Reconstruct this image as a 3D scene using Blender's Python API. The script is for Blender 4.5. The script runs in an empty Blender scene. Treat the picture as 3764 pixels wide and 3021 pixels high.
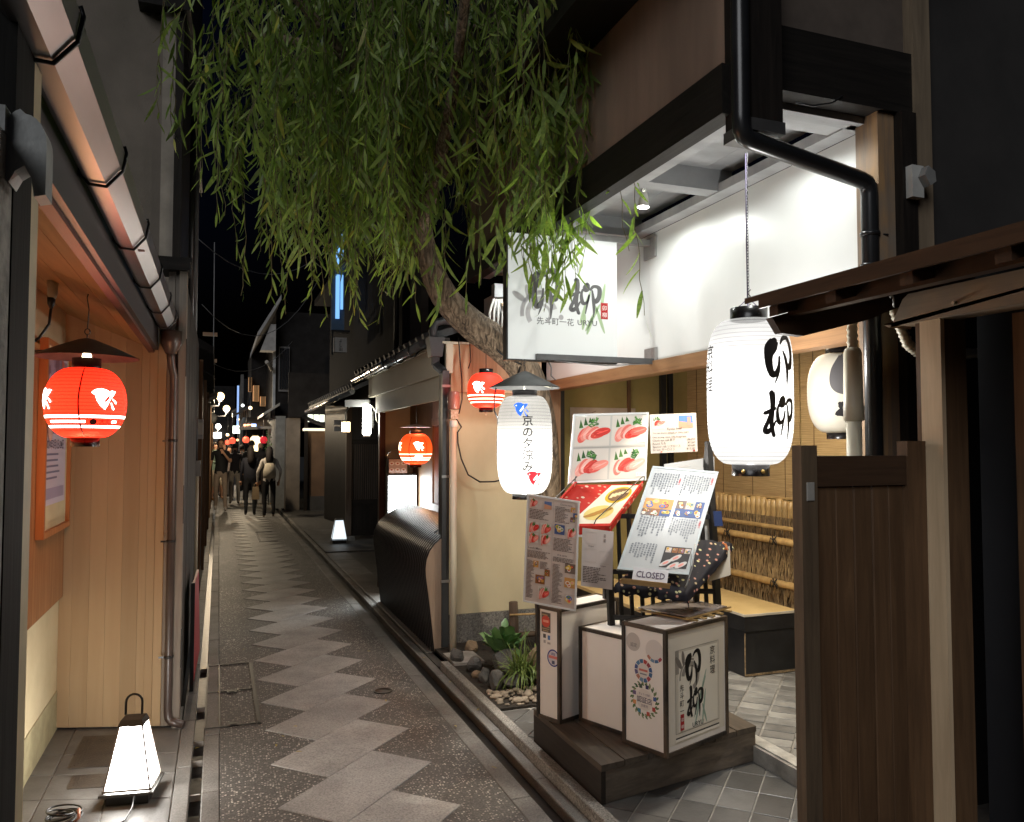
import bpy, math, random
from mathutils import Vector as V, Matrix as Mx
from mathutils.geometry import tessellate_polygon

random.seed(7)
sc = bpy.context.scene
COL = sc.collection
R = math.radians

# ------------------------------------------------------------------ camera
cam_d = bpy.data.cameras.new('camera')
cam = bpy.data.objects.new('camera', cam_d)
COL.objects.link(cam)
cam.location = (0, 0, 1.6)
cam.rotation_euler = (R(90 + 2.488), 0, R(-20.32))
cam_d.sensor_width = 36
cam_d.lens = 27.84
cam_d.clip_start = 0.05
cam_d.clip_end = 400
sc.camera = cam

# ------------------------------------------------------------------ world, moon-low sun, exposure
world = bpy.data.worlds.new('World')
sc.world = world
world.use_nodes = True
wn = world.node_tree
bg = wn.nodes['Background']
sky = wn.nodes.new('ShaderNodeTexSky')
sky.sky_type = 'NISHITA'
sky.sun_disc = False
sky.sun_elevation = R(-4)
sky.sun_rotation = R(225)
tint = wn.nodes.new('ShaderNodeMix')
tint.data_type = 'RGBA'
tint.blend_type = 'MULTIPLY'
tint.inputs[0].default_value = 1
tint.inputs[7].default_value = (.08, .13, .32, 1)      # deep night blue
wn.links.new(sky.outputs['Color'], tint.inputs[6])
wn.links.new(tint.outputs[2], bg.inputs['Color'])
bg.inputs['Strength'].default_value = 0.15

sun_d = bpy.data.lights.new('sun', 'SUN')
sun_d.energy = 0.27
sun_d.angle = R(35)
sun_d.color = (0.97, 0.98, 1.0)
sun = bpy.data.objects.new('sun', sun_d)
COL.objects.link(sun)
sun.rotation_euler = V((.62, .62, -.50)).to_track_quat('-Z', 'Y').to_euler()

sc.view_settings.view_transform = 'Standard'
sc.view_settings.look = 'None'
sc.view_settings.exposure = 1.95
sc.view_settings.gamma = 1.0
sc.view_settings.use_curve_mapping = False
sc.render.engine = 'CYCLES'
sc.cycles.use_denoising = True
sc.cycles.max_bounces = 6
sc.cycles.diffuse_bounces = 4
sc.cycles.glossy_bounces = 3
sc.cycles.transparent_max_bounces = 8
sc.cycles.sample_clamp_indirect = 6.0
sc.cycles.caustics_reflective = False
sc.cycles.caustics_refractive = False


# ------------------------------------------------------------------ mesh helpers
def lin(c):
    return tuple(((x / 255) / 12.92 if x / 255 <= .04045 else ((x / 255 + .055) / 1.055) ** 2.4) for x in c)


WL = {}      # world position of every object's origin


class MB:
    """collects faces (world coordinates) and builds one mesh object"""

    def __init__(self):
        self.v, self.f, self.m, self.s = [], [], [], []

    def face(self, pts, mi=0, smooth=False):
        b = len(self.v)
        self.v += [tuple(p) for p in pts]
        self.f.append(tuple(range(b, b + len(pts))))
        self.m.append(mi)
        self.s.append(smooth)
        return self

    def hexa(self, p, mi=0):
        """8 corners: bottom ring 0-3 (ccw seen from above), top ring 4-7"""
        b = len(self.v)
        self.v += [tuple(q) for q in p]
        for q in ((3, 2, 1, 0), (4, 5, 6, 7), (0, 1, 5, 4), (1, 2, 6, 5), (2, 3, 7, 6), (3, 0, 4, 7)):
            self.f.append(tuple(b + i for i in q))
            self.m.append(mi)
            self.s.append(False)
        return self

    def box(self, x0, x1, y0, y1, z0, z1, mi=0):
        return self.hexa([(x0, y0, z0), (x1, y0, z0), (x1, y1, z0), (x0, y1, z0),
                          (x0, y0, z1), (x1, y0, z1), (x1, y1, z1), (x0, y1, z1)], mi)

    def obox(self, o, a, b, c, mi=0):
        """box from corner o with edge vectors a, b, c (right-handed)"""
        o, a, b, c = V(o), V(a), V(b), V(c)
        return self.hexa([o, o + a, o + a + b, o + b, o + c, o + a + c, o + a + b + c, o + b + c], mi)

    def cbox(self, o, a, b, c, ch=.004, mi=0):
        """box with chamfered top edges"""
        o, a, b, c = V(o), V(a), V(b), V(c)
        an, bn, cn = a.normalized() * ch, b.normalized() * ch, c.normalized() * ch
        r0 = [o, o + a, o + a + b, o + b]
        r1 = [p + c - cn for p in r0]
        r2 = [o + an + bn + c, o + a - an + bn + c, o + a - an + b - bn + c, o + an + b - bn + c]
        k = len(self.v)
        self.v += [tuple(q) for q in r0 + r1 + r2]
        for i in range(4):
            j = (i + 1) % 4
            for lo in (0, 4):
                self.f.append((k + lo + i, k + lo + j, k + lo + 4 + j, k + lo + 4 + i))
                self.m.append(mi)
                self.s.append(False)
        for q in ((3, 2, 1, 0), (8, 9, 10, 11)):
            self.f.append(tuple(k + i for i in q))
            self.m.append(mi)
            self.s.append(False)
        return self

    def beam(self, p, q, w, h, up=(0, 0, 1), mi=0):
        """rectangular bar from p to q, w across, h along up, centred"""
        p, q, up = V(p), V(q), V(up)
        d = q - p
        side = d.cross(up).normalized() * w
        u = side.cross(d).normalized() * h
        return self.obox(p - side / 2 - u / 2, side, d, u, mi)

    def prism(self, prof, p0, ex, ez, ext, mi=0, smooth=False):
        """profile [(a,b)] in the plane p0 + a*ex + b*ez, swept by ext; profile ccw as seen against ext"""
        p0, ex, ez, ext = V(p0), V(ex), V(ez), V(ext)
        A = [p0 + ex * a + ez * b for a, b in prof]
        B = [p + ext for p in A]
        n = len(A)
        for i in range(n):
            j = (i + 1) % n
            self.face([A[i], A[j], B[j], B[i]], mi, smooth)
        self.face(A[::-1], mi)
        self.face(B, mi)
        return self

    def tube(self, pts, r, n=10, mi=0, cap=True, smooth=True, closed=False):
        pts = [V(p) for p in pts]
        rs = r if isinstance(r, (list, tuple)) else [r] * len(pts)
        k0 = len(self.v)
        prev = None
        for i, p in enumerate(pts):
            if closed:
                t = pts[(i + 1) % len(pts)] - pts[i - 1]
            else:
                t = pts[min(i + 1, len(pts) - 1)] - pts[max(i - 1, 0)]
            t.normalize()
            if prev is None:
                a = V((0, 0, 1)) if abs(t.z) < .9 else V((1, 0, 0))
                u = t.cross(a).normalized()
            else:
                u = (prev - t * prev.dot(t)).normalized()
            w = t.cross(u)
            prev = u
            for j in range(n):
                an = 2 * math.pi * j / n
                self.v.append(tuple(p + (u * math.cos(an) + w * math.sin(an)) * rs[i]))
        m = len(pts)
        for i in range(m if closed else m - 1):
            i2 = (i + 1) % m
            for j in range(n):
                j2 = (j + 1) % n
                self.f.append((k0 + i * n + j, k0 + i * n + j2, k0 + i2 * n + j2, k0 + i2 * n + j))
                self.m.append(mi)
                self.s.append(smooth)
        if cap and not closed:
            self.f.append(tuple(k0 + j for j in range(n))[::-1])
            self.f.append(tuple(k0 + (m - 1) * n + j for j in range(n)))
            self.m += [mi, mi]
            self.s += [False, False]
        return self

    def lathe(self, c, prof, n=32, mi=0, smooth=True, cap=False):
        """profile [(r, z)] round the vertical through c"""
        c = V(c)
        k = len(self.v)
        for r, z in prof:
            for j in range(n):
                a = 2 * math.pi * j / n
                self.v.append((c.x + r * math.cos(a), c.y + r * math.sin(a), c.z + z))
        for i in range(len(prof) - 1):
            for j in range(n):
                j2 = (j + 1) % n
                self.f.append((k + i * n + j, k + i * n + j2, k + (i + 1) * n + j2, k + (i + 1) * n + j))
                self.m.append(mi)
                self.s.append(smooth)
        if cap:
            self.f.append(tuple(k + j for j in range(n))[::-1])
            e = k + (len(prof) - 1) * n
            self.f.append(tuple(e + j for j in range(n)))
            self.m += [mi, mi]
            self.s += [False, False]
        return self

    def add(self, verts, faces, mi=0, smooth=False):
        k = len(self.v)
        self.v += [tuple(p) for p in verts]
        for q in faces:
            self.f.append(tuple(k + i for i in q))
            self.m.append(mi)
            self.s.append(smooth)
        return self

    def build(self, name, mats, parent=None, kind=None):
        if not isinstance(mats, (list, tuple)):
            mats = [mats]
        xs = [p[0] for p in self.v]
        ys = [p[1] for p in self.v]
        zs = [p[2] for p in self.v]
        c = V(((min(xs) + max(xs)) / 2, (min(ys) + max(ys)) / 2, min(zs)))
        me = bpy.data.meshes.new(name)
        me.from_pydata([(p[0] - c.x, p[1] - c.y, p[2] - c.z) for p in self.v], [], self.f)
        for m in mats:
            me.materials.append(m)
        me.polygons.foreach_set('material_index', self.m)
        me.polygons.foreach_set('use_smooth', self.s)
        me.update()
        return place(name, me, c, parent, kind)


def place(name, me, loc, parent=None, kind=None):
    ob = bpy.data.objects.new(name, me)
    COL.objects.link(ob)
    WL[ob.name] = V(loc)
    if parent is not None:
        ob.parent = parent
        ob.location = V(loc) - WL[parent.name]
    else:
        ob.location = V(loc)
    if kind:
        ob['kind'] = kind
    return ob


def tag(o, label, cat, group=None):
    o['label'] = label
    o['category'] = cat
    if group:
        o['group'] = group
    return o


def thing(name, label, cat, loc, group=None):
    o = bpy.data.objects.new(name, None)
    o.empty_display_size = .1
    COL.objects.link(o)
    o.location = loc
    WL[o.name] = V(loc)
    return tag(o, label, cat, group)


def lamp(name, typ, loc, energy, color, parent, radius=.03, **kw):
    d = bpy.data.lights.new(name, typ)
    d.energy = energy
    d.color = color
    if typ in ('POINT', 'SPOT'):
        d.shadow_soft_size = radius
    for k, v in kw.items():
        if k != 'target':
            setattr(d, k, v)
    o = bpy.data.objects.new(name, d)
    COL.objects.link(o)
    o.parent = parent
    o.location = V(loc) - WL[parent.name]
    if 'target' in kw:
        o.rotation_euler = (V(kw['target']) - V(loc)).to_track_quat('-Z', 'Y').to_euler()
    return o


def rot(a):
    a = R(a)
    return V((math.cos(a), math.sin(a), 0)), V((-math.sin(a), math.cos(a), 0))


# ------------------------------------------------------------------ materials
def nodes(name):
    m = bpy.data.materials.new(name)
    m.use_nodes = True
    nt = m.node_tree
    return m, nt, nt.nodes['Principled BSDF']


def coords(nt, stretch=(1, 1, 1), rnd=True):
    tc = nt.nodes.new('ShaderNodeTexCoord')
    mp = nt.nodes.new('ShaderNodeMapping')
    mp.inputs['Scale'].default_value = stretch
    if rnd:
        oi = nt.nodes.new('ShaderNodeObjectInfo')
        mul = nt.nodes.new('ShaderNodeVectorMath')
        mul.operation = 'SCALE'
        mul.inputs[0].default_value = (31, 17, 23)
        nt.links.new(oi.outputs['Random'], mul.inputs['Scale'])
        ad = nt.nodes.new('ShaderNodeVectorMath')
        nt.links.new(tc.outputs['Object'], ad.inputs[0])
        nt.links.new(mul.outputs[0], ad.inputs[1])
        nt.links.new(ad.outputs[0], mp.inputs['Vector'])
    else:
        nt.links.new(tc.outputs['Object'], mp.inputs['Vector'])
    return mp.outputs['Vector']


def noise(nt, vec, scale, detail=4, rough=.6, dist=0):
    n = nt.nodes.new('ShaderNodeTexNoise')
    n.inputs['Scale'].default_value = scale
    n.inputs['Detail'].default_value = detail
    n.inputs['Roughness'].default_value = rough
    n.inputs['Distortion'].default_value = dist
    nt.links.new(vec, n.inputs['Vector'])
    return n.outputs['Fac']


def ramp(nt, fac, stops):
    r = nt.nodes.new('ShaderNodeValToRGB')
    el = r.color_ramp.elements
    while len(el) < len(stops):
        el.new(.5)
    for e, (p, c) in zip(el, stops):
        e.position = p
        e.color = (*c[:3], 1) if not isinstance(c, (int, float)) else (c, c, c, 1)
    nt.links.new(fac, r.inputs['Fac'])
    return r.outputs['Color']


def mixc(nt, fac, a, b, mode='MIX'):
    m = nt.nodes.new('ShaderNodeMix')
    m.data_type = 'RGBA'
    m.blend_type = mode
    for sock, val in ((0, fac), (6, a), (7, b)):
        if isinstance(val, (int, float)):
            m.inputs[sock].default_value = val
        elif isinstance(val, tuple):
            m.inputs[sock].default_value = (*val[:3], 1)
        else:
            nt.links.new(val, m.inputs[sock])
    return m.outputs[2]


def bump(nt, bs, fac, strength, dist=.01):
    b = nt.nodes.new('ShaderNodeBump')
    b.inputs['Strength'].default_value = strength
    b.inputs['Distance'].default_value = dist
    nt.links.new(fac, b.inputs['Height'])
    nt.links.new(b.outputs['Normal'], bs.inputs['Normal'])


def vary(nt, col, amt):
    """slight brightness change from piece to piece"""
    oi = nt.nodes.new('ShaderNodeObjectInfo')
    r = ramp(nt, oi.outputs['Random'], [(0, 1 - amt), (1, 1.0)])
    return mixc(nt, 1.0, col, r, 'MULTIPLY')


MC = {}


def plain(name, c, rough=.6, c2=None, scale=6, stretch=(1, 1, 1), bmp=0, bscale=40, metal=0, spec=.5, lo=.35, hi=.65, piece=0, detail=5):
    """two-tone noise material with fine relief"""
    if name in MC:
        return MC[name]
    m, nt, bs = nodes(name)
    vec = coords(nt, stretch)
    f = noise(nt, vec, scale, detail)
    c2 = c2 or tuple(x * .72 for x in c)
    col = ramp(nt, f, [(lo, c2), (hi, c)])
    if piece:
        col = vary(nt, col, piece)
    nt.links.new(col, bs.inputs['Base Color'])
    bs.inputs['Roughness'].default_value = rough
    bs.inputs['Metallic'].default_value = metal
    bs.inputs['Specular IOR Level'].default_value = spec
    if bmp:
        bump(nt, bs, noise(nt, vec, bscale, 4), bmp)
    MC[name] = m
    return m


def wood(name, c, c2, axis='z', rough=.6, grain=1.0, bmp=.25, piece=.25, weather=None, spec=.18):
    if name in MC:
        return MC[name]
    m, nt, bs = nodes(name)
    s = {'x': (1.6, 24, 24), 'y': (24, 1.6, 24), 'z': (24, 24, 1.6)}[axis]
    vec = coords(nt, tuple(x * grain for x in s))
    f = noise(nt, vec, 1.6, 6, .62, .6)
    col = ramp(nt, f, [(.28, c2), (.5, tuple((a + b) / 2 for a, b in zip(c, c2))), (.72, c)])
    vec2 = coords(nt, (1, 1, 1))
    f2 = noise(nt, vec2, 3.0, 4)
    if weather:
        col = mixc(nt, ramp(nt, f2, [(.42, 0.0), (.66, .8)]), col, weather)
    else:
        col = mixc(nt, ramp(nt, f2, [(.35, 0.0), (.75, .35)]), col, c2)
    if piece:
        col = vary(nt, col, piece)
    nt.links.new(col, bs.inputs['Base Color'])
    bs.inputs['Roughness'].default_value = rough
    bs.inputs['Specular IOR Level'].default_value = spec
    if bmp:
        bump(nt, bs, f, bmp, .004)
    MC[name] = m
    return m


def glow(name, c, strength, base=None, ribs=0, height=1, centre=.5, soft=0, clear=0):
    """a lit shade: emission that falls off from the bulb's height, with rib lines"""
    if name in MC:
        return MC[name]
    m, nt, bs = nodes(name)
    bs.inputs['Base Color'].default_value = (*(base or c), 1)
    bs.inputs['Roughness'].default_value = .7
    bs.inputs['Emission Color'].default_value = (*c, 1)
    bs.inputs['Emission Strength'].default_value = strength
    out = None
    if ribs or soft:
        tc = nt.nodes.new('ShaderNodeTexCoord')
        sp = nt.nodes.new('ShaderNodeSeparateXYZ')
        nt.links.new(tc.outputs['Object'], sp.inputs[0])
        z = sp.outputs['Z']

        def math_(op, a, b=None):
            n = nt.nodes.new('ShaderNodeMath')
            n.operation = op
            for i, x in enumerate((a, b)):
                if x is None:
                    continue
                if isinstance(x, (int, float)):
                    n.inputs[i].default_value = x
                else:
                    nt.links.new(x, n.inputs[i])
            return n.outputs[0]
        val = None
        if soft:
            d = math_('ABSOLUTE', math_('SUBTRACT', math_('DIVIDE', z, height), centre))
            r = nt.nodes.new('ShaderNodeValToRGB')
            e = r.color_ramp.elements
            e[0].position, e[0].color = .08, (1, 1, 1, 1)
            e[1].position, e[1].color = .50, (1 - soft,) * 3 + (1,)
            r.color_ramp.interpolation = 'EASE'
            nt.links.new(d, r.inputs['Fac'])
            val = r.outputs['Color']
        if ribs:
            w = math_('ABSOLUTE', math_('SINE', math_('MULTIPLY', z, math.pi * ribs / height)))
            r2 = nt.nodes.new('ShaderNodeValToRGB')
            e = r2.color_ramp.elements
            e[0].position, e[0].color = .14, (.42,) * 3 + (1,)
            e[1].position, e[1].color = .42, (1, 1, 1, 1)
            nt.links.new(w, r2.inputs['Fac'])
            val = r2.outputs['Color'] if val is None else mixc(nt, 1.0, val, r2.outputs['Color'], 'MULTIPLY')
        nt.links.new(math_('MULTIPLY', val, strength), bs.inputs['Emission Strength'])
    if clear:       # thin paper: lets part of the bulb's light straight through
        tr = nt.nodes.new('ShaderNodeBsdfTransparent')
        mx = nt.nodes.new('ShaderNodeMixShader')
        mx.inputs[0].default_value = clear
        nt.links.new(bs.outputs[0], mx.inputs[1])
        nt.links.new(tr.outputs[0], mx.inputs[2])
        nt.links.new(mx.outputs[0], nt.nodes['Material Output'].inputs['Surface'])
    MC[name] = m
    return m


def flat(name, c, rough=.55, spec=.4):
    if name in MC:
        return MC[name]
    m, nt, bs = nodes(name)
    bs.inputs['Base Color'].default_value = (*c, 1)
    bs.inputs['Roughness'].default_value = rough
    bs.inputs['Specular IOR Level'].default_value = spec
    MC[name] = m
    return m


def ink(r, g, b):
    """flat printing ink, one material per colour"""
    return flat('ink_%02x%02x%02x' % (r, g, b), lin((r, g, b)), .5, .3)


# ------------------------------------------------------------------ lettering and print
TXT = {}


def text_geo(s, bold=.008):
    """2-D outlines of a line of text: em height 1, starting at x 0"""
    if (s, bold) not in TXT:
        cu = bpy.data.curves.new('t', 'FONT')
        cu.body = s
        cu.resolution_u = 2
        cu.offset = bold
        ob = bpy.data.objects.new('t', cu)
        me = ob.to_mesh()
        vs = [(v.co.x, v.co.y) for v in me.vertices]
        fs = [tuple(p.vertices) for p in me.polygons]
        w = max((v[0] for v in vs), default=0)
        TXT[(s, bold)] = (vs, fs, w)
        ob.to_mesh_clear()
        bpy.data.objects.remove(ob)
        bpy.data.curves.remove(cu)
    return TXT[(s, bold)]


def brush(pts, seg=9):
    """brush stroke [(x, y, half width)] -> verts, faces, smoothed (Catmull-Rom)"""
    P = [pts[0]] + list(pts) + [pts[-1]]
    out = []
    for i in range(1, len(P) - 2):
        a, b, c, d = P[i - 1:i + 3]
        for k in range(seg):
            t = k / seg
            out.append(tuple(.5 * (2 * b[j] + (c[j] - a[j]) * t + (2 * a[j] - 5 * b[j] + 4 * c[j] - d[j]) * t * t
                                   + (3 * b[j] - a[j] - 3 * c[j] + d[j]) * t ** 3) for j in range(3)))
    out.append(tuple(pts[-1]))
    vs, fs = [], []
    n = len(out)
    for i, (x, y, w) in enumerate(out):
        x0, y0 = out[max(i - 1, 0)][:2]
        x1, y1 = out[min(i + 1, n - 1)][:2]
        dx, dy = x1 - x0, y1 - y0
        L = math.hypot(dx, dy) or 1
        w = max(w, .002)
        w *= 1.5
        nx, ny = -dy / L * w, dx / L * w
        vs += [(x - nx, y - ny), (x + nx, y + ny)]
    for i in range(n - 1):
        fs.append((2 * i, 2 * i + 2, 2 * i + 3, 2 * i + 1))
    # round ends
    for i, j in ((0, 1), (n - 1, n - 2)):
        x, y, w = out[i]
        w = max(w, .002)
        b = len(vs)
        for k in range(8):
            a = 2 * math.pi * k / 8
            vs.append((x + w * math.cos(a), y + w * math.sin(a)))
        fs.append(tuple(range(b, b + 8)))
    return vs, fs


def fine_tris(vs, fs, lim=.011):
    """cut 2-D faces into small triangles, so that they bend with a curved sheet"""
    ov, of = [], []
    todo = []
    for f in fs:
        pts = [V((vs[i][0], vs[i][1], 0)) for i in f]
        for t in tessellate_polygon([pts]):
            todo.append(tuple(pts[i] for i in t))
    while todo:
        a, b, c = todo.pop()
        e = max(((b - a).length, 0), ((c - b).length, 1), ((a - c).length, 2))
        if e[0] > lim:
            if e[1] == 1:
                a, b, c = b, c, a
            elif e[1] == 2:
                a, b, c = c, a, b
            m = (a + b) / 2
            todo += [(a, m, c), (m, b, c)]
        else:
            k = len(ov)
            ov += [(a.x, a.y), (b.x, b.y), (c.x, c.y)]
            of.append((k, k + 1, k + 2))
    return ov, of


class Print:
    """flat print on a sheet: origin, unit vectors u (right) and v (up); mapped by fn(a, b, lift)"""

    def __init__(self, o=None, u=None, v=None, fn=None, lift=.0012):
        self.mb, self.mats, self.l = MB(), [], lift
        if fn is None:
            o, u, v = V(o), V(u).normalized(), V(v).normalized()
            n = u.cross(v)
            fn = lambda a, b, l: o + u * a + v * b + n * l
        self.fn = fn

    def mi(self, m):
        if m not in self.mats:
            self.mats.append(m)
        return self.mats.index(m)

    def geo(self, vs, fs, m, layer=1):
        if getattr(self.fn, 'curved', False):
            vs, fs = fine_tris(vs, fs)
        self.mb.add([self.fn(a, b, self.l * layer) for a, b in vs], fs, self.mi(m))

    def poly(self, pts, m, layer=1):
        self.geo(pts, [tuple(range(len(pts)))], m, layer)

    def rect(self, x0, y0, x1, y1, m, layer=1):
        self.poly([(x0, y0), (x1, y0), (x1, y1), (x0, y1)], m, layer)

    def frame(self, x0, y0, x1, y1, t, m, layer=1):
        self.rect(x0, y0, x1, y0 + t, m, layer)
        self.rect(x0, y1 - t, x1, y1, m, layer)
        self.rect(x0, y0 + t, x0 + t, y1 - t, m, layer)
        self.rect(x1 - t, y0 + t, x1, y1 - t, m, layer)

    def disc(self, x, y, rx, m, layer=1, ry=None, n=20, a=0):
        ry = ry or rx
        ca, sa = math.cos(R(a)), math.sin(R(a))
        self.poly([(x + ca * rx * math.cos(2 * math.pi * i / n) - sa * ry * math.sin(2 * math.pi * i / n),
                    y + sa * rx * math.cos(2 * math.pi * i / n) + ca * ry * math.sin(2 * math.pi * i / n)) for i in range(n)], m, layer)

    def ring(self, x, y, r0, r1, m, layer=1, a0=0, a1=360, n=28, sy=1):
        vs, fs = [], []
        for i in range(n + 1):
            a = R(a0 + (a1 - a0) * i / n)
            for r in (r0, r1):
                vs.append((x + r * math.cos(a), y + r * math.sin(a) * sy))
        for i in range(n):
            fs.append((2 * i, 2 * i + 1, 2 * i + 3, 2 * i + 2))
        self.geo(vs, fs, m, layer)

    def text(self, s, x, y, size, m, layer=1, align='l', sx=1, slant=0):
        vs, fs, w = text_geo(s)
        x0 = x - {'l': 0, 'c': w / 2, 'r': w}[align] * size * sx
        self.geo([(x0 + a * size * sx + b * size * slant, y + b * size) for a, b in vs], fs, m, layer)

    def column(self, s, x, y, size, m, layer=1, pitch=1.08, bold=.008):
        """vertical line of characters, x centre, y top"""
        for i, ch in enumerate(s):
            vs, fs, w = text_geo(ch, bold)
            self.geo([(x + (a - .5) * size, y + (b - .85 - i * pitch) * size) for a, b in vs], fs, m, layer)

    def stroke(self, pts, m, x=0, y=0, s=1, layer=1, sx=1):
        vs, fs = brush(pts)
        self.geo([(x + a * s * sx, y + b * s) for a, b in vs], fs, m, layer)

    def build(self, name, parent):
        return self.mb.build(name, self.mats, parent)

# ------------------------------------------------------------------ shared materials
def speckle_mat():
    m, nt, bs = nodes('chip_pavement')
    vec = coords(nt, (1, 1, 1), False)
    vo = nt.nodes.new('ShaderNodeTexVoronoi')
    vo.inputs['Scale'].default_value = 80
    vo.inputs['Randomness'].default_value = 1
    nt.links.new(vec, vo.inputs['Vector'])
    sp = nt.nodes.new('ShaderNodeSeparateColor')
    nt.links.new(vo.outputs['Color'], sp.inputs[0])
    pick = ramp(nt, sp.outputs[0], [(.60, 0.0), (.64, 1.0)])
    core = ramp(nt, vo.outputs['Distance'], [(.34, 1.0), (.46, 0.0)])
    patch = ramp(nt, noise(nt, vec, 2.2, 3), [(.36, .45), (.6, 1.0)])
    k = mixc(nt, 1.0, mixc(nt, 1.0, pick, core, 'MULTIPLY'), patch, 'MULTIPLY')
    base = ramp(nt, noise(nt, vec, 130, 3), [(.35, (.050, .048, .045)), (.68, (.14, .135, .126))])
    chip = ramp(nt, sp.outputs[1], [(0, (.22, .20, .17)), (.5, (.42, .39, .34)), (1, (.72, .69, .62))])
    nt.links.new(mixc(nt, k, base, chip), bs.inputs['Base Color'])
    rg = ramp(nt, k, [(0, .62), (1, .34)])
    nt.links.new(rg, bs.inputs['Roughness'])
    bump(nt, bs, k, .35, .003)
    return m


def granite(name, c, dark, light, scale=160, rough=.6, piece=.18):
    m, nt, bs = nodes(name)
    vec = coords(nt)
    f = noise(nt, vec, scale, 3, .8)
    col = ramp(nt, f, [(.32, dark), (.48, c), (.68, light)])
    st = ramp(nt, noise(nt, vec, 3.5, 5), [(.3, .62), (.6, 1.0)])
    col = mixc(nt, 1.0, col, st, 'MULTIPLY')
    if piece:
        col = vary(nt, col, piece)
    nt.links.new(col, bs.inputs['Base Color'])
    bs.inputs['Roughness'].default_value = rough
    bump(nt, bs, f, .25, .003)
    MC[name] = m
    return m


M_CHIP = speckle_mat()
M_SLAB = granite('beige_slab', (.41, .405, .39), (.24, .237, .228), (.56, .55, .53), 95, .55, .22)
M_KERB = granite('grey_kerb', (.21, .20, .185), (.12, .115, .105), (.31, .30, .28), 120, .6, .25)
M_KERBR = granite('rough_granite', (.24, .225, .20), (.07, .065, .06), (.50, .47, .42), 110, .7, .2)
M_WET = plain('wet_channel', (.016, .016, .016), .35, (.007, .007, .007), 5, bmp=.15, bscale=25, spec=.25)
M_TILE = plain('slate_tile', (.16, .157, .152), .40, (.085, .083, .08), 4, bmp=.15, bscale=60, piece=.45)
M_TILEL = plain('entrance_tile', (.17, .165, .155), .5, (.105, .10, .094), 5, bmp=.18, bscale=70, piece=.2)
M_TILEP = plain('porch_tile', (.40, .385, .36), .45, (.21, .205, .195), 6, bmp=.18, bscale=60, piece=.5)
M_GROUT = plain('pale_grout', (.36, .34, .31), .9, (.20, .19, .17), 12)
M_SOIL = plain('dark_soil', (.035, .028, .02), .95, (.012, .01, .008), 30, bmp=.6, bscale=60)
M_DARKG = plain('night_ground', (.03, .03, .03), .8)
M_CONC = plain('worn_concrete', (.36, .34, .31), .75, (.17, .16, .145), 7, bmp=.3, bscale=90)
M_STEEL = plain('dark_steel', (.05, .048, .046), .45, metal=.8)
M_COBBLE = plain('cobble', (.10, .098, .092), .6, (.03, .03, .028), 34, bmp=.8, bscale=34)

# ------------------------------------------------------------------ ground and alley
g = MB()
g.face([(-60, -30, -.09), (60, -30, -.09), (60, 120, -.09), (-60, 120, -.09)])
g.build('ground', M_DARKG, kind='structure')

Y0, Y1 = -1.0, 60.0
b = MB().box(.03, 1.26, Y0, Y1, -.08, 0)
road = b.build('alley_road', M_CHIP, kind='structure')


def slab_mesh(name, pts, h, ch, mat):
    """flat stone: polygon pts (ccw, local), top at 0, chamfered rim"""
    n = len(pts)
    cx, cy = sum(p[0] for p in pts) / n, sum(p[1] for p in pts) / n
    mb = MB()
    A = [(x, y, -h) for x, y in pts]
    B = [(x, y, -ch) for x, y in pts]
    C = []
    for x, y in pts:
        d = math.hypot(x - cx, y - cy)
        k = max(.5, 1 - ch * 1.6 / d) if d else 1
        C.append((cx + (x - cx) * k, cy + (y - cy) * k, 0))
    for i in range(n):
        j = (i + 1) % n
        mb.face([A[i], A[j], B[j], B[i]])
        mb.face([B[i], B[j], C[j], C[i]])
    mb.face(C)
    me = bpy.data.meshes.new(name)
    me.from_pydata(mb.v, [], mb.f)
    me.materials.append(mat)
    return me


q = .2545
L = .516
e = .002
diamond = slab_mesh('paving_stone', [(0 + e, 0), (q, -q + e), (q + L - e, L - q), (L, L - e)], .03, .0025, M_SLAB)
for k in range(-5, 62):
    y = 3.70 + .509 * k
    place('paving_stone', diamond, (.267, y, .004), road)


def strip(parent, name, x0, x1, y0, y1, ln, z, mat, h=.10, jit=.25, rnd=random.Random(3)):
    """a row of long stones along the alley, each its own piece"""
    y = y0
    while y < y1:
        l = ln * (1 + rnd.uniform(-jit, jit))
        ye = min(y + l, y1)
        if y < 24:
            MB().cbox((x0, y + .002, z - h), (x1 - x0, 0, 0), (0, ye - y - .004, 0), (0, 0, h + rnd.uniform(-.002, .002)), .004).build(name, mat, parent)
        else:
            MB().box(x0, x1, y, y1, z - h, z).build(name, mat, parent)
            break
        y = ye


strip(road, 'kerb_stone', -.05, .028, Y0, Y1, .72, .002, M_KERB)
strip(road, 'kerb_stone', 1.262, 1.36, Y0, Y1, .95, .002, M_KERB)
strip(road, 'kerb_stone', 1.45, 1.508, Y0, Y1, .60, .004, M_KERB)
strip(road, 'kerb_stone', -.172, -.103, Y0, Y1, .62, .003, M_KERB)
MB().box(1.36, 1.45, Y0, Y1, -.085, -.05).build('right_gutter', M_WET, kind='structure')
MB().box(-.103, -.05, Y0, Y1, -.085, -.04).build('left_gutter', M_WET, kind='structure')
# cross bars in the left gutter
for y in (3.0, 3.55, 4.0, 4.42, 4.71, 5.3, 6.2):
    MB().box(-.101, -.052, y, y + .012, -.04, -.012).build('gutter_divider', M_CONC, road)

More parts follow.
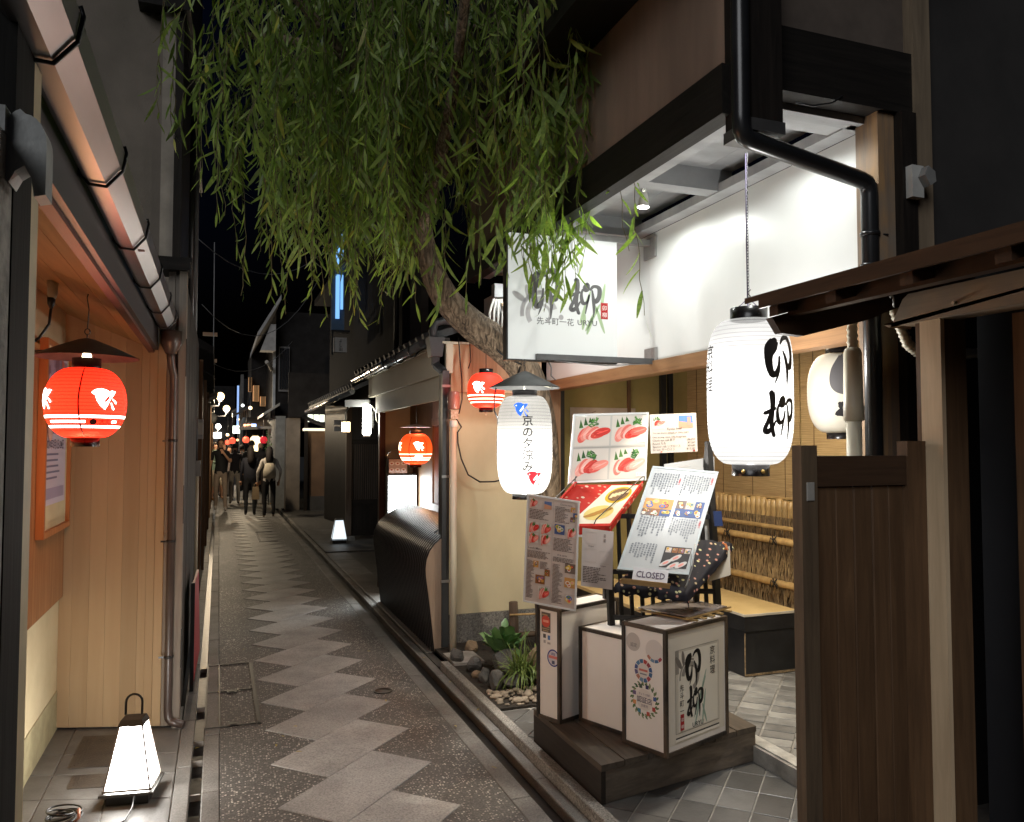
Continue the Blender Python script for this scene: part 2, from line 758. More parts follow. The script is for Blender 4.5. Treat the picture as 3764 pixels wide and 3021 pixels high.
# left entrance floor ------------------------------------------------
lf = MB().box(-1.2, -.174, 1.0, 5.35, -.08, -.006).build('entrance_floor', M_GROUT, kind='structure')
rows = [2.6, 3.0, 3.3, 3.6, 3.88, 4.16, 4.45, 4.72, 5.3]
for i in range(len(rows) - 1):
    for x0, x1 in ((-.86, -.732), (-.728, -.455), (-.451, -.176)):
        sk = lambda x: -.32 * (x + .73)
        pts = [(x0, rows[i] + .003 + sk(x0)), (x1, rows[i] + .003 + sk(x1)), (x1, rows[i + 1] - .003 + sk(x1)), (x0, rows[i + 1] - .003 + sk(x0))]
        me = slab_mesh('floor_tile', [(x - x0, y - rows[i]) for x, y in pts], .03, .0025, M_TILEL)
        place('floor_tile', me, (x0, rows[i], random.uniform(-.001, .001)), lf)

# forecourt floor, kerb and porch floor --------------------------------


def clip(poly, x0, x1, y0, y1):
    def cut(pl, f, inter):
        out = []
        for i in range(len(pl)):
            a, c = pl[i - 1], pl[i]
            if f(c):
                if not f(a):
                    out.append(inter(a, c))
                out.append(c)
            elif f(a):
                out.append(inter(a, c))
        return out

    def ix(v):
        return lambda a, c: (v, a[1] + (c[1] - a[1]) * (v - a[0]) / (c[0] - a[0]))

    def iy(v):
        return lambda a, c: (a[0] + (c[0] - a[0]) * (v - a[1]) / (c[1] - a[1]), v)
    for f, i in ((lambda p: p[0] >= x0, ix(x0)), (lambda p: p[0] <= x1, ix(x1)), (lambda p: p[1] >= y0, iy(y0)), (lambda p: p[1] <= y1, iy(y1))):
        if not poly:
            return []
        poly = cut(poly, f, i)
    return poly


def diag_tiles(parent, x0, x1, y0, y1, tw, tl, z, mat, gap, ang=45, stagger=0, off=(0, 0)):
    u, w = rot(ang)
    cx, cy = (x0 + x1) / 2 + off[0], (y0 + y1) / 2 + off[1]
    n = 24
    for i in range(-n, n):
        for j in range(-n, n):
            a0, b0 = i * tl + (stagger * tl if j % 2 else 0), j * tw
            p = []
            for a, c in ((a0 + gap, b0 + gap), (a0 + tl - gap, b0 + gap), (a0 + tl - gap, b0 + tw - gap), (a0 + gap, b0 + tw - gap)):
                p.append((cx + u.x * a + w.x * c, cy + u.y * a + w.y * c))
            p = clip(p, x0, x1, y0, y1)
            if len(p) < 3:
                continue
            ar = abs(sum(p[k - 1][0] * p[k][1] - p[k][0] * p[k - 1][1] for k in range(len(p)))) / 2
            if ar < .0008:
                continue
            mx, my = sum(t[0] for t in p) / len(p), sum(t[1] for t in p) / len(p)
            me = slab_mesh('floor_tile', [(t[0] - mx, t[1] - my) for t in p], .02, .002, mat)
            ob = place('floor_tile', me, (mx, my, z + random.uniform(-.001, .001)), parent)


ff = MB().box(1.57, 2.52, 1.2, 6.1, -.08, .036).build('forecourt_floor', M_GROUT, kind='structure')
diag_tiles(ff, 1.572, 2.50, 2.0, 4.44, .153, .205, .042, M_TILE, .003, off=(.043, .01))
strip(ff, 'kerb_stone', 1.51, 1.568, Y0, 5.55, 1.25, .058, M_KERBR, .12)
MB().box(2.50, 2.60, 1.6, 6.05, -.02, .118).build('threshold_kerb', M_CONC, ff)
MB().box(2.515, 2.59, 1.6, 6.05, .118, .127).build('threshold_nosing', plain('pale_stone_edge', (.55, .53, .49), .6, (.3, .29, .27), 12), ff)
pf = MB().box(2.60, 4.0, 1.6, 6.2, -.02, .116).build('porch_floor', M_GROUT, kind='structure')
diag_tiles(pf, 2.602, 3.70, 2.75, 4.65, .168, .168 * .62, .122, M_TILEP, .0055, ang=45, off=(.02, .035))

# ground on the far right side of the alley
MB().box(1.51, 3.2, 5.6, 12.0, -.06, .006).build('pavement', plain('old_paving', (.10, .095, .088), .5, (.05, .048, .045), 5, bmp=.2, bscale=30), kind='structure')
MB().box(1.51, 3.2, 12.0, 15.2, -.06, .03).build('stone_step', plain('step_stone', (.12, .118, .112), .55, (.06, .058, .055), 4, bmp=.2, bscale=30), kind='structure')
cb = MB().box(1.51, 3.2, 15.2, 20.4, -.06, .004).build('cobbled_court', M_COBBLE, kind='structure')
for y in (6.0, 7.3, 8.6, 9.9, 11.2):
    MB().cbox((1.52, y, -.02), (.30, 0, 0), (0, 1.28, 0), (0, 0, .034), .004).build('kerb_stone', M_KERB, road)

# inspection covers in the paving -----------------------------------------
t = thing('inspection_cover', 'steel framed double inspection cover set in left edge of paving', 'cover', (.1, 5.5, 0))
for (x0, x1, y0, y1) in ((-.05, .25, 4.85, 4.862), (-.05, .25, 6.20, 6.212), (-.05, .235, 5.535, 5.544), (.232, .256, 4.84, 6.22), (.024, .034, 4.862, 6.2), (-.052, -.042, 4.862, 6.2)):
    MB().box(x0, x1, y0, y1, .002, .0075).build('frame_bar', M_STEEL, t)
for y in (4.88, 5.52):
    MB().box(.075, .135, y - .03, y + .03, .002, .0085).box(.087, .123, y - .015, y + .018, .0085, .0105).build('lifting_eye', M_STEEL, t)
t = thing('valve_cover', 'small round valve cover in dark paving right of slabs', 'cover', (1.03, 5.2, 0))
MB().lathe((1.03, 5.2, .001), [(.062, 0), (.062, .004), (.052, .004), (.05, .002), (0.001, .002)], 24).build('cover_plate', M_STEEL, t)
t = thing('drain_cover', 'thin dark cover frame in paving far down alley', 'cover', (.74, 14.6, 0))
for a in ((.66, .69, 13.8, 15.4), (.69, .95, 13.8, 13.86), (.69, .95, 15.34, 15.4)):
    MB().box(*a, .002, .009).build('frame_bar', M_STEEL, t)

# plates by the left entrance
for nm, lab, y0, y1, m in (('floor_hatch', 'wide dark metal hatch plate in tiles behind floor lamp', 4.50, 4.96, 'a'), ('drain_grate', 'small textured grate plate in tiles beside floor lamp', 4.24, 4.40, 'b')):
    x0 = -.67 if m == 'a' else -.635
    sk = lambda x: -.2 * (x - x0)
    mb = MB().hexa([(x0, y0, .001), (-.33, y0 + sk(-.33), .001), (-.33, y1 + sk(-.33), .001), (x0, y1, .001), (x0, y0, .005), (-.33, y0 + sk(-.33), .005), (-.33, y1 + sk(-.33), .005), (x0, y1, .005)])
    t = thing(nm, lab, 'plate', (x0, y0, 0))
    mb.build('plate', plain('bronze_plate', (.085, .07, .055), .45, (.04, .034, .03), 7, bmp=.5, bscale=120), t)
    for i in range(3):
        a = .02 + .014 * i
        MB().hexa([(x0 + a, y0 + a * 1.3, .005), (x0 + a + .004, y0 + a * 1.3, .005), (x0 + a + .004, y1 - a * 1.3, .005), (x0 + a, y1 - a * 1.3, .005),
                   (x0 + a, y0 + a * 1.3, .007), (x0 + a + .004, y0 + a * 1.3, .007), (x0 + a + .004, y1 - a * 1.3, .007), (x0 + a, y1 - a * 1.3, .007)]).build('plate_rib', MC['bronze_plate'], t)

# ------------------------------------------------------------------ timber, plaster, metal
CEDAR = wood('cedar', (.50, .37, .225), (.42, .295, .17), 'z', .55, .2, .06, .24)
CEDARY = wood('cedar_soffit', (.46, .25, .10), (.31, .16, .06), 'y', .5, .8, .12, .2)
GREYWOOD = wood('weathered_board', (.30, .26, .215), (.18, .155, .13), 'z', .75, .9, .25, .2)
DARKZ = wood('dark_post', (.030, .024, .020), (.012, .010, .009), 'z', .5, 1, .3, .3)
DARKY = wood('dark_beam_y', (.028, .024, .021), (.011, .010, .009), 'y', .5, 1, .3, .3)
DARKX = wood('dark_beam_x', (.026, .022, .019), (.011, .010, .009), 'x', .5, 1, .3, .3)
BROWNZ = wood('brown_board', (.19, .108, .056), (.095, .054, .03), 'z', .5, .9, .25, .25)
BROWNY = wood('brown_rail', (.11, .062, .036), (.055, .032, .02), 'y', .5, .9, .25, .25)
BROWNX = wood('brown_rail_x', (.11, .062, .036), (.055, .032, .02), 'x', .5, .9, .25, .25)
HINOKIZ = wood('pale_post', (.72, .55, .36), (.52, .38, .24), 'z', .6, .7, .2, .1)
HINOKIY = wood('pale_beam', (.40, .29, .19), (.24, .17, .11), 'y', .65, .7, .25, .1, weather=(.22, .19, .16))
LINTEL = wood('lintel_wood', (.34, .19, .09), (.19, .10, .05), 'y', .5, .7, .2, .1)
CREAM = plain('cream_plaster', (.62, .52, .33), .9, (.52, .43, .26), 3, bmp=.15, bscale=120)
OCHRE = plain('ochre_wainscot', (.38, .33, .19), .9, (.27, .23, .13), 9, bmp=.35, bscale=160)
STUCCO = plain('grey_stucco', (.42, .40, .36), .95, (.25, .24, .22), 26, bmp=.8, bscale=70)
DIMWALL = plain('grey_brown_wall', (.20, .17, .14), .95, (.15, .13, .105), 2, bmp=.2, bscale=90)
COPPER = plain('copper_gutter', (.20, .185, .18), .34, (.13, .12, .115), 3, (1, .3, 1), metal=.85)
PIPEBR = plain('brown_pipe', (.085, .06, .05), .32, (.05, .035, .03), 5)
BLACKM = plain('black_metal', (.018, .018, .019), .38, (.010, .010, .011), 6)
BLACKP = plain('black_lacquer', (.015, .012, .012), .25, (.008, .007, .007), 5)
IRON = plain('grey_iron', (.10, .095, .085), .55, (.06, .056, .05), 9, metal=.4)
TILEROOF = plain('kawara', (.34, .35, .34), .5, (.2, .205, .2), 6, bmp=.15, bscale=60)
WHITEP = plain('white_paint', (.78, .78, .75), .55, (.70, .70, .67), 3)

# ------------------------------------------------------------------ left shop house
lh = thing('left_shop_house', 'timber shop house with warm lit recessed cedar entrance at left edge', 'building', (-.83, 3.5, 0))
A, B = V((-.832, 5.158, 0)), V((-.168, 4.947, 0))
du = (B - A).normalized()
dn = V((du.y, -du.x, 0))          # towards the camera


def soff(x):
    return 2.356 + (x + .83) * (2.155 - 2.356) / .47


xs = [-.832, -.762, -.672, -.585, -.50, -.415, -.372, -.328, -.282]
for i in range(len(xs) - 1):
    a = A + du * ((xs[i] + .832) / du.x)
    c = A + du * ((xs[i + 1] + .832) / du.x)
    w = c - a
    zt = soff(min(xs[i], -.36)) + (.0 if xs[i] < -.36 else .25)
    MB().cbox(a + du * .0004 + V((0, 0, .012)), w - du * .0008, V((0, 0, 1)) * (zt - .012), dn * (.018 + random.uniform(-.001, .001)), .0012).build('plank', CEDAR, lh)
for i, (x0, x1) in enumerate(((-.282, -.243), (-.243, -.200))):
    a = A + du * ((x0 + .832) / du.x)
    c = A + du * ((x1 + .832) / du.x)
    MB().cbox(a + du * .001 + V((0, 0, .01)), c - a - du * .002, V((0, 0, 2.60)), dn * .016, .002).build('plank', GREYWOOD, lh)
MB().box(-.225, -.186, 4.94, 5.10, .0, 2.61).build('corner_post', GREYWOOD, lh)
for z in (.33, 1.15, 2.0):
    MB().box(-.188, -.182, 4.96, 4.985, z, z + .22).build('hinge', BLACKM, lh)
MB().box(-.44, -.17, 4.90, 5.14, 2.61, 2.66).box(-.42, -.16, 4.93, 5.12, 2.66, 2.69).build('cap_rail', DARKX, lh)
# street side wall beyond the corner
for i in range(16):
    y = 5.11 + .19 * i
    MB().cbox((-.212, y, .02), (0, .187, 0), (0, 0, 2.55), (.02 + random.uniform(0, .004), 0, 0), .002).build('plank', wood('sooty_board', (.10, .09, .078), (.045, .04, .035), 'z', .8), lh)
# recess side wall: wainscot, plaster, slats
MB().box(-.90, -.832, 1.5, 5.25, 0, .22).build('wainscot', OCHRE, lh)
MB().box(-.90, -.836, 1.5, 5.25, .2205, 2.40).build('plaster_wall', CREAM, lh)
for i in range(44):
    y = 4.16 + .0227 * i
    MB().box(-.835, -.814, y, y + .012, .746, 2.06).build('slat', wood('orange_slat', (.42, .22, .10), (.27, .13, .06), 'z', .5, 1, .1, .15), lh)
MB().box(-.834, -.81, 4.14, 5.15, 2.06, 2.085).build('slat_rail', CEDARY, lh)
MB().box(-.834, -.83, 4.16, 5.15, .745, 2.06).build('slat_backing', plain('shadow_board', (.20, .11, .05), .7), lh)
# soffit boards, fascia, gutter
bx = [-.83, -.712, -.595, -.477, -.36]
for i in range(4):
    for y0, y1 in ((1.52, 3.35), (3.352, 5.2)):
        x0, x1 = bx[i] + .001, bx[i + 1] - .001
        z0, z1 = soff(x0), soff(x1)
        sk = lambda x, y: y if y < 5 else 5.158 - .32 * (x + .83) + .004
        MB().hexa([(x0, y0, z0), (x1, y0, z1), (x1, sk(x1, y1), z1), (x0, sk(x0, y1), z0),
                   (x0, y0, z0 + .015), (x1, y0, z1 + .015), (x1, sk(x1, y1), z1 + .015), (x0, sk(x0, y1), z0 + .015)]).build('soffit_board', CEDARY, lh)
MB().box(-.385, -.355, 1.53, 5.0, 2.135, 2.20).build('fascia', wood('fascia_red', (.20, .075, .05), (.12, .045, .03), 'y', .5), lh)
MB().box(-.362, -.335, 1.53, 4.98, 2.15, 2.345).build('fascia', plain('grey_fascia', (.03, .026, .028), .5, (.017, .015, .016), 3, (2, .4, 2)), lh)
gut = MB()
prof = [(0, 0), (.014, -.012), (.052, -.014), (.085, .028), (.092, .074), (.084, .074), (.078, .032), (.05, -.004), (.016, -.003), (.004, .006)]
gut.prism([(a, c) for a, c in prof], (-.325, .80, 2.265), (1, 0, 0), (0, 0, 1), (0, 4.15, 0))
go = gut.build('gutter', COPPER, lh)
for y in (1.50, 2.18, 2.86, 3.54, 4.2, 4.75):
    MB().tube([(-.345, y, 2.33), (-.333, y, 2.27), (-.31, y, 2.247), (-.272, y, 2.245), (-.236, y, 2.288), (-.228, y, 2.335), (-.232, y, 2.35), (-.24, y, 2.345)], .0045, 6).build('gutter_bracket', BLACKM, go)
MB().box(-.325, -.245, 2.92, 2.95, 2.26, 2.262).build('gutter_joint', COPPER, go)
MB().lathe((-.262, 4.885, 2.12), [(.028, 0), (.055, .055), (.06, .13), (.055, .13), (.05, .1)], 14).build('hopper', PIPEBR, lh)
MB().tube([(-.262, 4.885, 2.14), (-.262, 4.885, 2.10), (-.258, 4.90, 2.05), (-.246, 4.925, 2.0), (-.246, 4.925, 1.9), (-.246, 4.925, .11), (-.243, 4.924, .065), (-.228, 4.915, .045), (-.16, 4.885, .03)], .022, 12).build('downpipe', PIPEBR, lh)
for z in (1.62, 1.05, .40):
    MB().lathe((-.246, 4.925, z), [(.0225, 0), (.026, 0), (.026, .014), (.0225, .014)], 12).box(-.30, -.246, 4.925, 4.93, z, z + .01).build('pipe_clip', BLACKM, lh)
# front jamb, stucco front, round end tile
MB().box(-.55, -.302, .35, 1.385, 0, 2.06).build('stucco_wall', STUCCO, lh)
MB().box(-.40, -.300, 1.386, 1.507, 0, 4.2).build('door_post', wood('jamb_wood', (.016, .015, .014), (.007, .007, .006), 'z', .7, 1, .4, 0, None, .08), lh)
MB().box(-.40, -.302, 1.5075, 1.572, 0, 4.2).build('door_casing', plain('ivory_paint', (.56, .45, .27), .6), lh)
MB().box(-.90, -.41, 1.41, 1.55, 0, 4.2).build('inner_wall', CREAM, lh)
MB().box(-.90, -.335, 1.42, 5.0, 2.40, 2.46).build('roof_deck', DARKY, lh)
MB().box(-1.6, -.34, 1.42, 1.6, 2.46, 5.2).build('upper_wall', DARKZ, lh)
ar = [(-.043 + .043 * (1 - math.cos(R(a))), .075 + .055 * math.sin(R(a)) + (.0 if a < 90 else -.01)) for a in range(0, 181, 15)]
ar += [(.043, -.03), (.02, -.035), (.014, .0), (.0, .022), (-.018, .01), (-.030, -.012), (-.043, -.005)]
MB().prism(ar[::-1], (-.278, 1.345, 2.0), (.66, 0, 0), (0, 0, .80), (0, .05, 0), smooth=False).build('round_end_tile', TILEROOF, lh)
MB().box(-.33, -.301, 1.33, 1.385, 2.062, 2.10).build('tile_rest', TILEROOF, lh)
# upper side wall of the next house
nh = thing('grey_plaster_house', 'tall dim house with plain grey brown side wall above left gutter', 'building', (-1, 5.6, 0))
MB().box(-2.4, -.29, 5.32, 5.45, 2.0, 6.5).build('side_wall', DIMWALL, nh)
MB().box(-.36, -.285, 5.27, 5.319, 2.72, 4.3).build('corner_trim', plain('pale_trim', (.34, .30, .25), .8), nh)
MB().box(-.285, -.24, 5.25, 9.3, 2.70, 6.5).build('front_wall', DARKZ, nh)
MB().box(-.50, -.20, 5.2, 9.0, 4.3, 4.42).build('eave', DARKY, nh)
MB().tube([(-.225, 6.6, 2.5), (-.225, 6.6, 4.4)], .03, 10).build('downpipe', BLACKM, nh)
MB().tube([(-.215, 7.4, 2.6), (-.215, 7.4, 4.3)], .025, 10).build('conduit', plain('grey_conduit', (.16, .16, .16), .5), nh)


# ------------------------------------------------------------------ paper lanterns
def lantern(name, label, c, r, hh, rc, capt, capb, p, qq, ribs, paper, cat='lantern', group=None):
    c = V(c)
    root = thing(name, label, cat, (c.x, c.y, c.z - hh - capb), group)

    def rad(z):
        k = max(0.0, 1 - abs(z / hh) ** p) ** (1 / qq)
        return rc + (r - rc) * k
    prof = []
    n = ribs * 3
    for i in range(n + 1):
        z = -hh + 2 * hh * i / n
        ph = abs(math.sin(math.pi * i / 3))
        prof.append((rad(z) * (1 + .007 * ph), z))
    MB().lathe(c, prof, 48).build('paper_shade', paper, root)
    for z0, z1, nm in ((hh - .003, hh + capt, 'top_cap'), (-hh - capb, -hh + .003, 'bottom_cap')):
        MB().lathe((c.x, c.y, c.z), [(rc * 1.03, z0), (rc * 1.03, z1), (rc * .93, z1), (rc * .93, z0)], 36).build(nm, BLACKP, root)

    def surf(th0):
        def fn(a, b2, l):
            th = R(th0) + a / r
            rr = rad(b2) * 1.009 + l
            return (c.x + rr * math.cos(th), c.y + rr * math.sin(th), c.z + b2)
        fn.curved = True
        return fn
    return root, surf, rad


def facing(c):
    return math.degrees(math.atan2(-c[1], -c[0]))


BIRD = [(585, 757), (605, 738), (640, 728), (680, 733), (705, 748), (725, 740), (755, 745), (735, 772), (715, 790), (703, 812), (690, 840), (672, 873), (640, 845), (618, 810), (608, 775)]


def bird(P, x, y, w, body, cut, layer=1, flip=1):
    f = lambda a, c: (x + flip * (a - 670) / 170 * w, y - (c - 795) / 170 * w)
    # triangle fan strips keep the emblem on the curved paper
    P.poly([f(*q) for q in BIRD], body, layer)
    P.geo(*(lambda vf: ([(x + flip * u * w, y + v * w) for u, v in vf[0]], vf[1]))(brush([(.26, -.18, .012), (.33, -.33, .022), (.385, -.43, .03)])), body, layer)
    P.geo(*(lambda vf: ([(x + flip * u * w, y + v * w) for u, v in vf[0]], vf[1]))(brush([(.32, -.02, .012), (.42, -.10, .02), (.50, -.18, .026)])), body, layer)
    P.geo(*(lambda vf: ([(x + flip * u * w, y + v * w) for u, v in vf[0]], vf[1]))(brush([(.20, .18, .01), (.13, .02, .035), (.01, -.12, .03), (-.0, -.14, .012)])), cut, layer + 1)
    P.disc(x - flip * .30 * w, y + .20 * w, .035 * w, cut, layer + 1, n=10)


def bands(root, c, rad, zs, m, gaps=()):
    for z, h in zs:
        MB().lathe(c, [(rad(z - h) * 1.012, z - h), (rad(z) * 1.013, z), (rad(z + h) * 1.012, z + h)], 48).build('painted_band', m, root)


RED = lin((255, 42, 20))
PAPER_RED = glow('red_paper', (1.0, .016, .005), 1.35, (.55, .02, .012), 26, .36, .38, .45)
PAPER_RED2 = glow('red_paper_orange', (1.0, .085, .012), .5, (.55, .03, .01), 22, .30, .4, .35)
W_LIT = glow('lit_white_mark', (1, .93, .84), 2.6, (.8, .78, .7))
W_LIT2 = glow('lit_cream_mark', (1, .80, .50), 1.7, (.8, .7, .5))
REDCUT = glow('lit_red_mark', (.8, .03, .02), .6, (.4, .02, .01))
SEAM = flat('dark_red_seam', (.22, .008, .006))

c = (-.509, 3.62, 1.772)
r1, s1, rd1 = lantern('red_bird_lantern', 'round red paper lantern with white birds under iron hat at cedar entrance', c, .150, .142, .052, .040, .035, 2.1, 2.0, 26, PAPER_RED)
th = facing(c)
P = Print(fn=s1(th + 26))
bird(P, 0, .014, .098, W_LIT, REDCUT)
P.build('bird_emblem', r1)
P = Print(fn=s1(th - 72))
bird(P, 0, .016, .10, W_LIT, REDCUT)
P.build('bird_emblem', r1)
bands(r1, c, rd1, [(-.058, .0050), (-.098, .0045)], W_LIT)
P = Print(fn=s1(th))
P.rect(-.16, -.083, -.0, -.074, W_LIT)
P.rect(.112, -.083, .14, -.074, W_LIT)
DK = flat('dark_red_lettering', (.10, .004, .004))
P.disc(.030, -.079, .0145, DK, ry=.012)
P.text('大丸', .053, -.086, .021, DK, sx=1.25)
P.stroke([(-.012, .145, .0022), (-.02, .08, .002), (-.026, 0, .002), (-.02, -.09, .0025), (-.005, -.143, .003)], SEAM)
P.build('lettering', r1)
hatc = V((c[0], c[1], c[2] + .142))
MB().lathe(hatc, [(.196, .044), (.11, .085), (.03, .118), (.004, .124), (.004, .121), (.03, .114), (.11, .081), (.192, .042)], 40).build('iron_hat', IRON, r1)
ring = [hatc + V((.010 * math.cos(a), 0, .15 + .012 * math.sin(a))) for a in [i * math.pi / 6 for i in range(12)]]
MB().tube(ring, .0022, 6, closed=True).tube([hatc + V((0, 0, .122)), hatc + V((0, 0, .139))], .003, 6).tube([hatc + V((0, 0, .162)), hatc + V((.004, 0, .24)), hatc + V((-.004, 0, .29)), (c[0], c[1], soff(c[0]))], .0022, 6).build('hanging_wire', BLACKM, r1)
MB().lathe(hatc, [(.008, .025), (.017, .035), (.018, .05), (.012, .07), (.010, .1)], 16).build('bulb', glow('warm_bulb', (1, .78, .5), 2), r1)
lamp('lantern_light', 'POINT', hatc + V((0, 0, .035)), 0.8, (1, .50, .22), r1, .02)
lamp('lantern_light', 'POINT', (c[0], c[1], c[2] - .205), 3.4, (1, .50, .22), r1, .04)
lt = thing('lamp_socket', 'cream ceiling lamp socket with black cord above red lantern', 'socket', (-.66, 3.75, 2.2))
sx, sy, sz = -.655, 3.72, soff(-.655)
MB().lathe((sx, sy, sz - .075), [(.012, 0), (.019, .02), (.022, .075)], 14, cap=True).build('socket_body', plain('ivory_plastic', (.62, .55, .42), .5), lt)
MB().lathe((sx - .004, sy, sz - .115), [(.006, 0), (.014, .02), (.016, .045)], 12, cap=True).build('socket_neck', BLACKM, lt)
MB().tube([(sx - .004, sy, sz - .11), (sx - .01, sy, sz - .18), (sx - .04, sy - .02, sz - .24), (sx - .085, sy - .04, sz - .285), (sx - .10, sy - .05, sz - .30), (sx - .07, sy - .06, sz - .302), (-.60, c[1], sz - .30)], .0055, 8).build('cord', BLACKM, lt)

# notice board with poster ------------------------------------------------
nb = thing('notice_board', 'orange framed notice board with festival poster behind red lantern', 'notice board', (-.80, 4.6, 1.2))
MB().box(-.812, -.795, 4.36, 5.02, 1.18, 2.10).build('backboard', CREAM, nb)
FR = wood('orange_frame', (.48, .20, .075), (.33, .12, .045), 'z', .45, .8, .1, .1)
for a in ((4.335, 4.362, 1.15, 2.12), (5.02, 5.045, 1.15, 2.12), (4.362, 5.02, 2.10, 2.12), (4.362, 5.02, 1.15, 1.18)):
    MB().box(-.812, -.775, *a).build('frame_bar', FR, nb)
ps = MB().box(-.795, -.7935, 4.40, 4.97, 1.30, 2.07).build('poster', ink(196, 188, 205), nb)
P = Print((-.7935, 4.40, 1.30), (0, 1, 0), (0, 0, 1))
P.rect(.02, .36, .55, .75, ink(150, 128, 150))
for i in range(26):
    P.disc(random.uniform(.06, .5), random.uniform(.40, .72), random.uniform(.02, .06), ink(*random.choice([(205, 120, 110), (120, 90, 110), (222, 190, 180), (90, 70, 80), (180, 150, 170)])), 2 + i * .05, ry=random.uniform(.02, .06))
P.disc(.12, .38, .06, ink(214, 170, 160), 4)
P.text('2024年5月1日-24日', .03, .285, .058, ink(60, 60, 90))
for i in range(5):
    P.rect(.06, .25 - .03 * i, random.uniform(.3, .52), .26 - .03 * i, ink(110, 110, 140))
for y in (.30, .22, .07, .03):
    P.rect(.01, y, .05, y + .012, ink(60, 90, 170), 2)
P.rect(.06, .03, .53, .085, ink(160, 150, 175))
P.build('poster_print', ps)

# floor lamp ---------------------------------------------------------------


def pyramid_lamp(name, label, x, y, ang, wb, wt, h, lit, z0=0, group=None):
    root = thing(name, label, 'floor lamp', (x, y, z0), group)
    u, w = rot(ang)
    o = V((x, y, z0))

    def P3(a, b2, z):
        return o + u * a + w * b2 + V((0, 0, z))
    s = wb / 2 * 1.16
    MB().obox(P3(-s, -s, .045), u * 2 * s, w * 2 * s, V((0, 0, .012))).build('base_plate', plain('lamp_plate', (.09, .088, .085), .4), root)
    MB().obox(P3(-s * .78, -s * .78, 0), u * 1.56 * s, w * 1.56 * s, V((0, 0, .045))).build('plinth', BLACKM, root)
    for a, b2 in ((-1, -1), (1, -1), (1, 1), (-1, 1)):
        MB().beam(P3(a * wb / 2, b2 * wb / 2, .059), P3(a * wt / 2, b2 * wt / 2, h), .008, .008, (0, 1, 0)).build('corner_bar', plain('bronze_bar', (.26, .22, .19), .45), root)
    sides = [((-1, -1), (1, -1)), ((1, -1), (1, 1)), ((1, 1), (-1, 1)), ((-1, 1), (-1, -1))]
    for (a0, b0), (a1, b1) in sides:
        k = .965
        MB().face([P3(a0 * wb / 2 * k, b0 * wb / 2 * k, .066), P3(a1 * wb / 2 * k, b1 * wb / 2 * k, .066), P3(a1 * wt / 2 * k, b1 * wt / 2 * k, h - .002), P3(a0 * wt / 2 * k, b0 * wt / 2 * k, h - .002)]).build('lit_panel', lit, root)
        MB().beam(P3(a0 * wb / 2, b0 * wb / 2, .066), P3(a1 * wb / 2, b1 * wb / 2, .066), .009, .009).build('frame_rail', MC['bronze_bar'], root)
    t2 = wt / 2 + .008
    MB().hexa([P3(-t2, -t2, h - .004), P3(t2, -t2, h - .004), P3(t2, t2, h - .004), P3(-t2, t2, h - .004),
               P3(-t2 * .8, -t2 * .8, h + .022), P3(t2 * .8, -t2 * .8, h + .022), P3(t2 * .8, t2 * .8, h + .022), P3(-t2 * .8, t2 * .8, h + .022)]).build('lid', plain('lamp_lid', (.05, .045, .042), .5), root)
    return root, P3


fl, FP = pyramid_lamp('floor_lamp', 'tall tapering floor lamp glowing white on grey entrance tiles', -.345, 4.06, -9, .195, .095, .335, glow('lamp_white', (1, .97, .91), 9, (.8, .8, .8)))
hd = [FP(-.035, 0, .37)] + [FP(.035 * -math.cos(R(a)), 0, .425 + .035 * math.sin(R(a))) for a in range(0, 181, 20)] + [FP(.035, 0, .37)]
MB().tube(hd, .0055, 8).build('handle', BLACKM, fl)
cc = thing('power_cable', 'coiled black power cable on tiles in front of floor lamp', 'cable', (-.6, 3.86, 0))
for k in range(6):
    rx, ry = .062 + random.uniform(-.012, .012), .048 + random.uniform(-.01, .01)
    ox, oy = -.60 + random.uniform(-.015, .015), 3.89 + random.uniform(-.015, .015)
    tl = random.uniform(0, .02)
    MB().tube([(ox + rx * math.cos(a), oy + ry * math.sin(a), .006 + .006 * k + tl * (1 + math.sin(a + k))) for a in [i * 2 * math.pi / 22 for i in range(22)]], .0038, 6, closed=True).build('cable_loop', plain('cable_black', (.02, .02, .02), .3), cc)
MB().tube([(-.545, 3.86, .01), (-.53, 3.80, .006), (-.50, 3.765, .005), (-.45, 3.76, .005), (-.40, 3.75, .005), (-.35, 3.80, .006), (-.33, 3.88, .02), (-.325, 3.95, .05)], .0038, 6).build('cable_tail', MC['cable_black'], cc)
MB().tube([(-.545, 3.90, .03), (-.535, 3.875, .05), (-.53, 3.845, .025), (-.545, 3.85, .01)], .006, 6).build('cable_tie', plain('copper_tie', (.55, .22, .14), .4), cc)
# red board leaning beyond the corner
rb = thing('red_banner', 'red board standing against wall beyond left corner post', 'banner', (-.15, 6.1, 0))
MB().hexa([(-.154, 5.65, .06), (-.128, 5.65, .06), (-.11, 6.5, .06), (-.14, 6.5, .06), (-.154, 5.65, .66), (-.143, 5.65, .66), (-.125, 6.5, .66), (-.14, 6.5, .66)]).build('red_panel', plain('red_vinyl', (.45, .012, .015), .45), rb)
MB().box(-.154, -.13, 5.62, 5.65, .0, .70).build('panel_edge', BLACKM, rb)

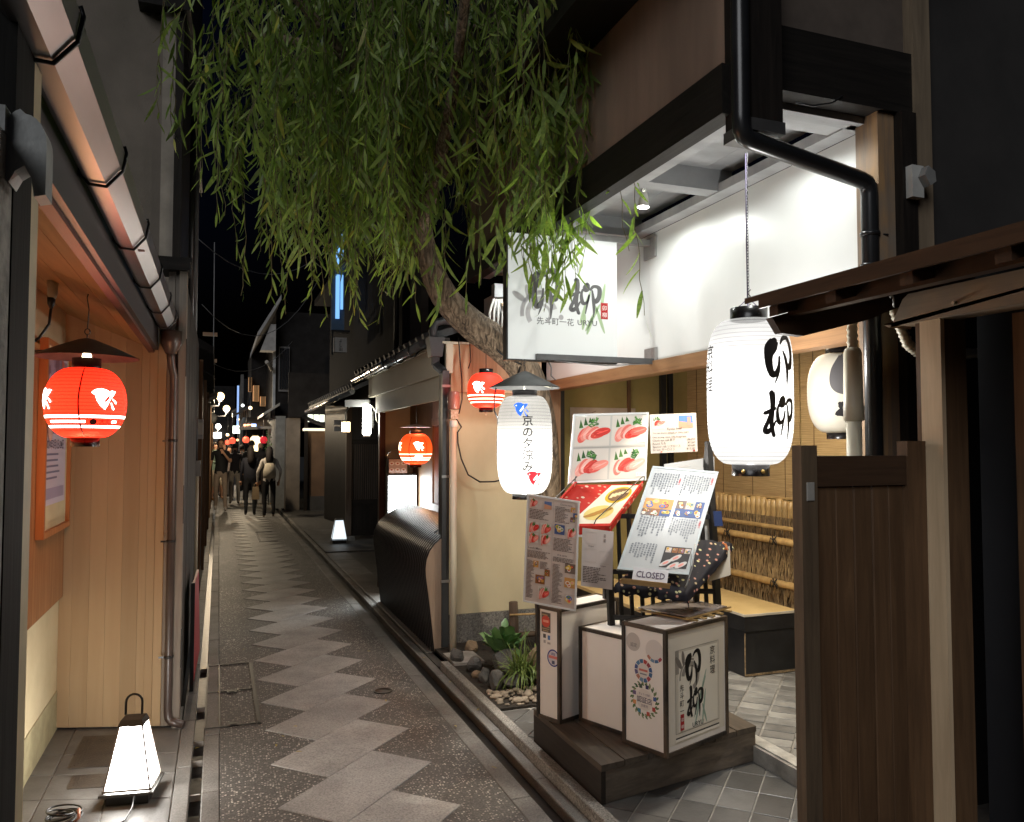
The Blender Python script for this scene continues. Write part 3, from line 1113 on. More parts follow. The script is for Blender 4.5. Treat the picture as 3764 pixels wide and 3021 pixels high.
# ------------------------------------------------------------------ restaurant on the right
PANEL = plain('white_panel', (.66, .675, .665), .36, (.59, .605, .595), 1.6, lo=.25, hi=.75)
BROWNWALL = plain('brown_plaster', (.26, .185, .135), .9, (.18, .128, .094), 2.4, (1, 1.6, .25), bmp=.2, bscale=140)
SOFFIT = plain('grey_soffit', (.38, .39, .40), .5, (.26, .268, .276), 2, (1, 3, 1), bmp=.12, bscale=50)
OLIVE = plain('olive_wall', (.30, .235, .085), .85, (.23, .18, .06), 3)
BAMBOO = plain('bamboo', (.50, .34, .14), .42, (.34, .21, .08), 4, (6, 6, 1.2), piece=.3)
DRYTWIG = plain('brushwood', (.46, .32, .15), .8, (.20, .13, .06), 14)
STRAW = plain('sudare_reed', (.44, .31, .145), .6, (.24, .155, .07), 9, (1, .6, 30))
GRAN = granite('granite_base', (.17, .165, .15), (.05, .05, .045), (.34, .33, .30), 95, .6, 0)

rs = thing('restaurant', 'restaurant with bright white wall under dark overhang, willow in front', 'building', (2.6, 4.3, 0))
MB().box(2.55, 2.60, 4.372, 6.06, 2.13, 2.935).build('white_wall_panel', PANEL, rs)
MB().box(2.55, 2.60, 2.585, 4.37, 2.13, 2.935).build('white_wall_panel', PANEL, rs)
MB().cbox((2.625, 2.585, 2.045), (0, 0, .083), (0, 3.48, 0), (-.10, 0, 0), .003).build('lintel', LINTEL, rs)
# overhang: fascia beam, soffit, cross beams
MB().box(1.78, 1.86, 2.50, 5.86, 2.865, 3.06).build('fascia_beam', DARKY, rs)
MB().box(1.86, 1.98, 2.55, 5.84, 2.905, 2.935).build('soffit_trim', SOFFIT, rs)
for i in range(4):
    x = 1.86 + .174 * i
    MB().box(x + .001, x + .173, 2.5, 5.84, 3.06, 3.075).build('soffit_board', SOFFIT, rs)
for y in (2.60, 3.50, 4.46, 5.72):
    MB().box(1.98, 2.548, y, y + .10, 2.945, 3.0595).build('cross_beam', SOFFIT, rs)
MB().box(2.46, 2.5485, 2.56, 5.86, 2.937, 2.985).build('wall_beam', SOFFIT, rs)
MB().box(1.815, 2.68, 5.75, 5.85, 2.94, 3.68).build('end_wall', BROWNWALL, rs)
MB().box(1.82, 1.90, 2.47, 5.85, 3.061, 3.69).build('upper_wall', BROWNWALL, rs)
MB().box(1.55, 2.8, 2.3, 5.95, 3.70, 3.78).build('upper_eave', DARKY, rs)
MB().box(1.74, 1.82, 2.3, 5.9, 3.78, 6.2).build('upper_storey_wall', DARKZ, rs)
MB().box(1.84, 3.2, 2.48, 2.56, 3.22, 6.2).build('side_wall_upper', plain('dark_brown_plaster', (.11, .085, .068), .9), rs)
MB().box(1.957, 2.70, 2.44, 2.53, 2.965, 3.22).build('end_beam', DARKX, rs)
MB().box(2.05, 2.62, 2.532, 2.60, 2.937, 2.97).build('end_trim', SOFFIT, rs)
hp = MB().box(1.815, 1.955, 2.37, 2.53, 2.79, 6.0).build('hanging_post', DARKZ, rs)
MB().box(1.809, 1.961, 2.364, 2.536, 2.755, 2.80).build('post_cap', plain('cap_metal', (.16, .155, .15), .35, metal=.6), hp)
# corner posts by the gate
MB().box(2.50, 2.585, 2.46, 2.58, 0.1, 2.964).build('corner_post', wood('aged_post', (.42, .25, .11), (.15, .12, .10), 'z', .6, .5, .3, 0, weather=(.20, .18, .155)), rs)
MB().box(2.587, 2.665, 2.42, 2.52, .1, 2.964).build('corner_post', DARKZ, rs)
MB().box(2.668, 2.76, 2.43, 2.50, .1, 5.0).build('pale_stud', wood('pale_stud_wood', (.26, .20, .135), (.13, .10, .07), 'z', .7, .7, .3, 0), rs)
MB().box(2.762, 4.6, 2.46, 2.56, .1, 6.0).build('side_wall', plain('dark_side_wall', (.03, .027, .025), .9, (.02, .018, .017), 3), rs)
# black downpipe
dp = [(1.775, 2.38, 6.0), (1.775, 2.38, 2.80), (1.778, 2.38, 2.755), (1.792, 2.382, 2.732), (1.815, 2.385, 2.722), (2.42, 2.475, 2.675), (2.452, 2.48, 2.668), (2.468, 2.482, 2.652), (2.473, 2.483, 2.62), (2.473, 2.483, .1)]
MB().tube(dp, .034, 16).build('downpipe', plain('black_pipe', (.02, .021, .022), .28, (.012, .012, .013), 4), rs)
for z in (2.45, 2.32, 1.2):
    MB().lathe((2.473, 2.483, z), [(.0345, 0), (.039, 0), (.039, .016), (.0345, .016)], 16).tube([(2.5, 2.47, z + .008), (2.54, 2.455, z + .006)], .004, 6).build('pipe_clip', MC['black_pipe'], rs)
MB().tube([(2.08, 2.45, 2.93), (2.16, 2.44, 2.925), (2.25, 2.44, 2.95), (2.30, 2.438, 2.985)], .004, 6).build('loose_cord', BLACKM, rs)
# cream side wall with granite base and timber
MB().box(1.705, 2.50, 6.06, 6.2, .272, 2.02).build('cream_wall', plain('cream_wall_plaster', (.60, .53, .35), .9, (.50, .44, .29), 2, (1, 1, .5), bmp=.12, bscale=150), rs)
MB().box(1.70, 2.50, 6.045, 6.2, .0, .27).build('granite_base', GRAN, rs)
MB().box(1.665, 1.704, 6.02, 6.2, 0, 2.45).build('dark_edge_post', DARKZ, rs)
for i, (x0, x1) in enumerate(((1.72, 1.90), (1.902, 2.10), (2.102, 2.30), (2.302, 2.498))):
    MB().cbox((x0, 6.06, 2.022), (x1 - x0, 0, 0), (0, 0, .38), (0, -.02, 0), .002).build('timber_board', HINOKIZ, rs)
MB().box(2.50, 2.62, 5.93, 6.08, .1, 2.13).build('porch_post', wood('porch_post_wood', (.34, .22, .13), (.17, .11, .07), 'z', .6, .7, .25, 0), rs)
# porch: far wall, back wall, ceiling, near wall
MB().box(2.62, 3.78, 6.06, 6.16, .1, 2.5).build('olive_wall', OLIVE, rs)
MB().box(3.74, 3.82, 2.6, 6.1, .1, 2.5).build('porch_back_wall', OLIVE, rs)
MB().box(2.60, 3.80, 2.58, 6.1, 2.42, 2.46).build('porch_ceiling', plain('porch_ceiling_board', (.30, .22, .14), .7), rs)
MB().box(2.60, 3.80, 2.58, 2.68, .1, 2.45).build('porch_near_wall', OLIVE, rs)
for x, w in ((2.66, .035), (3.62, .05), (3.70, .04)):
    MB().box(x, x + w, 6.02, 6.058, .1, 2.3).build('window_stile', BLACKM, rs)
MB().box(3.30, 3.325, 6.03, 6.058, .1, 2.3).build('window_stile', BROWNZ, rs)
pn = MB().obox((2.76, 6.05, 1.62), (.62, 0, 0), (0, .004, 0), (0, 0, .30)).build('paper_notice', plain('stained_paper', (.50, .42, .34), .9, (.36, .29, .24), 5), rs)
for k in range(9):
    x, zz = 2.78 + random.random() * .55, 1.66 + random.random() * .22
    MB().beam((x, 6.047, zz), (x + random.uniform(.03, .08), 6.047, zz + random.uniform(-.03, .03)), .004, .004).build('ink_mark', ink(120, 100, 84), pn)
# sudare blind, bamboo row, brushwood fence
sd = thing('reed_blind', 'rolled out reed blind hanging on back wall of restaurant porch', 'blind', (3.7, 4.6, 1.2))
for y0, y1, zb in ((3.0, 4.36, 1.235), (4.37, 5.75, 1.235)):
    mb = MB()
    z = zb
    while z < 2.3:
        mb.box(3.705, 3.712 + random.uniform(0, .003), y0 + random.uniform(0, .006), y1 - random.uniform(0, .006), z, z + .0100)
        z += .0125
    mb.build('reed_screen', STRAW, sd, 'stuff')
    MB().beam((3.70, y0, zb - .004), (3.70, y1, zb - .004), .014, .012).build('bottom_lath', BAMBOO, sd)
    for k in range(4):
        yy = y0 + .15 + k * .36
        MB().box(3.7005, 3.704, yy, yy + .004, zb, 2.3).build('binding_cord', flat('cord_brown', (.12, .07, .03)), sd)
bf = thing('brushwood_fence', 'brushwood and bamboo fence panel behind black bench in porch', 'fence', (3.66, 4.7, .4))
for i in range(38):
    y = 3.55 + i * .0565
    r_ = .026 + random.uniform(-.003, .003)
    MB().tube([(3.69, y, .3), (3.69, y, .85), (3.69, y, 1.16), (3.69, y, 1.165), (3.69, y, 1.225 + random.uniform(-.01, .01))], [r_, r_, r_ * .98, r_ * 1.06, r_], 8).build('bamboo_pole', BAMBOO, bf)
mb = MB()
rn = random.Random(5)
for i in range(1500):
    y = rn.uniform(3.5, 5.7)
    lvl = rn.choice((0, 0, 1, 1, 2))
    z0 = (.36, .60, .84)[lvl] + rn.uniform(-.05, .05)
    z1 = z0 + rn.uniform(.18, .34)
    z1 = min(z1, 1.15 + rn.uniform(-.03, .03))
    x = 3.655 - .006 * (2 - lvl) + rn.uniform(-.018, .012)
    dy = rn.uniform(-.09, .09)
    mb.tube([(x - .008, y, z0), (x + rn.uniform(-.01, .006), y + dy * .5, (z0 + z1) / 2), (x + .01, y + dy, z1)], [rn.uniform(.0018, .004)] * 2 + [.0012], 3, cap=False)
mb.build('brushwood', DRYTWIG, bf, 'stuff')
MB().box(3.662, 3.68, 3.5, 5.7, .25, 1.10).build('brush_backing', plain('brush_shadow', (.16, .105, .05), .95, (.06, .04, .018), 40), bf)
for z, r_ in ((1.035, .016), (.945, .024), (.655, .024)):
    pts = [(3.62, 3.4 + .2 * k, z + (.001 if k % 2 else 0)) for k in range(13)]
    MB().tube(pts, r_, 10).build('bamboo_rail', BAMBOO, bf)
    if r_ > .02:
        for y in (4.02, 4.52, 5.05):
            m2 = MB()
            for s in (-1, 1):
                m2.tube([(3.60, y - .02 * s, z - .03), (3.592, y, z), (3.60, y + .02 * s, z + .03)], .005, 5)
                m2.tube([(3.59, y, z), (3.585, y + .02 * s, z + .018), (3.59, y + .035 * s, z - .01), (3.59, y + .03 * s, z - .035)], .0035, 5)
            m2.build('cord_knot', flat('black_cord', (.02, .017, .014)), bf)
MB().tube([(3.60, 4.02, .3), (3.60, 4.03, .86)], .015, 8).build('white_stake', plain('white_stick', (.62, .58, .52), .7), bf)
bp = thing('bamboo_screen', 'upright bamboo poles on porch back wall behind beige pole', 'screen', (3.70, 3.3, 1.2))
for i in range(9):
    y = 3.06 + i * .053
    MB().tube([(3.66, y, .3), (3.66, y, 1.35), (3.66, y, 1.355), (3.66, y, 2.0)], [.024, .024, .026, .024], 8).build('bamboo_pole', BAMBOO, bp)
pb = thing('blue_poster', 'blue poster behind the beige pole above the gate leaf', 'poster', (3.62, 3.2, 1.2))
pbs = MB().box(3.60, 3.604, 2.98, 3.36, 1.2, 1.66).build('poster_sheet', ink(22, 62, 122), pb)
P = Print((3.60, 3.36, 1.2), (0, -1, 0), (0, 0, 1))
P.text('MIO', .05, .33, .06, ink(210, 220, 235))
P.rect(.05, .28, .2, .285, ink(150, 170, 200))
P.text('ご案内', .05, .22, .03, ink(200, 210, 230))
P.rect(.1, .03, .34, .12, ink(215, 215, 215))
P.build('poster_print', pbs)
dl = thing('assumed_downlight', 'assumed recessed round downlight in the porch ceiling behind the lintel', 'downlight', (2.95, 3.6, 2.40))  # unseen lamp, assumed from top-lit lantern and bench, added to brighten the porch
MB().lathe((2.95, 3.6, 2.405), [(.05, .012), (.055, 0), (.042, 0), (.04, .012)], 20).build('trim_ring', WHITEP, dl)
MB().lathe((2.95, 3.6, 2.410), [(.04, 0), (.001, 0)], 20).build('lit_disc', glow('assumed_disc', (1, .9, .72), 6), dl)
lamp('assumed_beam', 'SPOT', (2.95, 3.6, 2.40), 40, (1, .88, .68), dl, .04, target=(3.05, 4.1, 0), spot_size=R(150), spot_blend=.7)
# black bench with pale mat top
be = thing('black_bench', 'long worn black wooden bench with pale mat top in porch', 'bench', (3.4, 5.0, .12))
BLKBENCH = plain('worn_black_paint', (.022, .022, .023), .45, (.011, .011, .012), 6)
MB().box(3.17, 3.60, 4.28, 5.95, .125, .405).build('bench_body', BLKBENCH, be)
MB().box(3.165, 3.605, 4.274, 5.956, .408, .505).build('bench_skirt', BLKBENCH, be)
MB().cbox((3.172, 4.281, .505), (.426, 0, 0), (0, 1.67, 0), (0, 0, .012), .003).build('mat_top', plain('tan_mat', (.62, .45, .20), .7, (.55, .39, .165), 5, bmp=.1, bscale=200), be)
EDGE = plain('worn_edge', (.42, .30, .17), .7, (.10, .07, .04), 30)
MB().box(3.162, 3.172, 4.2705, 5.96, .505, .5185).box(3.172, 3.608, 4.2705, 4.2795, .505, .5185).build('mat_edge', plain('mat_edge_white', (.6, .55, .45), .7), be)
MB().box(3.1675, 3.1735, 4.2765, 4.2825, .13, .40).build('worn_corner', EDGE, be)
MB().box(3.175, 3.60, 4.276, 4.2795, .127, .14).build('worn_foot_edge', EDGE, be)

b2_ = thing('low_bench', 'pale topped low bench glimpsed through black lattice stand', 'bench', (2.9, 5.3, .12))
MB().box(2.70, 3.10, 4.70, 5.92, .125, .47).build('bench_body', BLKBENCH, b2_)
MB().cbox((2.69, 4.69, .47), (.42, 0, 0), (0, 1.24, 0), (0, 0, .025), .003).build('mat_top', MC['tan_mat'], b2_)

# sign panel on brackets ------------------------------------------------
SIGNW = glow('sign_added_glow', (.95, 1, .96), .11, (.46, .47, .46))  # added emission stands in for the spotlights shining on the panel
sg = thing('hanging_sign', 'square white hanging sign with brush lettering and red seal by willow', 'sign', (1.93, 4.35, 2.1))
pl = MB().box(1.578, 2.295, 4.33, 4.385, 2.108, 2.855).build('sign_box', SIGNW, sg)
MB().box(1.568, 1.577, 4.326, 4.389, 2.10, 2.862).box(1.577, 2.296, 4.332, 4.389, 2.10, 2.1075).build('sign_edge', BLACKM, sg)
MB().box(1.75, 2.545, 4.30, 4.329, 2.105, 2.140).build('bracket_arm', plain('grey_bracket', (.12, .125, .13), .4, metal=.3), sg)
MB().box(1.75, 2.545, 4.335, 4.38, 2.858, 2.895).build('bracket_arm', plain('steel_bracket', (.35, .35, .34), .4, metal=.5), sg)
for z0, z1 in ((2.08, 2.21), (2.78, 2.91)):
    MB().box(2.535, 2.549, 4.28, 4.42, z0, z1).build('wall_plate', MC['steel_bracket'], sg)
MB().tube([(1.83, 4.32, 2.10), (1.84, 4.30, 2.06), (1.835, 4.29, 2.01), (1.86, 4.28, 1.985)], .004, 6).tube([(1.86, 4.3, 2.10), (2.2, 4.3, 2.085), (2.53, 4.31, 2.11), (2.545, 4.30, 2.05)], .004, 6).build('cable', plain('grey_cable', (.2, .2, .2), .5), sg)

U1 = [(822, 528, 20), (795, 580, 27), (778, 640, 18), (782, 715, 15), (802, 772, 13), (826, 748, 9), (842, 700, 6), (849, 640, 5)]
U2 = [(849, 640, 4), (844, 730, 6), (830, 785, 5), (813, 830, 2)]
U3 = [(878, 600, 4), (900, 660, 9), (911, 740, 9), (908, 800, 6), (905, 858, 2)]
U4 = [(860, 552, 4), (888, 512, 9), (932, 505, 14), (955, 560, 14), (957, 640, 13), (938, 708, 15), (913, 694, 7)]
Y1_ = [(776, 1022, 9), (805, 1006, 9), (842, 984, 8)]
Y2_ = [(820, 872, 13), (826, 930, 12), (822, 1020, 9), (818, 1100, 9), (836, 1178, 8)]
Y3_ = [(818, 1010, 8), (800, 1065, 8), (779, 1128, 9), (792, 1146, 13), (822, 1118, 7), (845, 1070, 4)]
Y4_ = [(898, 905, 12), (886, 955, 18), (862, 972, 6), (855, 1025, 8), (868, 1083, 10), (900, 1062, 6), (912, 1000, 4), (896, 1090, 5), (884, 1175, 2)]
Y5_ = [(918, 962, 5), (945, 926, 9), (984, 940, 11), (982, 1018, 11), (956, 1060, 13), (938, 1042, 6)]
Y6_ = [(933, 962, 4), (942, 1050, 8), (946, 1130, 6), (942, 1200, 2)]


def em(st, x0, y0):
    return [((a - x0) / 370, (y0 - b2) / 370, w / 370) for a, b2, w in st]


KANJI_U = [em(s, 770, 860) for s in (U1, U2, U3, U4)]
KANJI_Y = [em(s, 770, 1240) for s in (Y1_, Y2_, Y3_, Y4_, Y5_, Y6_)]


def kanji(P, strokes, x, y, s, m, layer=1, sx=1):
    for k, st in enumerate(strokes):
        P.stroke(st, m, x, y, s, layer + .15 * k, sx)


def seal(P, x, y, w, h, layer=2):
    RS = ink(176, 28, 34)
    P.rect(x, y, x + w, y + h, RS, layer)
    P.frame(x + w * .08, y + h * .04, x + w * .92, y + h * .96, w * .03, ink(214, 120, 116), layer + 1)
    P.text('卯', x + w * .16, y + h * .55, w * .72, ink(240, 225, 218), layer + 1)
    P.text('柳', x + w * .16, y + h * .13, w * .72, ink(240, 225, 218), layer + 1)


P = Print((1.578, 4.33, 2.108), (1, 0, 0), (0, 0, 1), lift=.0008)
GREY = lambda v: glow('sign_ink_%d' % v, lin((v, v, v)), .10, lin((v, v, v)))  # sign inks carry the same added glow as the panel
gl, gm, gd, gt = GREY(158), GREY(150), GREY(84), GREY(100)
# pale flower swirl and willow leaves behind the characters
for a, r0, r1, s0, s1 in ((0, .075, .105, 20, 215), (0, .115, .14, 60, 190), (0, .045, .062, -60, 160)):
    P.ring(.215, .275, r0, r1, gl, 1, s0, s1, sy=1)
P.disc(.07, .37, .05, gl, 1, ry=.019, a=-32)
P.disc(.125, .40, .045, gl, 1, ry=.017, a=-78)
P.disc(.34, .26, .016, gm, 1)
LG = glow('sign_leaf_green', lin((148, 168, 132)), .1, lin((148, 168, 132)))
for x, y, a, l in ((.50, .33, 70, .11), (.62, .40, 80, .09), (.55, .27, 60, .10), (.60, .26, -70, .09), (.53, .22, 70, .06), (.49, .24, 80, .05)):
    P.disc(x, y, l, LG, 1, ry=.011, a=a)
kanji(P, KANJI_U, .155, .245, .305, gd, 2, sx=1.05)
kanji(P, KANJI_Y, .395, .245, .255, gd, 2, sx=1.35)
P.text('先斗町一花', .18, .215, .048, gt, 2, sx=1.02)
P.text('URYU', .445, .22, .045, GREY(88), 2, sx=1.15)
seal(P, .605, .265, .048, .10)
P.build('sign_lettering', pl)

# spot lights under the overhang ------------------------------------------
for k, (x, y, tx, ty, tz, en) in enumerate(((2.22, 3.86, 2.05, 3.90, .1, 4.2), (2.22, 2.78, 2.15, 2.95, .1, 3), (2.03, 5.05, 1.5, 4.9, 1.6, 13))):
    sp = thing('spot_light', ('small white spotlight under the overhang behind the sign top', 'small white spotlight under the overhang near the hanging black post', 'small white spotlight under the overhang beside the willow trunk')[k], 'spotlight', (x, y, 2.95))
    dr = (V((tx, ty, tz)) - V((x, y, 3.0))).normalized()
    p0 = V((x, y, 3.02))
    p1 = p0 + dr * .085
    MB().tube([p0, p0 + dr * .03, p1], [.018, .026, .034], 14, cap=False).build('lamp_cone', WHITEP, sp)
    MB().tube([(x, y, 3.058), p0 + dr * .02], .008, 8).build('lamp_stem', WHITEP, sp)
    MB().tube([p1 - dr * .012, p1 - dr * .010], .030, 14).build('lamp_lens', glow('spot_lens', (1, .97, .9), 12), sp)
    lamp('spot_beam', 'SPOT', p1 + dr * .004, en, (.97, 1, .96), sp, .025, target=V((tx, ty, tz)), spot_size=R(176), spot_blend=.35)

# neighbouring gate at the right edge --------------------------------------
gt_ = thing('timber_gate', 'open dark brown timber gate leaf with roofed gate posts at right', 'gate', (2.3, 2.0, 0))
MB().box(1.772, 1.835, 2.085, 2.13, .06, 1.60).build('gate_stile', wood('stile_wood', (.17, .12, .075), (.085, .06, .04), 'z', .55, .8, .25, 0), gt_)
MB().box(2.222, 2.305, 2.085, 2.13, .06, 1.615).build('gate_stile', BROWNZ, gt_)
MB().box(1.836, 2.221, 2.09, 2.125, 1.465, 1.565).build('gate_rail', BROWNX, gt_)
MB().box(1.836, 2.221, 2.09, 2.125, .06, .16).build('gate_rail', BROWNX, gt_)
xx = [1.836, 1.925, 2.002, 2.08, 2.152, 2.221]
for i in range(5):
    MB().cbox((xx[i] + .0015, 2.118, .16), (xx[i + 1] - xx[i] - .003, 0, 0), (0, 0, 1.305), (0, -.014 - random.uniform(0, .003), 0), .003).build('gate_board', BROWNZ, gt_)
MB().cbox((1.79, 2.0855, 1.42), (.03, 0, 0), (0, 0, .06), (0, -.006, 0), .002).build('chipped_patch', plain('chipped_wood', (.42, .40, .36), .8), gt_)
MB().box(2.312, 2.33, 2.02, 2.105, .0, 2.035).build('gate_post', HINOKIZ, gt_)  # pale strip stands for the lamplit side of the post
MB().box(2.3305, 2.43, 2.021, 2.14, .0, 2.04).build('post_shaded_side', BROWNZ, gt_)  # dark brown piece paints the shaded side of the same post
bm = MB()
bm.prism([(2.255, 2.045), (2.225, 2.03), (2.21, 2.05), (2.19, 2.085), (2.165, 2.125), (2.14, 2.14), (.9, 2.14), (.9, 2.035), (2.19, 2.035)][::-1], (2.30, 0, 0), (0, 1, 0), (0, 0, 1), (.10, 0, 0))
bm.build('gate_beam', HINOKIY, gt_)
MB().tube([(2.29, 1.95, 2.075), (2.302, 1.95, 2.075)], .006, 8).build('peg', plain('pale_peg', (.6, .5, .35), .6), gt_)
MB().box(2.42, 2.50, .3, 1.84, .0, 2.03).build('door_frame', BROWNZ, gt_)
MB().box(2.52, 2.6, .2, 2.05, 0, 2.2).build('dark_doorway', flat('unlit_interior', (.006, .006, .008), .9), gt_)
# roof over the gate: deck boards sloping to the alley, rafters, fascia
ro = MB().hexa([(1.84, 1.0, 2.128), (2.9, 1.0, 2.43), (2.9, 2.46, 2.43), (1.84, 2.46, 2.128), (1.84, 1.0, 2.15), (2.9, 1.0, 2.455), (2.9, 2.46, 2.455), (1.84, 2.46, 2.15)]).build('roof_deck', BROWNY, gt_)
MB().hexa([(1.825, 1.0, 2.095), (1.838, 1.0, 2.095), (1.838, 2.36, 2.095), (1.825, 2.36, 2.095), (1.825, 1.0, 2.145), (1.838, 1.0, 2.148), (1.838, 2.36, 2.148), (1.825, 2.36, 2.145)]).build('roof_fascia', BROWNY, gt_)
for y in (1.10, 1.40, 1.70, 2.0, 2.28):
    MB().hexa([(1.845, y, 2.06), (2.9, y, 2.36), (2.9, y + .045, 2.36), (1.845, y + .045, 2.06), (1.845, y, 2.127), (2.9, y, 2.43), (2.9, y + .045, 2.43), (1.845, y + .045, 2.127)]).build('rafter', BROWNX, gt_)
for z, x in ((2.06, 1.93), (2.115, 2.12)):
    MB().box(x, x + .04, 1.0, 2.33, z + .01, z + .085).build('purlin', BROWNY, gt_)
bb = MB()
bb.prism([(1.86, 2.06), (1.90, 2.005), (2.0, 2.0), (2.12, 2.03), (2.30, 2.075), (2.9, 2.30), (2.9, 2.36)], (0, 2.33, 0), (1, 0, 0), (0, 0, 1), (0, .035, 0))
bb.build('barge_board', BROWNX, gt_)
MB().tube([(2.285, 2.19, 2.10), (2.285, 2.19, 2.135), (2.277, 2.19, 2.145), (2.268, 2.19, 2.135)], .004, 6).build('hook', MC['steel_bracket'], gt_)
sm_ = thing('stone_marker', 'rounded grey marker stone at foot of gate leaf', 'stone', (1.99, 1.96, 0))
MB().lathe((1.99, 1.96, 0), [(.062, 0), (.060, .2), (.056, .32), (.046, .375), (.026, .402), (.001, .41)], 18).build('stone_body', plain('grey_stone_foot', (.36, .34, .33), .85, (.26, .25, .24), 9, bmp=.3, bscale=50), sm_)

# beige standpipe and flexible conduit, camera box --------------------------
BEIGE = plain('beige_pvc', (.56, .52, .40), .42, (.48, .44, .33), 2)
po = thing('beige_pole', 'beige plastic standpipe with wide collar beside black downpipe', 'pipe', (2.33, 2.44, .1))
px, py = 2.335, 2.445
MB().tube([(px, py, .1), (px, py, 1.72)], .029, 16).build('pipe_shaft', BEIGE, po)
MB().lathe((px, py, 1.695), [(.030, 0), (.0385, .004), (.0385, .06), (.037, .064), (.034, .27), (.028, .285), (.02, .29)], 20).build('pipe_collar', BEIGE, po)
MB().lathe((px, py, 1.745), [(.039, 0), (.040, .002), (.039, .004)], 20).build('collar_ring', BEIGE, po)
flex = [(px, py, 1.98), (px, py, 2.10), (px + .005, py + .01, 2.20), (px + .03, py + .02, 2.27), (px + .08, py - .01, 2.29), (px + .13, py - .03, 2.25), (px + .145, py - .06, 2.16), (px + .15, py - .09, 2.07), (px + .17, py - .11, 1.99), (px + .22, py - .12, 1.955), (px + .32, py - .12, 1.95), (px + .6, py - .14, 1.98)]
fine = []
for i in range(len(flex) - 1):
    for k in range(14):
        fine.append(V(flex[i]).lerp(V(flex[i + 1]), k / 14))
MB().tube(fine, [.0185 if k % 3 else .0225 for k in range(len(fine))], 10).build('flexible_conduit', BEIGE, po)
MB().lathe((px - .008, py - .03, 1.53), [(.004, -.012), (.018, -.014), (.02, 0), (.018, .014), (.004, .012)], 10).build('valve_knob', plain('grime_knob', (.45, .42, .36), .6), po)
cx = thing('camera_box', 'small white box with cover on dark post above gate roof', 'box', (2.63, 2.39, 2.6))
MB().box(2.60, 2.66, 2.385, 2.418, 2.60, 2.73).build('box_body', plain('dim_white_box', (.55, .55, .52), .5), cx)
MB().prism([(0, 0), (.03, -.04), (.06, -.02), (.055, .02), (.02, .04)], (2.628, 2.35, 2.68), (1, 0, 0), (0, 0, 1), (0, .034, 0)).build('box_cover', plain('dim_grey_cover', (.25, .25, .24), .5), cx)

# ------------------------------------------------------------------ white lanterns
PAPER_BIG = glow('big_white_paper', (1, .985, .94), .62, (.04, .04, .04), 34, .64, .46, .76, .30)
PAPER_SM = glow('small_white_paper', (1, .97, .86), .55, (.04, .04, .04), 30, .56, .28, .78, .30)
INKB = flat('lantern_ink', (.012, .010, .012), .6)
INKG = flat('lantern_grey_ink', (.10, .095, .10), .6)
c = (2.19, 2.90, 1.835)
r2, s2, rd2 = lantern('white_lantern', 'large bright white paper lantern with black brush characters on chain', c, .182, .32, .078, .05, .048, 4.2, 2.2, 34, PAPER_BIG)
th = facing(c)
lamp('bulb_light', 'POINT', (c[0], c[1], c[2] - .02), 22, (1, .985, .95), r2, .05)
P = Print(fn=s2(th + 50), lift=.0015)
kanji(P, KANJI_U, -.085, .005, .225, INKB, 1, sx=1.2)
kanji(P, KANJI_Y, -.105, -.235, .225, INKB, 1, sx=1.2)
P.build('brush_lettering', r2)
P = Print(fn=s2(th - 66), lift=.0015)
P.column('京料理', 0, .205, .070, INKB, 1, 1.0, .012)
P.build('side_lettering', r2)
chain = MB()
for i in range(52):
    z = 2.235 + .013 * i
    if i % 2:
        pts = [(c[0] + .0045 * math.cos(a), c[1], z + .009 * math.sin(a)) for a in [k * math.pi / 4 for k in range(8)]]
    else:
        pts = [(c[0], c[1] + .0045 * math.cos(a), z + .009 * math.sin(a)) for a in [k * math.pi / 4 for k in range(8)]]
    chain.tube(pts, .0014, 4, closed=True)
chain.build('chain', plain('chain_metal', (.08, .075, .09), .4, metal=.5), r2)
MB().tube([(c[0] - .006, c[1], 2.9), (c[0] - .007, c[1], 2.5), (c[0] - .005, c[1], 2.23), (c[0], c[1], 2.2)], .0028, 6).build('cord', flat('violet_cord', (.06, .05, .09)), r2)
for a in (0, 120, 240):
    MB().tube([(c[0] + .06 * math.cos(R(a)), c[1] + .06 * math.sin(R(a)), 2.17), (c[0] + .05 * math.cos(R(a)), c[1] + .05 * math.sin(R(a)), 2.215), (c[0], c[1], 2.25)], .002, 6).build('hanger_wire', MC['violet_cord'], r2)
MB().tube([(c[0], c[1], 2.245), (c[0] + .01, c[1], 2.26), (c[0] - .004, c[1], 2.275), (c[0] + .012, c[1], 2.29)], .0022, 6).build('hook', MC['chain_metal'], r2)
GOLD = plain('gold_stud', (.75, .52, .18), .3, metal=.9)
for a in (-22, 38):
    t_ = R(th + a)
    MB().lathe((c[0] + .081 * math.cos(t_), c[1] + .081 * math.sin(t_), c[2] - .347), [(.001, -.009), (.008, -.006), (.009, 0), (.008, .006), (.001, .009)], 8).build('flower_stud', GOLD, r2)

c = (1.655, 4.26, 1.605)
r3, s3, rd3 = lantern('summer_lantern', 'oval white lantern with blue and red birds hanging under sign', c, .158, .283, .07, .03, .03, 3.6, 2.2, 30, PAPER_SM)
th = facing(c)
lamp('bulb_light', 'POINT', (c[0], c[1], c[2] - .05), 24, (1, .97, .90), r3, .05)
P = Print(fn=s3(th + 2), lift=.0015)
BL = glow('lit_blue', (.02, .10, .62), .55, (.02, .08, .5))
RD = glow('lit_red', (.75, .02, .03), .55, (.6, .02, .03))
WH = glow('lit_paper_gap', (1, 1, .95), .8)
bird(P, -.03, .20, .092, BL, WH)
bird(P, .05, -.185, .092, RD, WH)
P.column('京の夕涼み', .012, .165, .064, INKB, 1, 1.0, .012)
P.build('lettering', r3)
P = Print(fn=s3(th - 85), lift=.0015)
P.column('鴨川納涼', 0, .16, .055, INKB, 1, 1.2, .012)
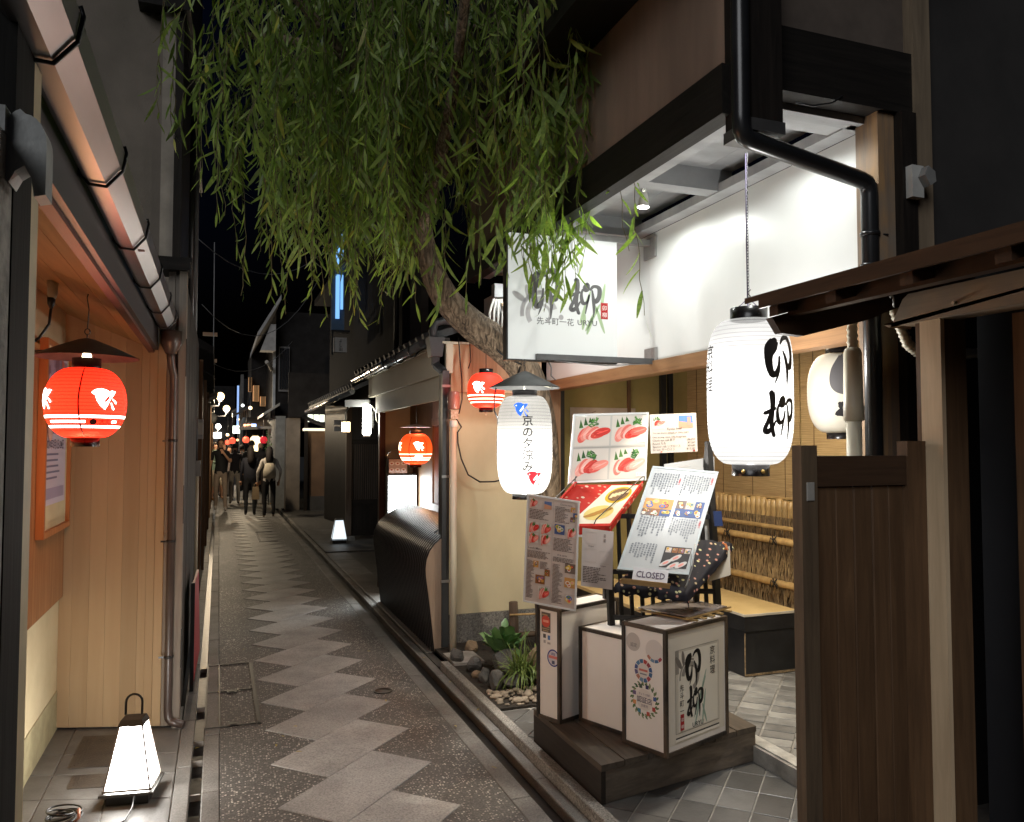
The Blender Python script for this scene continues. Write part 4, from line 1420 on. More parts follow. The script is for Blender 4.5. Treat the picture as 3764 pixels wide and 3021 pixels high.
P.build('side_lettering', r3)
P = Print(fn=s3(th + 88), lift=.0015)
P.column('先斗町', 0, .14, .055, INKB, 1, 1.25, .012)
P.build('side_lettering', r3)
hc = V((c[0], c[1], c[2] + .283))
MB().lathe(hc, [(.208, .045), (.11, .095), (.02, .138), (.004, .142), (.004, .138), (.02, .133), (.11, .09), (.204, .042)], 40).build('tin_hat', plain('grey_tin', (.16, .165, .165), .45, (.09, .092, .092), 8, metal=.35), r3)
MB().tube([hc + V((0, 0, .14)), hc + V((.004, 0, .165)), hc + V((-.006, 0, .18)), hc + V((.003, 0, .195)), hc + V((0, 0.03, .212))], .003, 6).build('hook', BLACKM, r3)
MB().tube([hc + V((0, 0, .02)), hc + V((-.004, 0, .06)), hc + V((.01, 0, .09)), hc + V((.07, -.01, .078)), hc + V((.12, -.01, .06)), hc + V((.165, 0, .05)), hc + V((.172, 0, .065))], .0045, 6).build('cable', plain('ivory_cable', (.6, .6, .5), .5), r3)
MB().tube([hc + V((-.175, 0, .04)), hc + V((-.182, .01, -.02)), hc + V((-.178, .02, -.09)), hc + V((-.15, .03, -.14))], .0045, 6).build('wire', BLACKM, r3)

c = (2.93, 3.15, 1.862)
r5, s5, rd5 = lantern('unlit_lantern', 'unlit cream paper lantern half hidden behind beige pole in porch', c, .16, .20, .07, .03, .03, 2.4, 2.0, 24, plain('unlit_paper', (.72, .68, .58), .8, (.66, .62, .52), 4, bmp=.0))
P = Print(fn=s5(facing(c) - 2), lift=.0015)
P.stroke([(.02, .17, .018), (-.01, .10, .022), (-.01, .03, .02), (.035, .01, .014), (.05, .07, .008)], INKG)
P.stroke([(.0, -.06, .01), (.03, -.085, .015), (.05, -.075, .008)], INKB)
P.stroke([(-.02, -.11, .006), (.02, -.10, .018), (.06, -.12, .03), (.09, -.17, .012)], INKB)
P.build('brush_lettering', r5)

# ------------------------------------------------------------------ platform and sign boxes
DECK = wood('deck_plank', (.19, .155, .12), (.085, .068, .055), 'y', .55, .8, .35, .35)
pt = thing('wooden_platform', 'low weathered dark wooden platform under the sign boxes', 'platform', (2.0, 3.5, .04))
# footprint: near edge from (1.584,3.14) to (2.52,3.32), back edge at about y 3.95
fx = lambda x: 3.145 + (x - 1.584) * .185
xs = [1.575, 1.705, 1.84, 1.975, 2.11, 2.245, 2.385, 2.52]
for i in range(len(xs) - 1):
    x0, x1 = xs[i] + .002, xs[i + 1] - .002
    MB().hexa([(x0, fx(x0), .185), (x1, fx(x1), .185), (x1, 3.95, .185), (x0, 3.93, .185), (x0, fx(x0), .214), (x1, fx(x1), .214 + random.uniform(-.003, .002)), (x1, 3.95, .214), (x0, 3.93, .214 + random.uniform(-.002, .003))]).build('deck_plank', DECK, pt)
MB().hexa([(1.60, fx(1.6) + .004, .045), (2.515, fx(2.515) + .004, .045), (2.515, fx(2.515) + .024, .045), (1.60, fx(1.6) + .024, .045),
           (1.60, fx(1.6) + .004, .184), (2.515, fx(2.515) + .004, .184), (2.515, fx(2.515) + .024, .184), (1.60, fx(1.6) + .024, .184)]).build('front_board', wood('platform_front', (.23, .19, .15), (.10, .082, .066), 'x', .65, .8, .35, 0), pt)
MB().box(1.577, 1.599, fx(1.58) + .002, 3.93, .045, .184).build('side_board', wood('platform_side', (.05, .042, .036), (.025, .021, .018), 'y', .6, .8, .3, 0), pt)

BOXW = plain('white_box_panel', (.84, .79, .74), .42, (.77, .72, .67), 2)
BOXFR = wood('box_frame', (.050, .040, .032), (.018, .015, .013), 'z', .5, 1, .25, .2, weather=(.15, .105, .07))


def sign_box(name, label, m, ang, front, length, z0, z1):
    """a light box: near corner m, long side along ang, front face to the left of it"""
    root = thing(name, label, 'sign box', (*m, z0))
    u, w = rot(ang)
    o = V((*m, z0))
    h = z1 - z0
    k = .008
    MB().obox(o + u * k + w * k + V((0, 0, k)), u * (length - 2 * k), w * (front - 2 * k), V((0, 0, h - 2 * k))).build('box_panel', BOXW, root)
    t = .017
    for a in (0, length - t):
        for b2 in (0, front - t):
            MB().obox(o + u * a + w * b2, u * t, w * t, V((0, 0, h))).build('corner_bar', BOXFR, root)
    for z in (0, h - t):
        for b2 in (0, front - t):
            MB().obox(o + u * t + w * b2 + V((0, 0, z)), u * (length - 2 * t), w * t, V((0, 0, t))).build('frame_rail', BOXFR, root)
        for a in (0, length - t):
            MB().obox(o + u * a + w * t + V((0, 0, z)), u * t, w * (front - 2 * t), V((0, 0, t))).build('frame_rail', BOXFR, root)
    MB().obox(o + u * t + w * t + V((0, 0, h - k)), u * (length - 2 * t), w * (front - 2 * t), V((0, 0, k * .7))).build('top_panel', BOXW, root)
    # print frames: long side (facing the camera) and front (facing left)
    return root, (o + u * 0 - w * (-k), u), (o + w * front + u * k, -w)


b3, side3, front3 = sign_box('sign_box', 'white sign box with large brush characters, nearest on platform', (1.879, 3.105), 20.4, .26, .476, .215, .775)
u3, w3 = rot(20.4)
P = Print(V((1.879, 3.105, .215)) + w3 * .008, u3, (0, 0, 1), lift=.0006)
W, Hh = .476, .56
P.rect(.03, .04, .45, .52, ink(222, 214, 200), 1)
P.rect(.075, .085, .40, .455, ink(206, 198, 184), 2)
P.rect(.095, .09, .395, .445, ink(226, 220, 206), 3)
P.frame(.075, .085, .405, .457, .0018, ink(130, 124, 116), 4)
P.rect(.075, .062, .405, .0685, ink(60, 56, 52), 4)
P.rect(.075, .05, .405, .0615, ink(240, 234, 222), 4)
G2, G3 = ink(150, 144, 136), ink(120, 114, 108)
P.rect(.0765, .35, .10, .456, G2, 3.5)
P.ring(.185, .325, .045, .068, G2, 4, -70, 170)
P.ring(.185, .325, .072, .082, G2, 4, 70, 185)
P.disc(.098, .40, .036, G3, 4, ry=.013, a=-52)
P.disc(.132, .415, .034, G3, 4, ry=.011, a=-83)
GLF = ink(150, 172, 156)
for x, y, a, l in ((.275, .26, 68, .085), (.255, .22, 62, .10), (.285, .17, 80, .08), (.235, .15, 70, .06), (.29, .14, -70, .05)):
    P.disc(x, y, l, GLF, 4, ry=.006, a=a)
BK = ink(20, 18, 20)
kanji(P, KANJI_U, .155, .275, .165, BK, 5, sx=1.2)
kanji(P, KANJI_Y, .158, .115, .165, BK, 5, sx=1.2)
P.column('京料理', .355, .438, .042, ink(70, 66, 62), 5)
P.column('先斗町一花', .120, .300, .031, ink(70, 66, 62), 5, 1.12)
seal(P, .108, .095, .027, .072, 5)
P.text('URYU', .195, .092, .030, ink(50, 46, 46), 5, sx=1.1)
P.build('sign_print', b3)
# stickers on the narrow front
P = Print(V((1.879, 3.105, .215)) + w3 * .26 + u3 * .008, -w3, (0, 0, 1), lift=.0006)
SIL = plain('silver_sticker', (.62, .62, .62), .22, (.55, .55, .55), 30, metal=.3)
P.disc(.065, .475, .042, ink(196, 190, 184), 1)
P.disc(.19, .455, .052, ink(214, 208, 204), 1)
P.text('認定', .048, .455, .02, ink(130, 128, 128), 2)
seg = [(60, 90, 140), (150, 60, 70), (178, 66, 62), (70, 112, 150), (86, 130, 170), (70, 84, 140), (96, 86, 130), (180, 120, 100), (110, 140, 170), (72, 104, 150), (170, 70, 80), (60, 96, 140)]
for k in range(12):
    P.ring(.125, .355, .034, .052, ink(*seg[k]), 2, k * 30 + 2, k * 30 + 28, 5)
    if 6 < k < 11:
        P.ring(.19, .455, .038, .052, ink(*seg[k]), 2, k * 30 + 2, k * 30 + 28, 5)
P.disc(.125, .355, .033, ink(214, 208, 202), 2)
P.rect(.10, .352, .15, .362, ink(190, 110, 100), 3)
P.rect(.105, .337, .145, .343, ink(130, 130, 140), 3)
for k in range(44):
    a = k * 360 / 22
    rr = .068 if k < 22 else .078
    P.disc(.13 + rr * math.cos(R(a)), .225 + rr * math.sin(R(a)), .010, ink(*random.choice([(84, 112, 66), (110, 130, 84), (66, 98, 62), (128, 138, 92)])), 1 + .1 * (k % 5), ry=.0045, a=a + (60 if k < 22 else 40), n=8)
for a, cc_ in ((75, (60, 50, 90)), (110, (70, 84, 70)), (15, (66, 92, 150)), (-30, (178, 60, 56)), (-70, (190, 80, 60)), (-120, (70, 130, 150)), (160, (110, 90, 130)), (-160, (220, 150, 90))):
    P.rect(.13 + .062 * math.cos(R(a)) - .009, .225 + .062 * math.sin(R(a)) - .009, .13 + .062 * math.cos(R(a)) + .009, .225 + .062 * math.sin(R(a)) + .009, ink(*cc_), 2)
P.disc(.13, .225, .048, ink(218, 210, 202), 1.8)
P.text('認証店', .13, .212, .030, ink(52, 44, 78), 2.5, 'c')
P.text('きょうと信頼', .13, .245, .011, ink(110, 100, 120), 2.5, 'c')
P.text('京都府', .13, .192, .014, ink(130, 122, 130), 2.5, 'c')
P.build('stickers', b3)

b1, _, _ = sign_box('sign_box', 'tall narrow white sign box with round stickers, left on platform', (1.609, 3.664), 22, .165, .46, .215, .782)
u1, w1 = rot(22)
P = Print(V((1.609, 3.664, .215)) + w1 * .165 + u1 * .008, -w1, (0, 0, 1), lift=.0006)
P.rect(.03, .435, .095, .535, ink(96, 84, 76), 1)
for k in range(9):
    P.rect(.03 + random.random() * .04, .44 + .01 * k, .06 + random.random() * .03, .445 + .01 * k, ink(176, 150, 110), 1.5)
P.disc(.062, .49, .030, ink(206, 74, 52), 2)
P.rect(.042, .485, .082, .497, ink(226, 150, 130), 3)
P.rect(.042, .405, .062, .425, ink(90, 86, 84), 1)
P.rect(.075, .40, .092, .422, ink(70, 120, 180), 1)
P.rect(.045, .38, .06, .395, ink(170, 164, 160), 1)
P.rect(.072, .378, .094, .388, ink(170, 164, 160), 1)
P.ring(.115, .315, .036, .043, ink(52, 58, 140), 2)
P.disc(.115, .315, .036, ink(214, 208, 214), 1)
P.rect(.083, .312, .147, .326, ink(220, 130, 120), 2.5)
P.text('認証', .115, .33, .014, ink(80, 84, 140), 3, 'c')
P.rect(.105, .285, .125, .302, ink(90, 92, 120), 3)
P.build('stickers', b1)
b2_, _, _ = sign_box('sign_box', 'low plain white sign box between the two taller ones', (1.835, 3.405), 22, .30, .40, .215, .685)

# bundle of paper on the near box
mp = thing('bamboo_tray', 'flat lacquer menu tray on pale bamboo sticks atop nearest sign box', 'tray', (2.2, 3.4, .78))
u, w = rot(24)
o = V((2.07, 3.215, .785))
for k in range(5):
    MB().obox(o + u * (.02 + .075 * k) - V((0, 0, .006)) - w * .03, u * .014, w * .34, V((0, 0, .008))).build('bamboo_stick', BAMBOO, mp)
for k in (0, .27):
    MB().obox(o + w * k - u * .02 + V((0, 0, .0025)), u * .40, w * .02, V((0, 0, .009))).build('cross_stick', BAMBOO, mp)
MB().obox(o + V((0, 0, .0125)), u * .34, w * .29, V((0, 0, .006))).build('menu_sheet', plain('dark_glossy_sheet', (.10, .085, .08), .22, (.32, .28, .27), 7), mp)

# ------------------------------------------------------------------ menu stand
STB = plain('stand_black', (.020, .019, .019), .45, (.012, .011, .011), 6)
st = thing('menu_stand', 'black lattice easel stand behind the sign boxes holding menus', 'stand', (2.15, 3.5, .21))
LB, RB, LT, RT = V((1.86, 3.56, .215)), V((2.36, 3.36, .215)), V((1.97, 3.86, 1.62)), V((2.45, 3.60, 1.62))
for p, q_ in ((LB, LB.lerp(LT, .74)), (RB, RT)):
    MB().beam(p, q_, .032, .026, (0, 1, 0)).build('stand_post', STB, st)
for k, t_ in enumerate((.05, .36, .455, .52, .72)):
    MB().beam(LB.lerp(LT, t_), RB.lerp(RT, t_), .018, .024).build('stand_rail', STB, st)
for i in range(1, 10):
    a, c_ = LB.lerp(RB, i / 10), LT.lerp(RT, i / 10)
    MB().beam(a.lerp(c_, .05), a.lerp(c_, .73), .019, .012, (0, 1, 0)).build('stand_slat', STB, st)
for p, q_ in ((V((1.98, 3.92, .215)), LB.lerp(LT, .74)), (V((2.44, 3.80, .215)), RT)):
    MB().beam(p, q_, .026, .024, (0, 1, 0)).build('stand_leg', STB, st)


def board(name, label, cat, BL, BR, TL, th, mat, edge=None, ew=.008, proud=.003):
    """framed sheet: bottom-left, bottom-right, top-left corners as seen from the front"""
    BL, BR, TL = V(BL), V(BR), V(TL)
    a, v = BR - BL, TL - BL
    v = v - a.normalized() * v.dot(a.normalized()) * 0
    n = a.cross(v).normalized()
    root = thing(name, label, cat, (BL + BR) / 2)
    MB().obox(BL - n * th, a, v, n * th).build('sheet', mat, root)
    if edge:
        au, vu = a.normalized() * ew, v.normalized() * ew
        for o, e1, e2 in ((BL, a, vu), (TL - vu, a, vu), (BL + vu, au, v - vu * 2), (BR - au + vu, au, v - vu * 2)):
            MB().obox(o - n * (th + .001), e1, e2, n * (th + .001 + proud)).build('frame_bar', edge, root)
    return root, Print(fn=lambda x, y, l: BL + a * x + v * y + n * (l + .0005), lift=.0006), a.length, v.length


def meat(P, x, y, w, h, asp, seed, layer=2):
    """plate of sliced meat with leaf garnish, in sheet fractions"""
    rn = random.Random(seed)
    P.rect(x, y, x + w, y + h, ink(212, 206, 198), layer)
    for k in range(3):
        X = x + w * (.12 + .13 * k)
        Y = y + h * (.60 + .09 * k)
        P.poly([(X, Y), (X + w * .12, Y + h * .02), (X + w * .03, min(Y + h * .30, y + h * .97))], ink(*rn.choice([(58, 104, 40), (80, 128, 52), (44, 88, 40)])), layer + .2 + k * .1)
    cols = [(206, 52, 44), (222, 92, 82), (232, 140, 128), (238, 172, 160), (226, 120, 108), (240, 190, 180), (214, 70, 58)]
    for k in range(7):
        cx = x + w * (.24 + .09 * k)
        cy = y + h * (.36 + .06 * math.sin(k) + .02 * k)
        c_ = cols[(k + seed) % 7]
        a = 75 - 9 * k + rn.uniform(-8, 8)
        P.disc(cx, cy, w * .25, ink(*c_), layer + 1 + .3 * k, ry=w * .13, a=a, n=18)
        P.disc(cx + w * .02, cy, w * .19, ink(*[min(255, v + 40) for v in c_]), layer + 1.15 + .3 * k, ry=w * .02, a=a + 6, n=10)
        P.disc(cx - w * .06, cy + w * .01, w * .16, ink(*[min(255, v + 24) for v in c_]), layer + 1.2 + .3 * k, ry=w * .014, a=a - 12, n=10)
    gx, gy = x + w * (.52 if seed % 2 else .72), y + h * .78
    for k in range(14):
        a = rn.uniform(0, 360)
        P.disc(gx + w * rn.uniform(-.1, .1), gy + h * rn.uniform(-.12, .12), w * .08, ink(*rn.choice([(50, 104, 44), (70, 126, 54), (36, 84, 40), (92, 148, 70)])), layer + 4.2 + .08 * k, ry=w * .02, a=a, n=8)


def dish(P, x, y, w, h, seed, layer=2):
    rn = random.Random(seed)
    P.rect(x, y, x + w, y + h, ink(*rn.choice([(150, 96, 52), (72, 92, 140), (120, 104, 96), (204, 150, 84), (196, 182, 172)])), layer)
    for k in range(5):
        cx, cy = x + w * rn.uniform(.25, .75), y + h * rn.uniform(.25, .75)
        rx = w * rn.uniform(.14, .24)
        ry = h * rn.uniform(.14, .24)
        P.disc(cx, cy, rx, ink(*rn.choice([(70, 110, 180), (226, 200, 120), (232, 226, 216), (120, 72, 44), (222, 190, 60)])), layer + .4 + .5 * k, ry=ry, n=14)
        P.disc(cx, cy, rx * .6, ink(*rn.choice([(214, 104, 84), (240, 224, 190), (110, 140, 70), (196, 120, 60), (232, 170, 150)])), layer + .6 + .5 * k, ry=ry * .6, n=12)


def lines(P, x, y0, y1, n, w, m, seed, layer=2, h=.5):
    rn = random.Random(seed)
    st_ = (y1 - y0) / n
    for k in range(n):
        y = y1 - st_ * (k + 1)
        xx_ = x
        end = x + w * rn.uniform(.55, 1)
        while xx_ < end:
            l = w * rn.uniform(.05, .16)
            P.rect(xx_, y, min(xx_ + l, end), y + st_ * h, m, layer)
            xx_ += l + w * .02


def vlines(P, x0, x1, y, n, h, m, seed, layer=2):
    """vertical Japanese text columns as tiny glyphs, right to left"""
    rn = random.Random(seed)
    txt = '先付椀物造里焼物煮物強肴御飯香物水物季節の旬菜京都湯葉豆腐鰻鮎鯛松茸'
    st_ = (x1 - x0) / n
    for k in range(n):
        s = ''.join(rn.choice(txt) for _ in range(rn.randint(5, 9)))
        vs_y = y - rn.uniform(0, .1) * h
        for i, ch in enumerate(s):
            vs, fs, w_ = text_geo(ch)
            z = h / 10
            if vs_y - i * z < y - h:
                break
            P.geo([(x1 - st_ * (k + .7) + (a - .5) * st_ * .75, vs_y + (b2 - .85) * z * .9 - i * z) for a, b2 in vs], fs, m, layer)


WHF = plain('white_frame', (.76, .78, .78), .35, (.72, .74, .74), 3)
SHEET = flat('white_sheet', (.66, .64, .62), .35)
SHEETP = flat('pinkish_sheet', (.60, .53, .49), .35)
BROWNT, BLUET, REDT = ink(96, 84, 80), ink(86, 92, 104), ink(196, 80, 84)

mb_, P, aw, ah = board('meat_photo_board', 'large white framed photo board of sliced raw beef', 'menu', (1.848, 4.08, 1.386), (2.30, 4.0, 1.400), (1.938, 4.2, 1.782), .012, flat('photo_sheet', (.56, .55, .52), .12, .6), WHF, .012)
for k, (x, y) in enumerate(((.03, .52), (.515, .52), (.03, .04), (.515, .04))):
    meat(P, x, y, .46, .44, 1, k + 1)
P.rect(.86, .55, .97, .62, ink(226, 224, 220), 7)
P.text('Chuck eye roll', .865, .585, .018, BROWNT, 8)
P.rect(.86, .06, .97, .12, ink(226, 224, 220), 7)
P.text('Sir loin', .875, .085, .02, BROWNT, 8)
P.rect(.03, .492, .97, .5, ink(150, 146, 142), 7)
P.build('photo_print', mb_)

rk = thing('red_display_tray', 'tilted display tray in red floral paper with clear wired cover', 'tray', (1.85, 3.7, 1.15))
TL, TR, BR_ = V((1.864, 4.03, 1.382)), V((2.259, 3.96, 1.38)), V((1.871, 3.62, 1.175))
BLq = TL + BR_ - TR
a, v = BR_ - BLq, TL - BLq
n = a.cross(v).normalized()


def floral(name, base, c1, c2, sc_):
    m, nt, bs = nodes(name)
    vec = coords(nt, (1, 1, 1), False)
    vo = nt.nodes.new('ShaderNodeTexVoronoi')
    vo.inputs['Scale'].default_value = sc_
    nt.links.new(vec, vo.inputs['Vector'])
    sp_ = nt.nodes.new('ShaderNodeSeparateColor')
    nt.links.new(vo.outputs['Color'], sp_.inputs[0])
    k = mixc(nt, 1.0, ramp(nt, vo.outputs['Distance'], [(.26, 1.0), (.34, 0.0)]), ramp(nt, sp_.outputs[0], [(.35, 0.0), (.38, 1.0)]), 'MULTIPLY')
    cc = ramp(nt, sp_.outputs[1], [(.3, c1), (.6, c2)])
    nt.links.new(mixc(nt, k, base, cc), bs.inputs['Base Color'])
    bs.inputs['Roughness'].default_value = .7
    bs.inputs['Specular IOR Level'].default_value = .12
    MC[name] = m
    return m


REDF = floral('red_floral', (.50, .035, .025), (.66, .56, .45), (.62, .34, .24), 30)
MB().obox(BLq - n * .03, a, v, n * .03).build('tray_base', REDF, rk)
for o, e1, e2 in ((BLq, a * .03, v), (BR_ - a * .03, a * .03, v), (BLq + a * .03, a * .94, v * .05)):
    MB().obox(o, e1, e2, n * .02).build('tray_rim', REDF, rk)
P = Print(fn=lambda x, y, l: BLq + a * x + v * y + n * (l + .0005), lift=.0008)
P.poly([(.40, .08), (.95, .08), (.95, .97), (.55, .97)], ink(222, 216, 196), 2)
P.disc(.76, .74, .17, ink(196, 164, 40), 3, ry=.19, n=24)
P.disc(.76, .74, .135, ink(112, 84, 58), 4, ry=.15, n=24)
for k in range(5):
    P.rect(.66 + .04 * k, .66 + .03 * k, .70 + .045 * k, .76 + .02 * k, ink(206, 188, 150), 5)
P.disc(.68, .34, .19, ink(214, 190, 110), 3, ry=.16, n=24)
for k in range(4):
    P.disc(.60 + .05 * k, .28 + .04 * k, .09, ink(168, 120, 40), 4 + .2 * k, ry=.035, a=20)
P.build('tray_print', rk)
MB().tube([TL + n * .01, TL + n * .05 - v * .0, TL + n * .05 + a * .02, BLq + n * .06, BLq + n * .02], .0028, 6).tube([TR + n * .01, TR + n * .05, TR + n * .05 - a * .03, BR_ + n * .06 - a * .2, BR_ + n * .03 - a * .22], .0028, 6).build('cover_wire', BLACKM, rk)
MB().obox(BLq - n * .045 + a * .1, a * .85, v, n * .012).build('tray_support', WHF, rk)

kb, P, aw, ah = board('price_card', 'laminated Kyoto beef price card right of meat photo board', 'menu', (2.404, 4.12, 1.552), (2.681, 4.05, 1.564), (2.408, 4.14, 1.784), .004, flat('laminate', (.62, .57, .53), .2, .6))
meat(P, .04, .62, .28, .34, 1, 5)
P.rect(.62, .62, .92, .94, ink(90, 130, 196), 2)
P.poly([(.62, .62), (.92, .62), (.92, .74), (.62, .80)], ink(214, 150, 126), 3)
P.rect(.80, .68, .87, .90, ink(226, 150, 140), 4)
sy = ah / aw


def ptext(s, x, y, size, m=BROWNT, align='l'):
    vs, fs, w_ = text_geo(s)
    x0 = x - {'l': 0, 'r': w_ * size * sy, 'c': w_ * size * sy / 2}[align]
    P.geo([(x0 + p_[0] * size * sy, y + p_[1] * size) for p_ in vs], fs, m, 5)


ptext('Kyoto beef', .36, .585, .085)
ptext('You can choose sukiyaki or shabu-shabu', .05, .495, .058)
P.rect(.36, .487, .55, .49, BROWNT, 5)
ptext('One serving  meet 100g &vegetable', .04, .385, .062)
for k, (l_, p_) in enumerate((('Chuck eye roll 肩下', '¥6,050'), ('Round もも', '¥7,260'), ('Spencer roll リブロース', '¥9,680'), ('Sir loin サーロイン', '¥10,285'))):
    ptext(l_, .04, .30 - .08 * k, .072)
    ptext(p_, .95, .30 - .08 * k, .072, BROWNT, 'r')
P.disc(.22, .03, .018, ink(222, 110, 70), 5)
P.disc(.92, .03, .025, ink(160, 70, 66), 5)
P.build('card_print', kb)

mm, P, aw, ah = board('main_menu', 'white framed Japanese course menu leaning on black stand', 'menu', (1.731, 3.28, 1.030), (2.052, 3.185, 1.000), (2.034, 3.47, 1.497), .012, flat('menu_sheet', (.44, .455, .455), .35), plain('pale_blue_frame', (.45, .50, .51), .35, (.42, .47, .48), 3), .011)
vlines(P, .52, .93, .95, 11, .24, BLUET, 1)
vlines(P, .07, .46, .95, 10, .24, BLUET, 2)
vlines(P, .53, .92, .52, 11, .24, BLUET, 3)
vlines(P, .08, .46, .52, 9, .24, BLUET, 4)
vlines(P, .08, .46, .26, 9, .20, BLUET, 5)
for x, y in ((.945, .93), (.47, .90), (.945, .50)):
    P.column('御献立', x, y, .032, REDT, 3, .6)
dish(P, .06, .58, .22, .10, 11)
dish(P, .28, .58, .20, .10, 12)
dish(P, .06, .515, .13, .065, 13)
dish(P, .19, .515, .13, .065, 14)
dish(P, .32, .515, .16, .065, 15)
for k in range(3):
    dish(P, .53 + .135 * k, .60, .135, .08, 16 + k)
    dish(P, .53 + .135 * k, .52, .135, .08, 20 + k)
P.rect(.56, .05, .94, .24, ink(48, 44, 44), 2)
for k in range(4):
    dish(P, .58 + .09 * k, .185, .08, .045, 30 + k, 3)
for k, (x, y) in enumerate(((.75, .14), (.63, .09), (.85, .08), (.74, .07))):
    P.disc(x, y, .08, ink(206, 200, 196), 3 + k * .2, ry=.022, a=20)
    P.disc(x, y, .04, ink(226, 150, 140), 4 + k * .2, ry=.012, a=20)
P.build('menu_print', mm)

cl, P, aw, ah = board('closed_sign', 'white card reading CLOSED on small wooden ledge', 'sign', (1.772, 3.215, .992), (1.925, 3.165, .974), (1.790, 3.228, 1.045), .003, flat('white_card', (.74, .72, .73), .4))
sy = ah / aw
vs, fs, w_ = text_geo('CLOSED')
P.geo([(.09 + p_[0] / w_ * .82, .24 + p_[1] * .70) for p_ in vs], fs, ink(84, 66, 92), 2)
P.build('card_lettering', cl)
ld = thing('wooden_ledge', 'thin pale wooden ledge under the CLOSED card', 'ledge', (1.83, 3.2, .96))
MB().beam((1.722, 3.235, .984), (1.935, 3.165, .958), .03, .016).build('ledge_bar', wood('ledge_wood', (.42, .27, .12), (.28, .17, .07), 'x', .5), ld)
MB().beam((1.722, 3.222, .994), (1.935, 3.152, .968), .006, .010).build('ledge_lip', MC['ledge_wood'], ld)

# black floral cloth draped over the ledge behind the menu
CLO = floral('black_floral', (.014, .013, .017), (.42, .20, .15), (.42, .40, .22), 42)
ct = thing('floral_cloth', 'black floral cloth draped under the main menu', 'cloth', (2.05, 3.3, .9))
cBL, cBR, cTR = V((1.715, 3.28, .955)), V((2.03, 3.17, .915)), V((2.418, 3.36, 1.112))
ca, cv = cBR - cBL, cTR - cBR
cn = ca.cross(cv).normalized()
gr = []
NI, NJ = 34, 30
for j in range(NJ + 1):
    row = []
    for i in range(NI + 1):
        s_, t_ = i / NI * 1.10, j / NJ * 1.10 - .10
        p_ = cBL + ca * min(s_, 1) + cv * max(t_, 0)
        over = max(0, s_ - 1) * 10          # right hem hangs down
        under = max(0, -t_) * 10            # front hem hangs down
        p_ += V((.008, -.004, -.03)) * over + V((0, -.006, -.03)) * under
        p_ += cn * (.004 * math.sin(i * .8 + j * .55) + .005 * over * math.sin(j * .9) + .007 * under * math.sin(i * .9))
        row.append(p_)
    gr.append(row)
m_ = MB()
vs_ = [p_ for row in gr for p_ in row]
fs_ = []
for j in range(NJ):
    for i in range(NI):
        q0 = j * (NI + 1) + i
        fs_.append((q0, q0 + 1, q0 + NI + 2, q0 + NI + 1))
m_.add(vs_, fs_, 0, True)
m_.add([p_ - cn * .006 for p_ in vs_], [f_[::-1] for f_ in fs_], 0, True)
m_.build('cloth_sheet', CLO, ct)
MB().obox(cBL - cn * .028, ca, cv, cn * .02).build('cloth_board', STB, ct)
MB().tube([(2.10, 3.20, 1.14), (2.06, 3.17, 1.03), (2.02, 3.15, .965), (2.01, 3.15, .95)], .003, 6).build('cloth_clip', MC['steel_bracket'], ct)
MB().tube([(2.265, 3.22, 1.135), (2.285, 3.215, 1.12), (2.27, 3.212, 1.105), (2.29, 3.212, 1.10), (2.275, 3.213, 1.13)], .0045, 6).build('orange_cord', flat('orange_cord', (.5, .14, .03)), ct)

wb_, P, aw, ah = board('white_notice', 'slanted white notice sheet with pink dot behind main menu', 'notice', (2.18, 3.62, 1.02), (2.44, 3.54, 1.06), (2.24, 3.70, 1.50), .006, flat('notice_white', (.46, .45, .42), .4))
P.disc(.58, .82, .07, ink(206, 60, 100), 2, ry=.04)
P.rect(.80, .90, .90, .97, ink(110, 170, 190), 2)
P.text('公式', .62, .80, .05, BROWNT, 2)
P.rect(.30, .93, .5, .95, ink(190, 184, 176), 2)
P.build('notice_print', wb_)
bs_ = thing('info_leaflet', 'dark blue leaflet below white notice at stand edge', 'leaflet', (2.40, 3.44, 1.2))
MB().obox((2.372, 3.44, 1.19), (.042, -.012, 0), (0, .012, .075), (-.001, -.003, 0)).build('leaflet_sheet', ink(36, 52, 92), bs_)
wl = thing('lower_notice', 'plain pale card hanging low behind the floral cloth', 'card', (2.36, 3.38, .9))
MB().obox((2.285, 3.36, .93), (.10, -.032, .03), (.004, .01, .14), (-.001, -.003, 0)).build('card_sheet', flat('pale_card', (.60, .54, .44), .5), wl)

lm, P, aw, ah = board('english_menu', 'tall white framed English menu clipped above narrow sign box', 'menu', (1.413, 3.66, .835), (1.623, 3.50, .803), (1.4355, 3.66, 1.361), .010, SHEETP, WHF, .008)
meat(P, .05, .89, .16, .08, 1, 3)
P.rect(.34, .885, .48, .955, ink(96, 120, 168), 2)
P.poly([(.34, .885), (.48, .885), (.48, .92), (.34, .93)], ink(206, 150, 120), 3)
lines(P, .06, .78, .875, 7, .42, BROWNT, 1)
for k, (x, y) in enumerate(((.05, .66), (.28, .66), (.05, .56), (.28, .56))):
    meat(P, x, y, .20, .09, 1, k + 1)
P.text('Lunch Menu', .06, .50, .028, BROWNT, 3, sx=1.9)
lines(P, .05, .42, .49, 7, .44, BROWNT, 2)
lines(P, .05, .05, .40, 30, .14, BROWNT, 3)
dish(P, .17, .335, .10, .06, 41)
lines(P, .30, .33, .40, 7, .18, BROWNT, 9)
dish(P, .39, .27, .10, .06, 42)
dish(P, .22, .19, .18, .08, 43)
meat(P, .28, .06, .21, .11, 1, 2)
P.rect(.515, .02, .519, .97, ink(170, 160, 154), 2)
P.text('Course menu', .64, .94, .022, BROWNT, 3, sx=1.9)
lines(P, .55, .78, .93, 12, .30, BROWNT, 4)
for k, (x, y) in enumerate(((.84, .89), (.89, .84), (.84, .80))):
    dish(P, x, y, .09, .045, 50 + k)
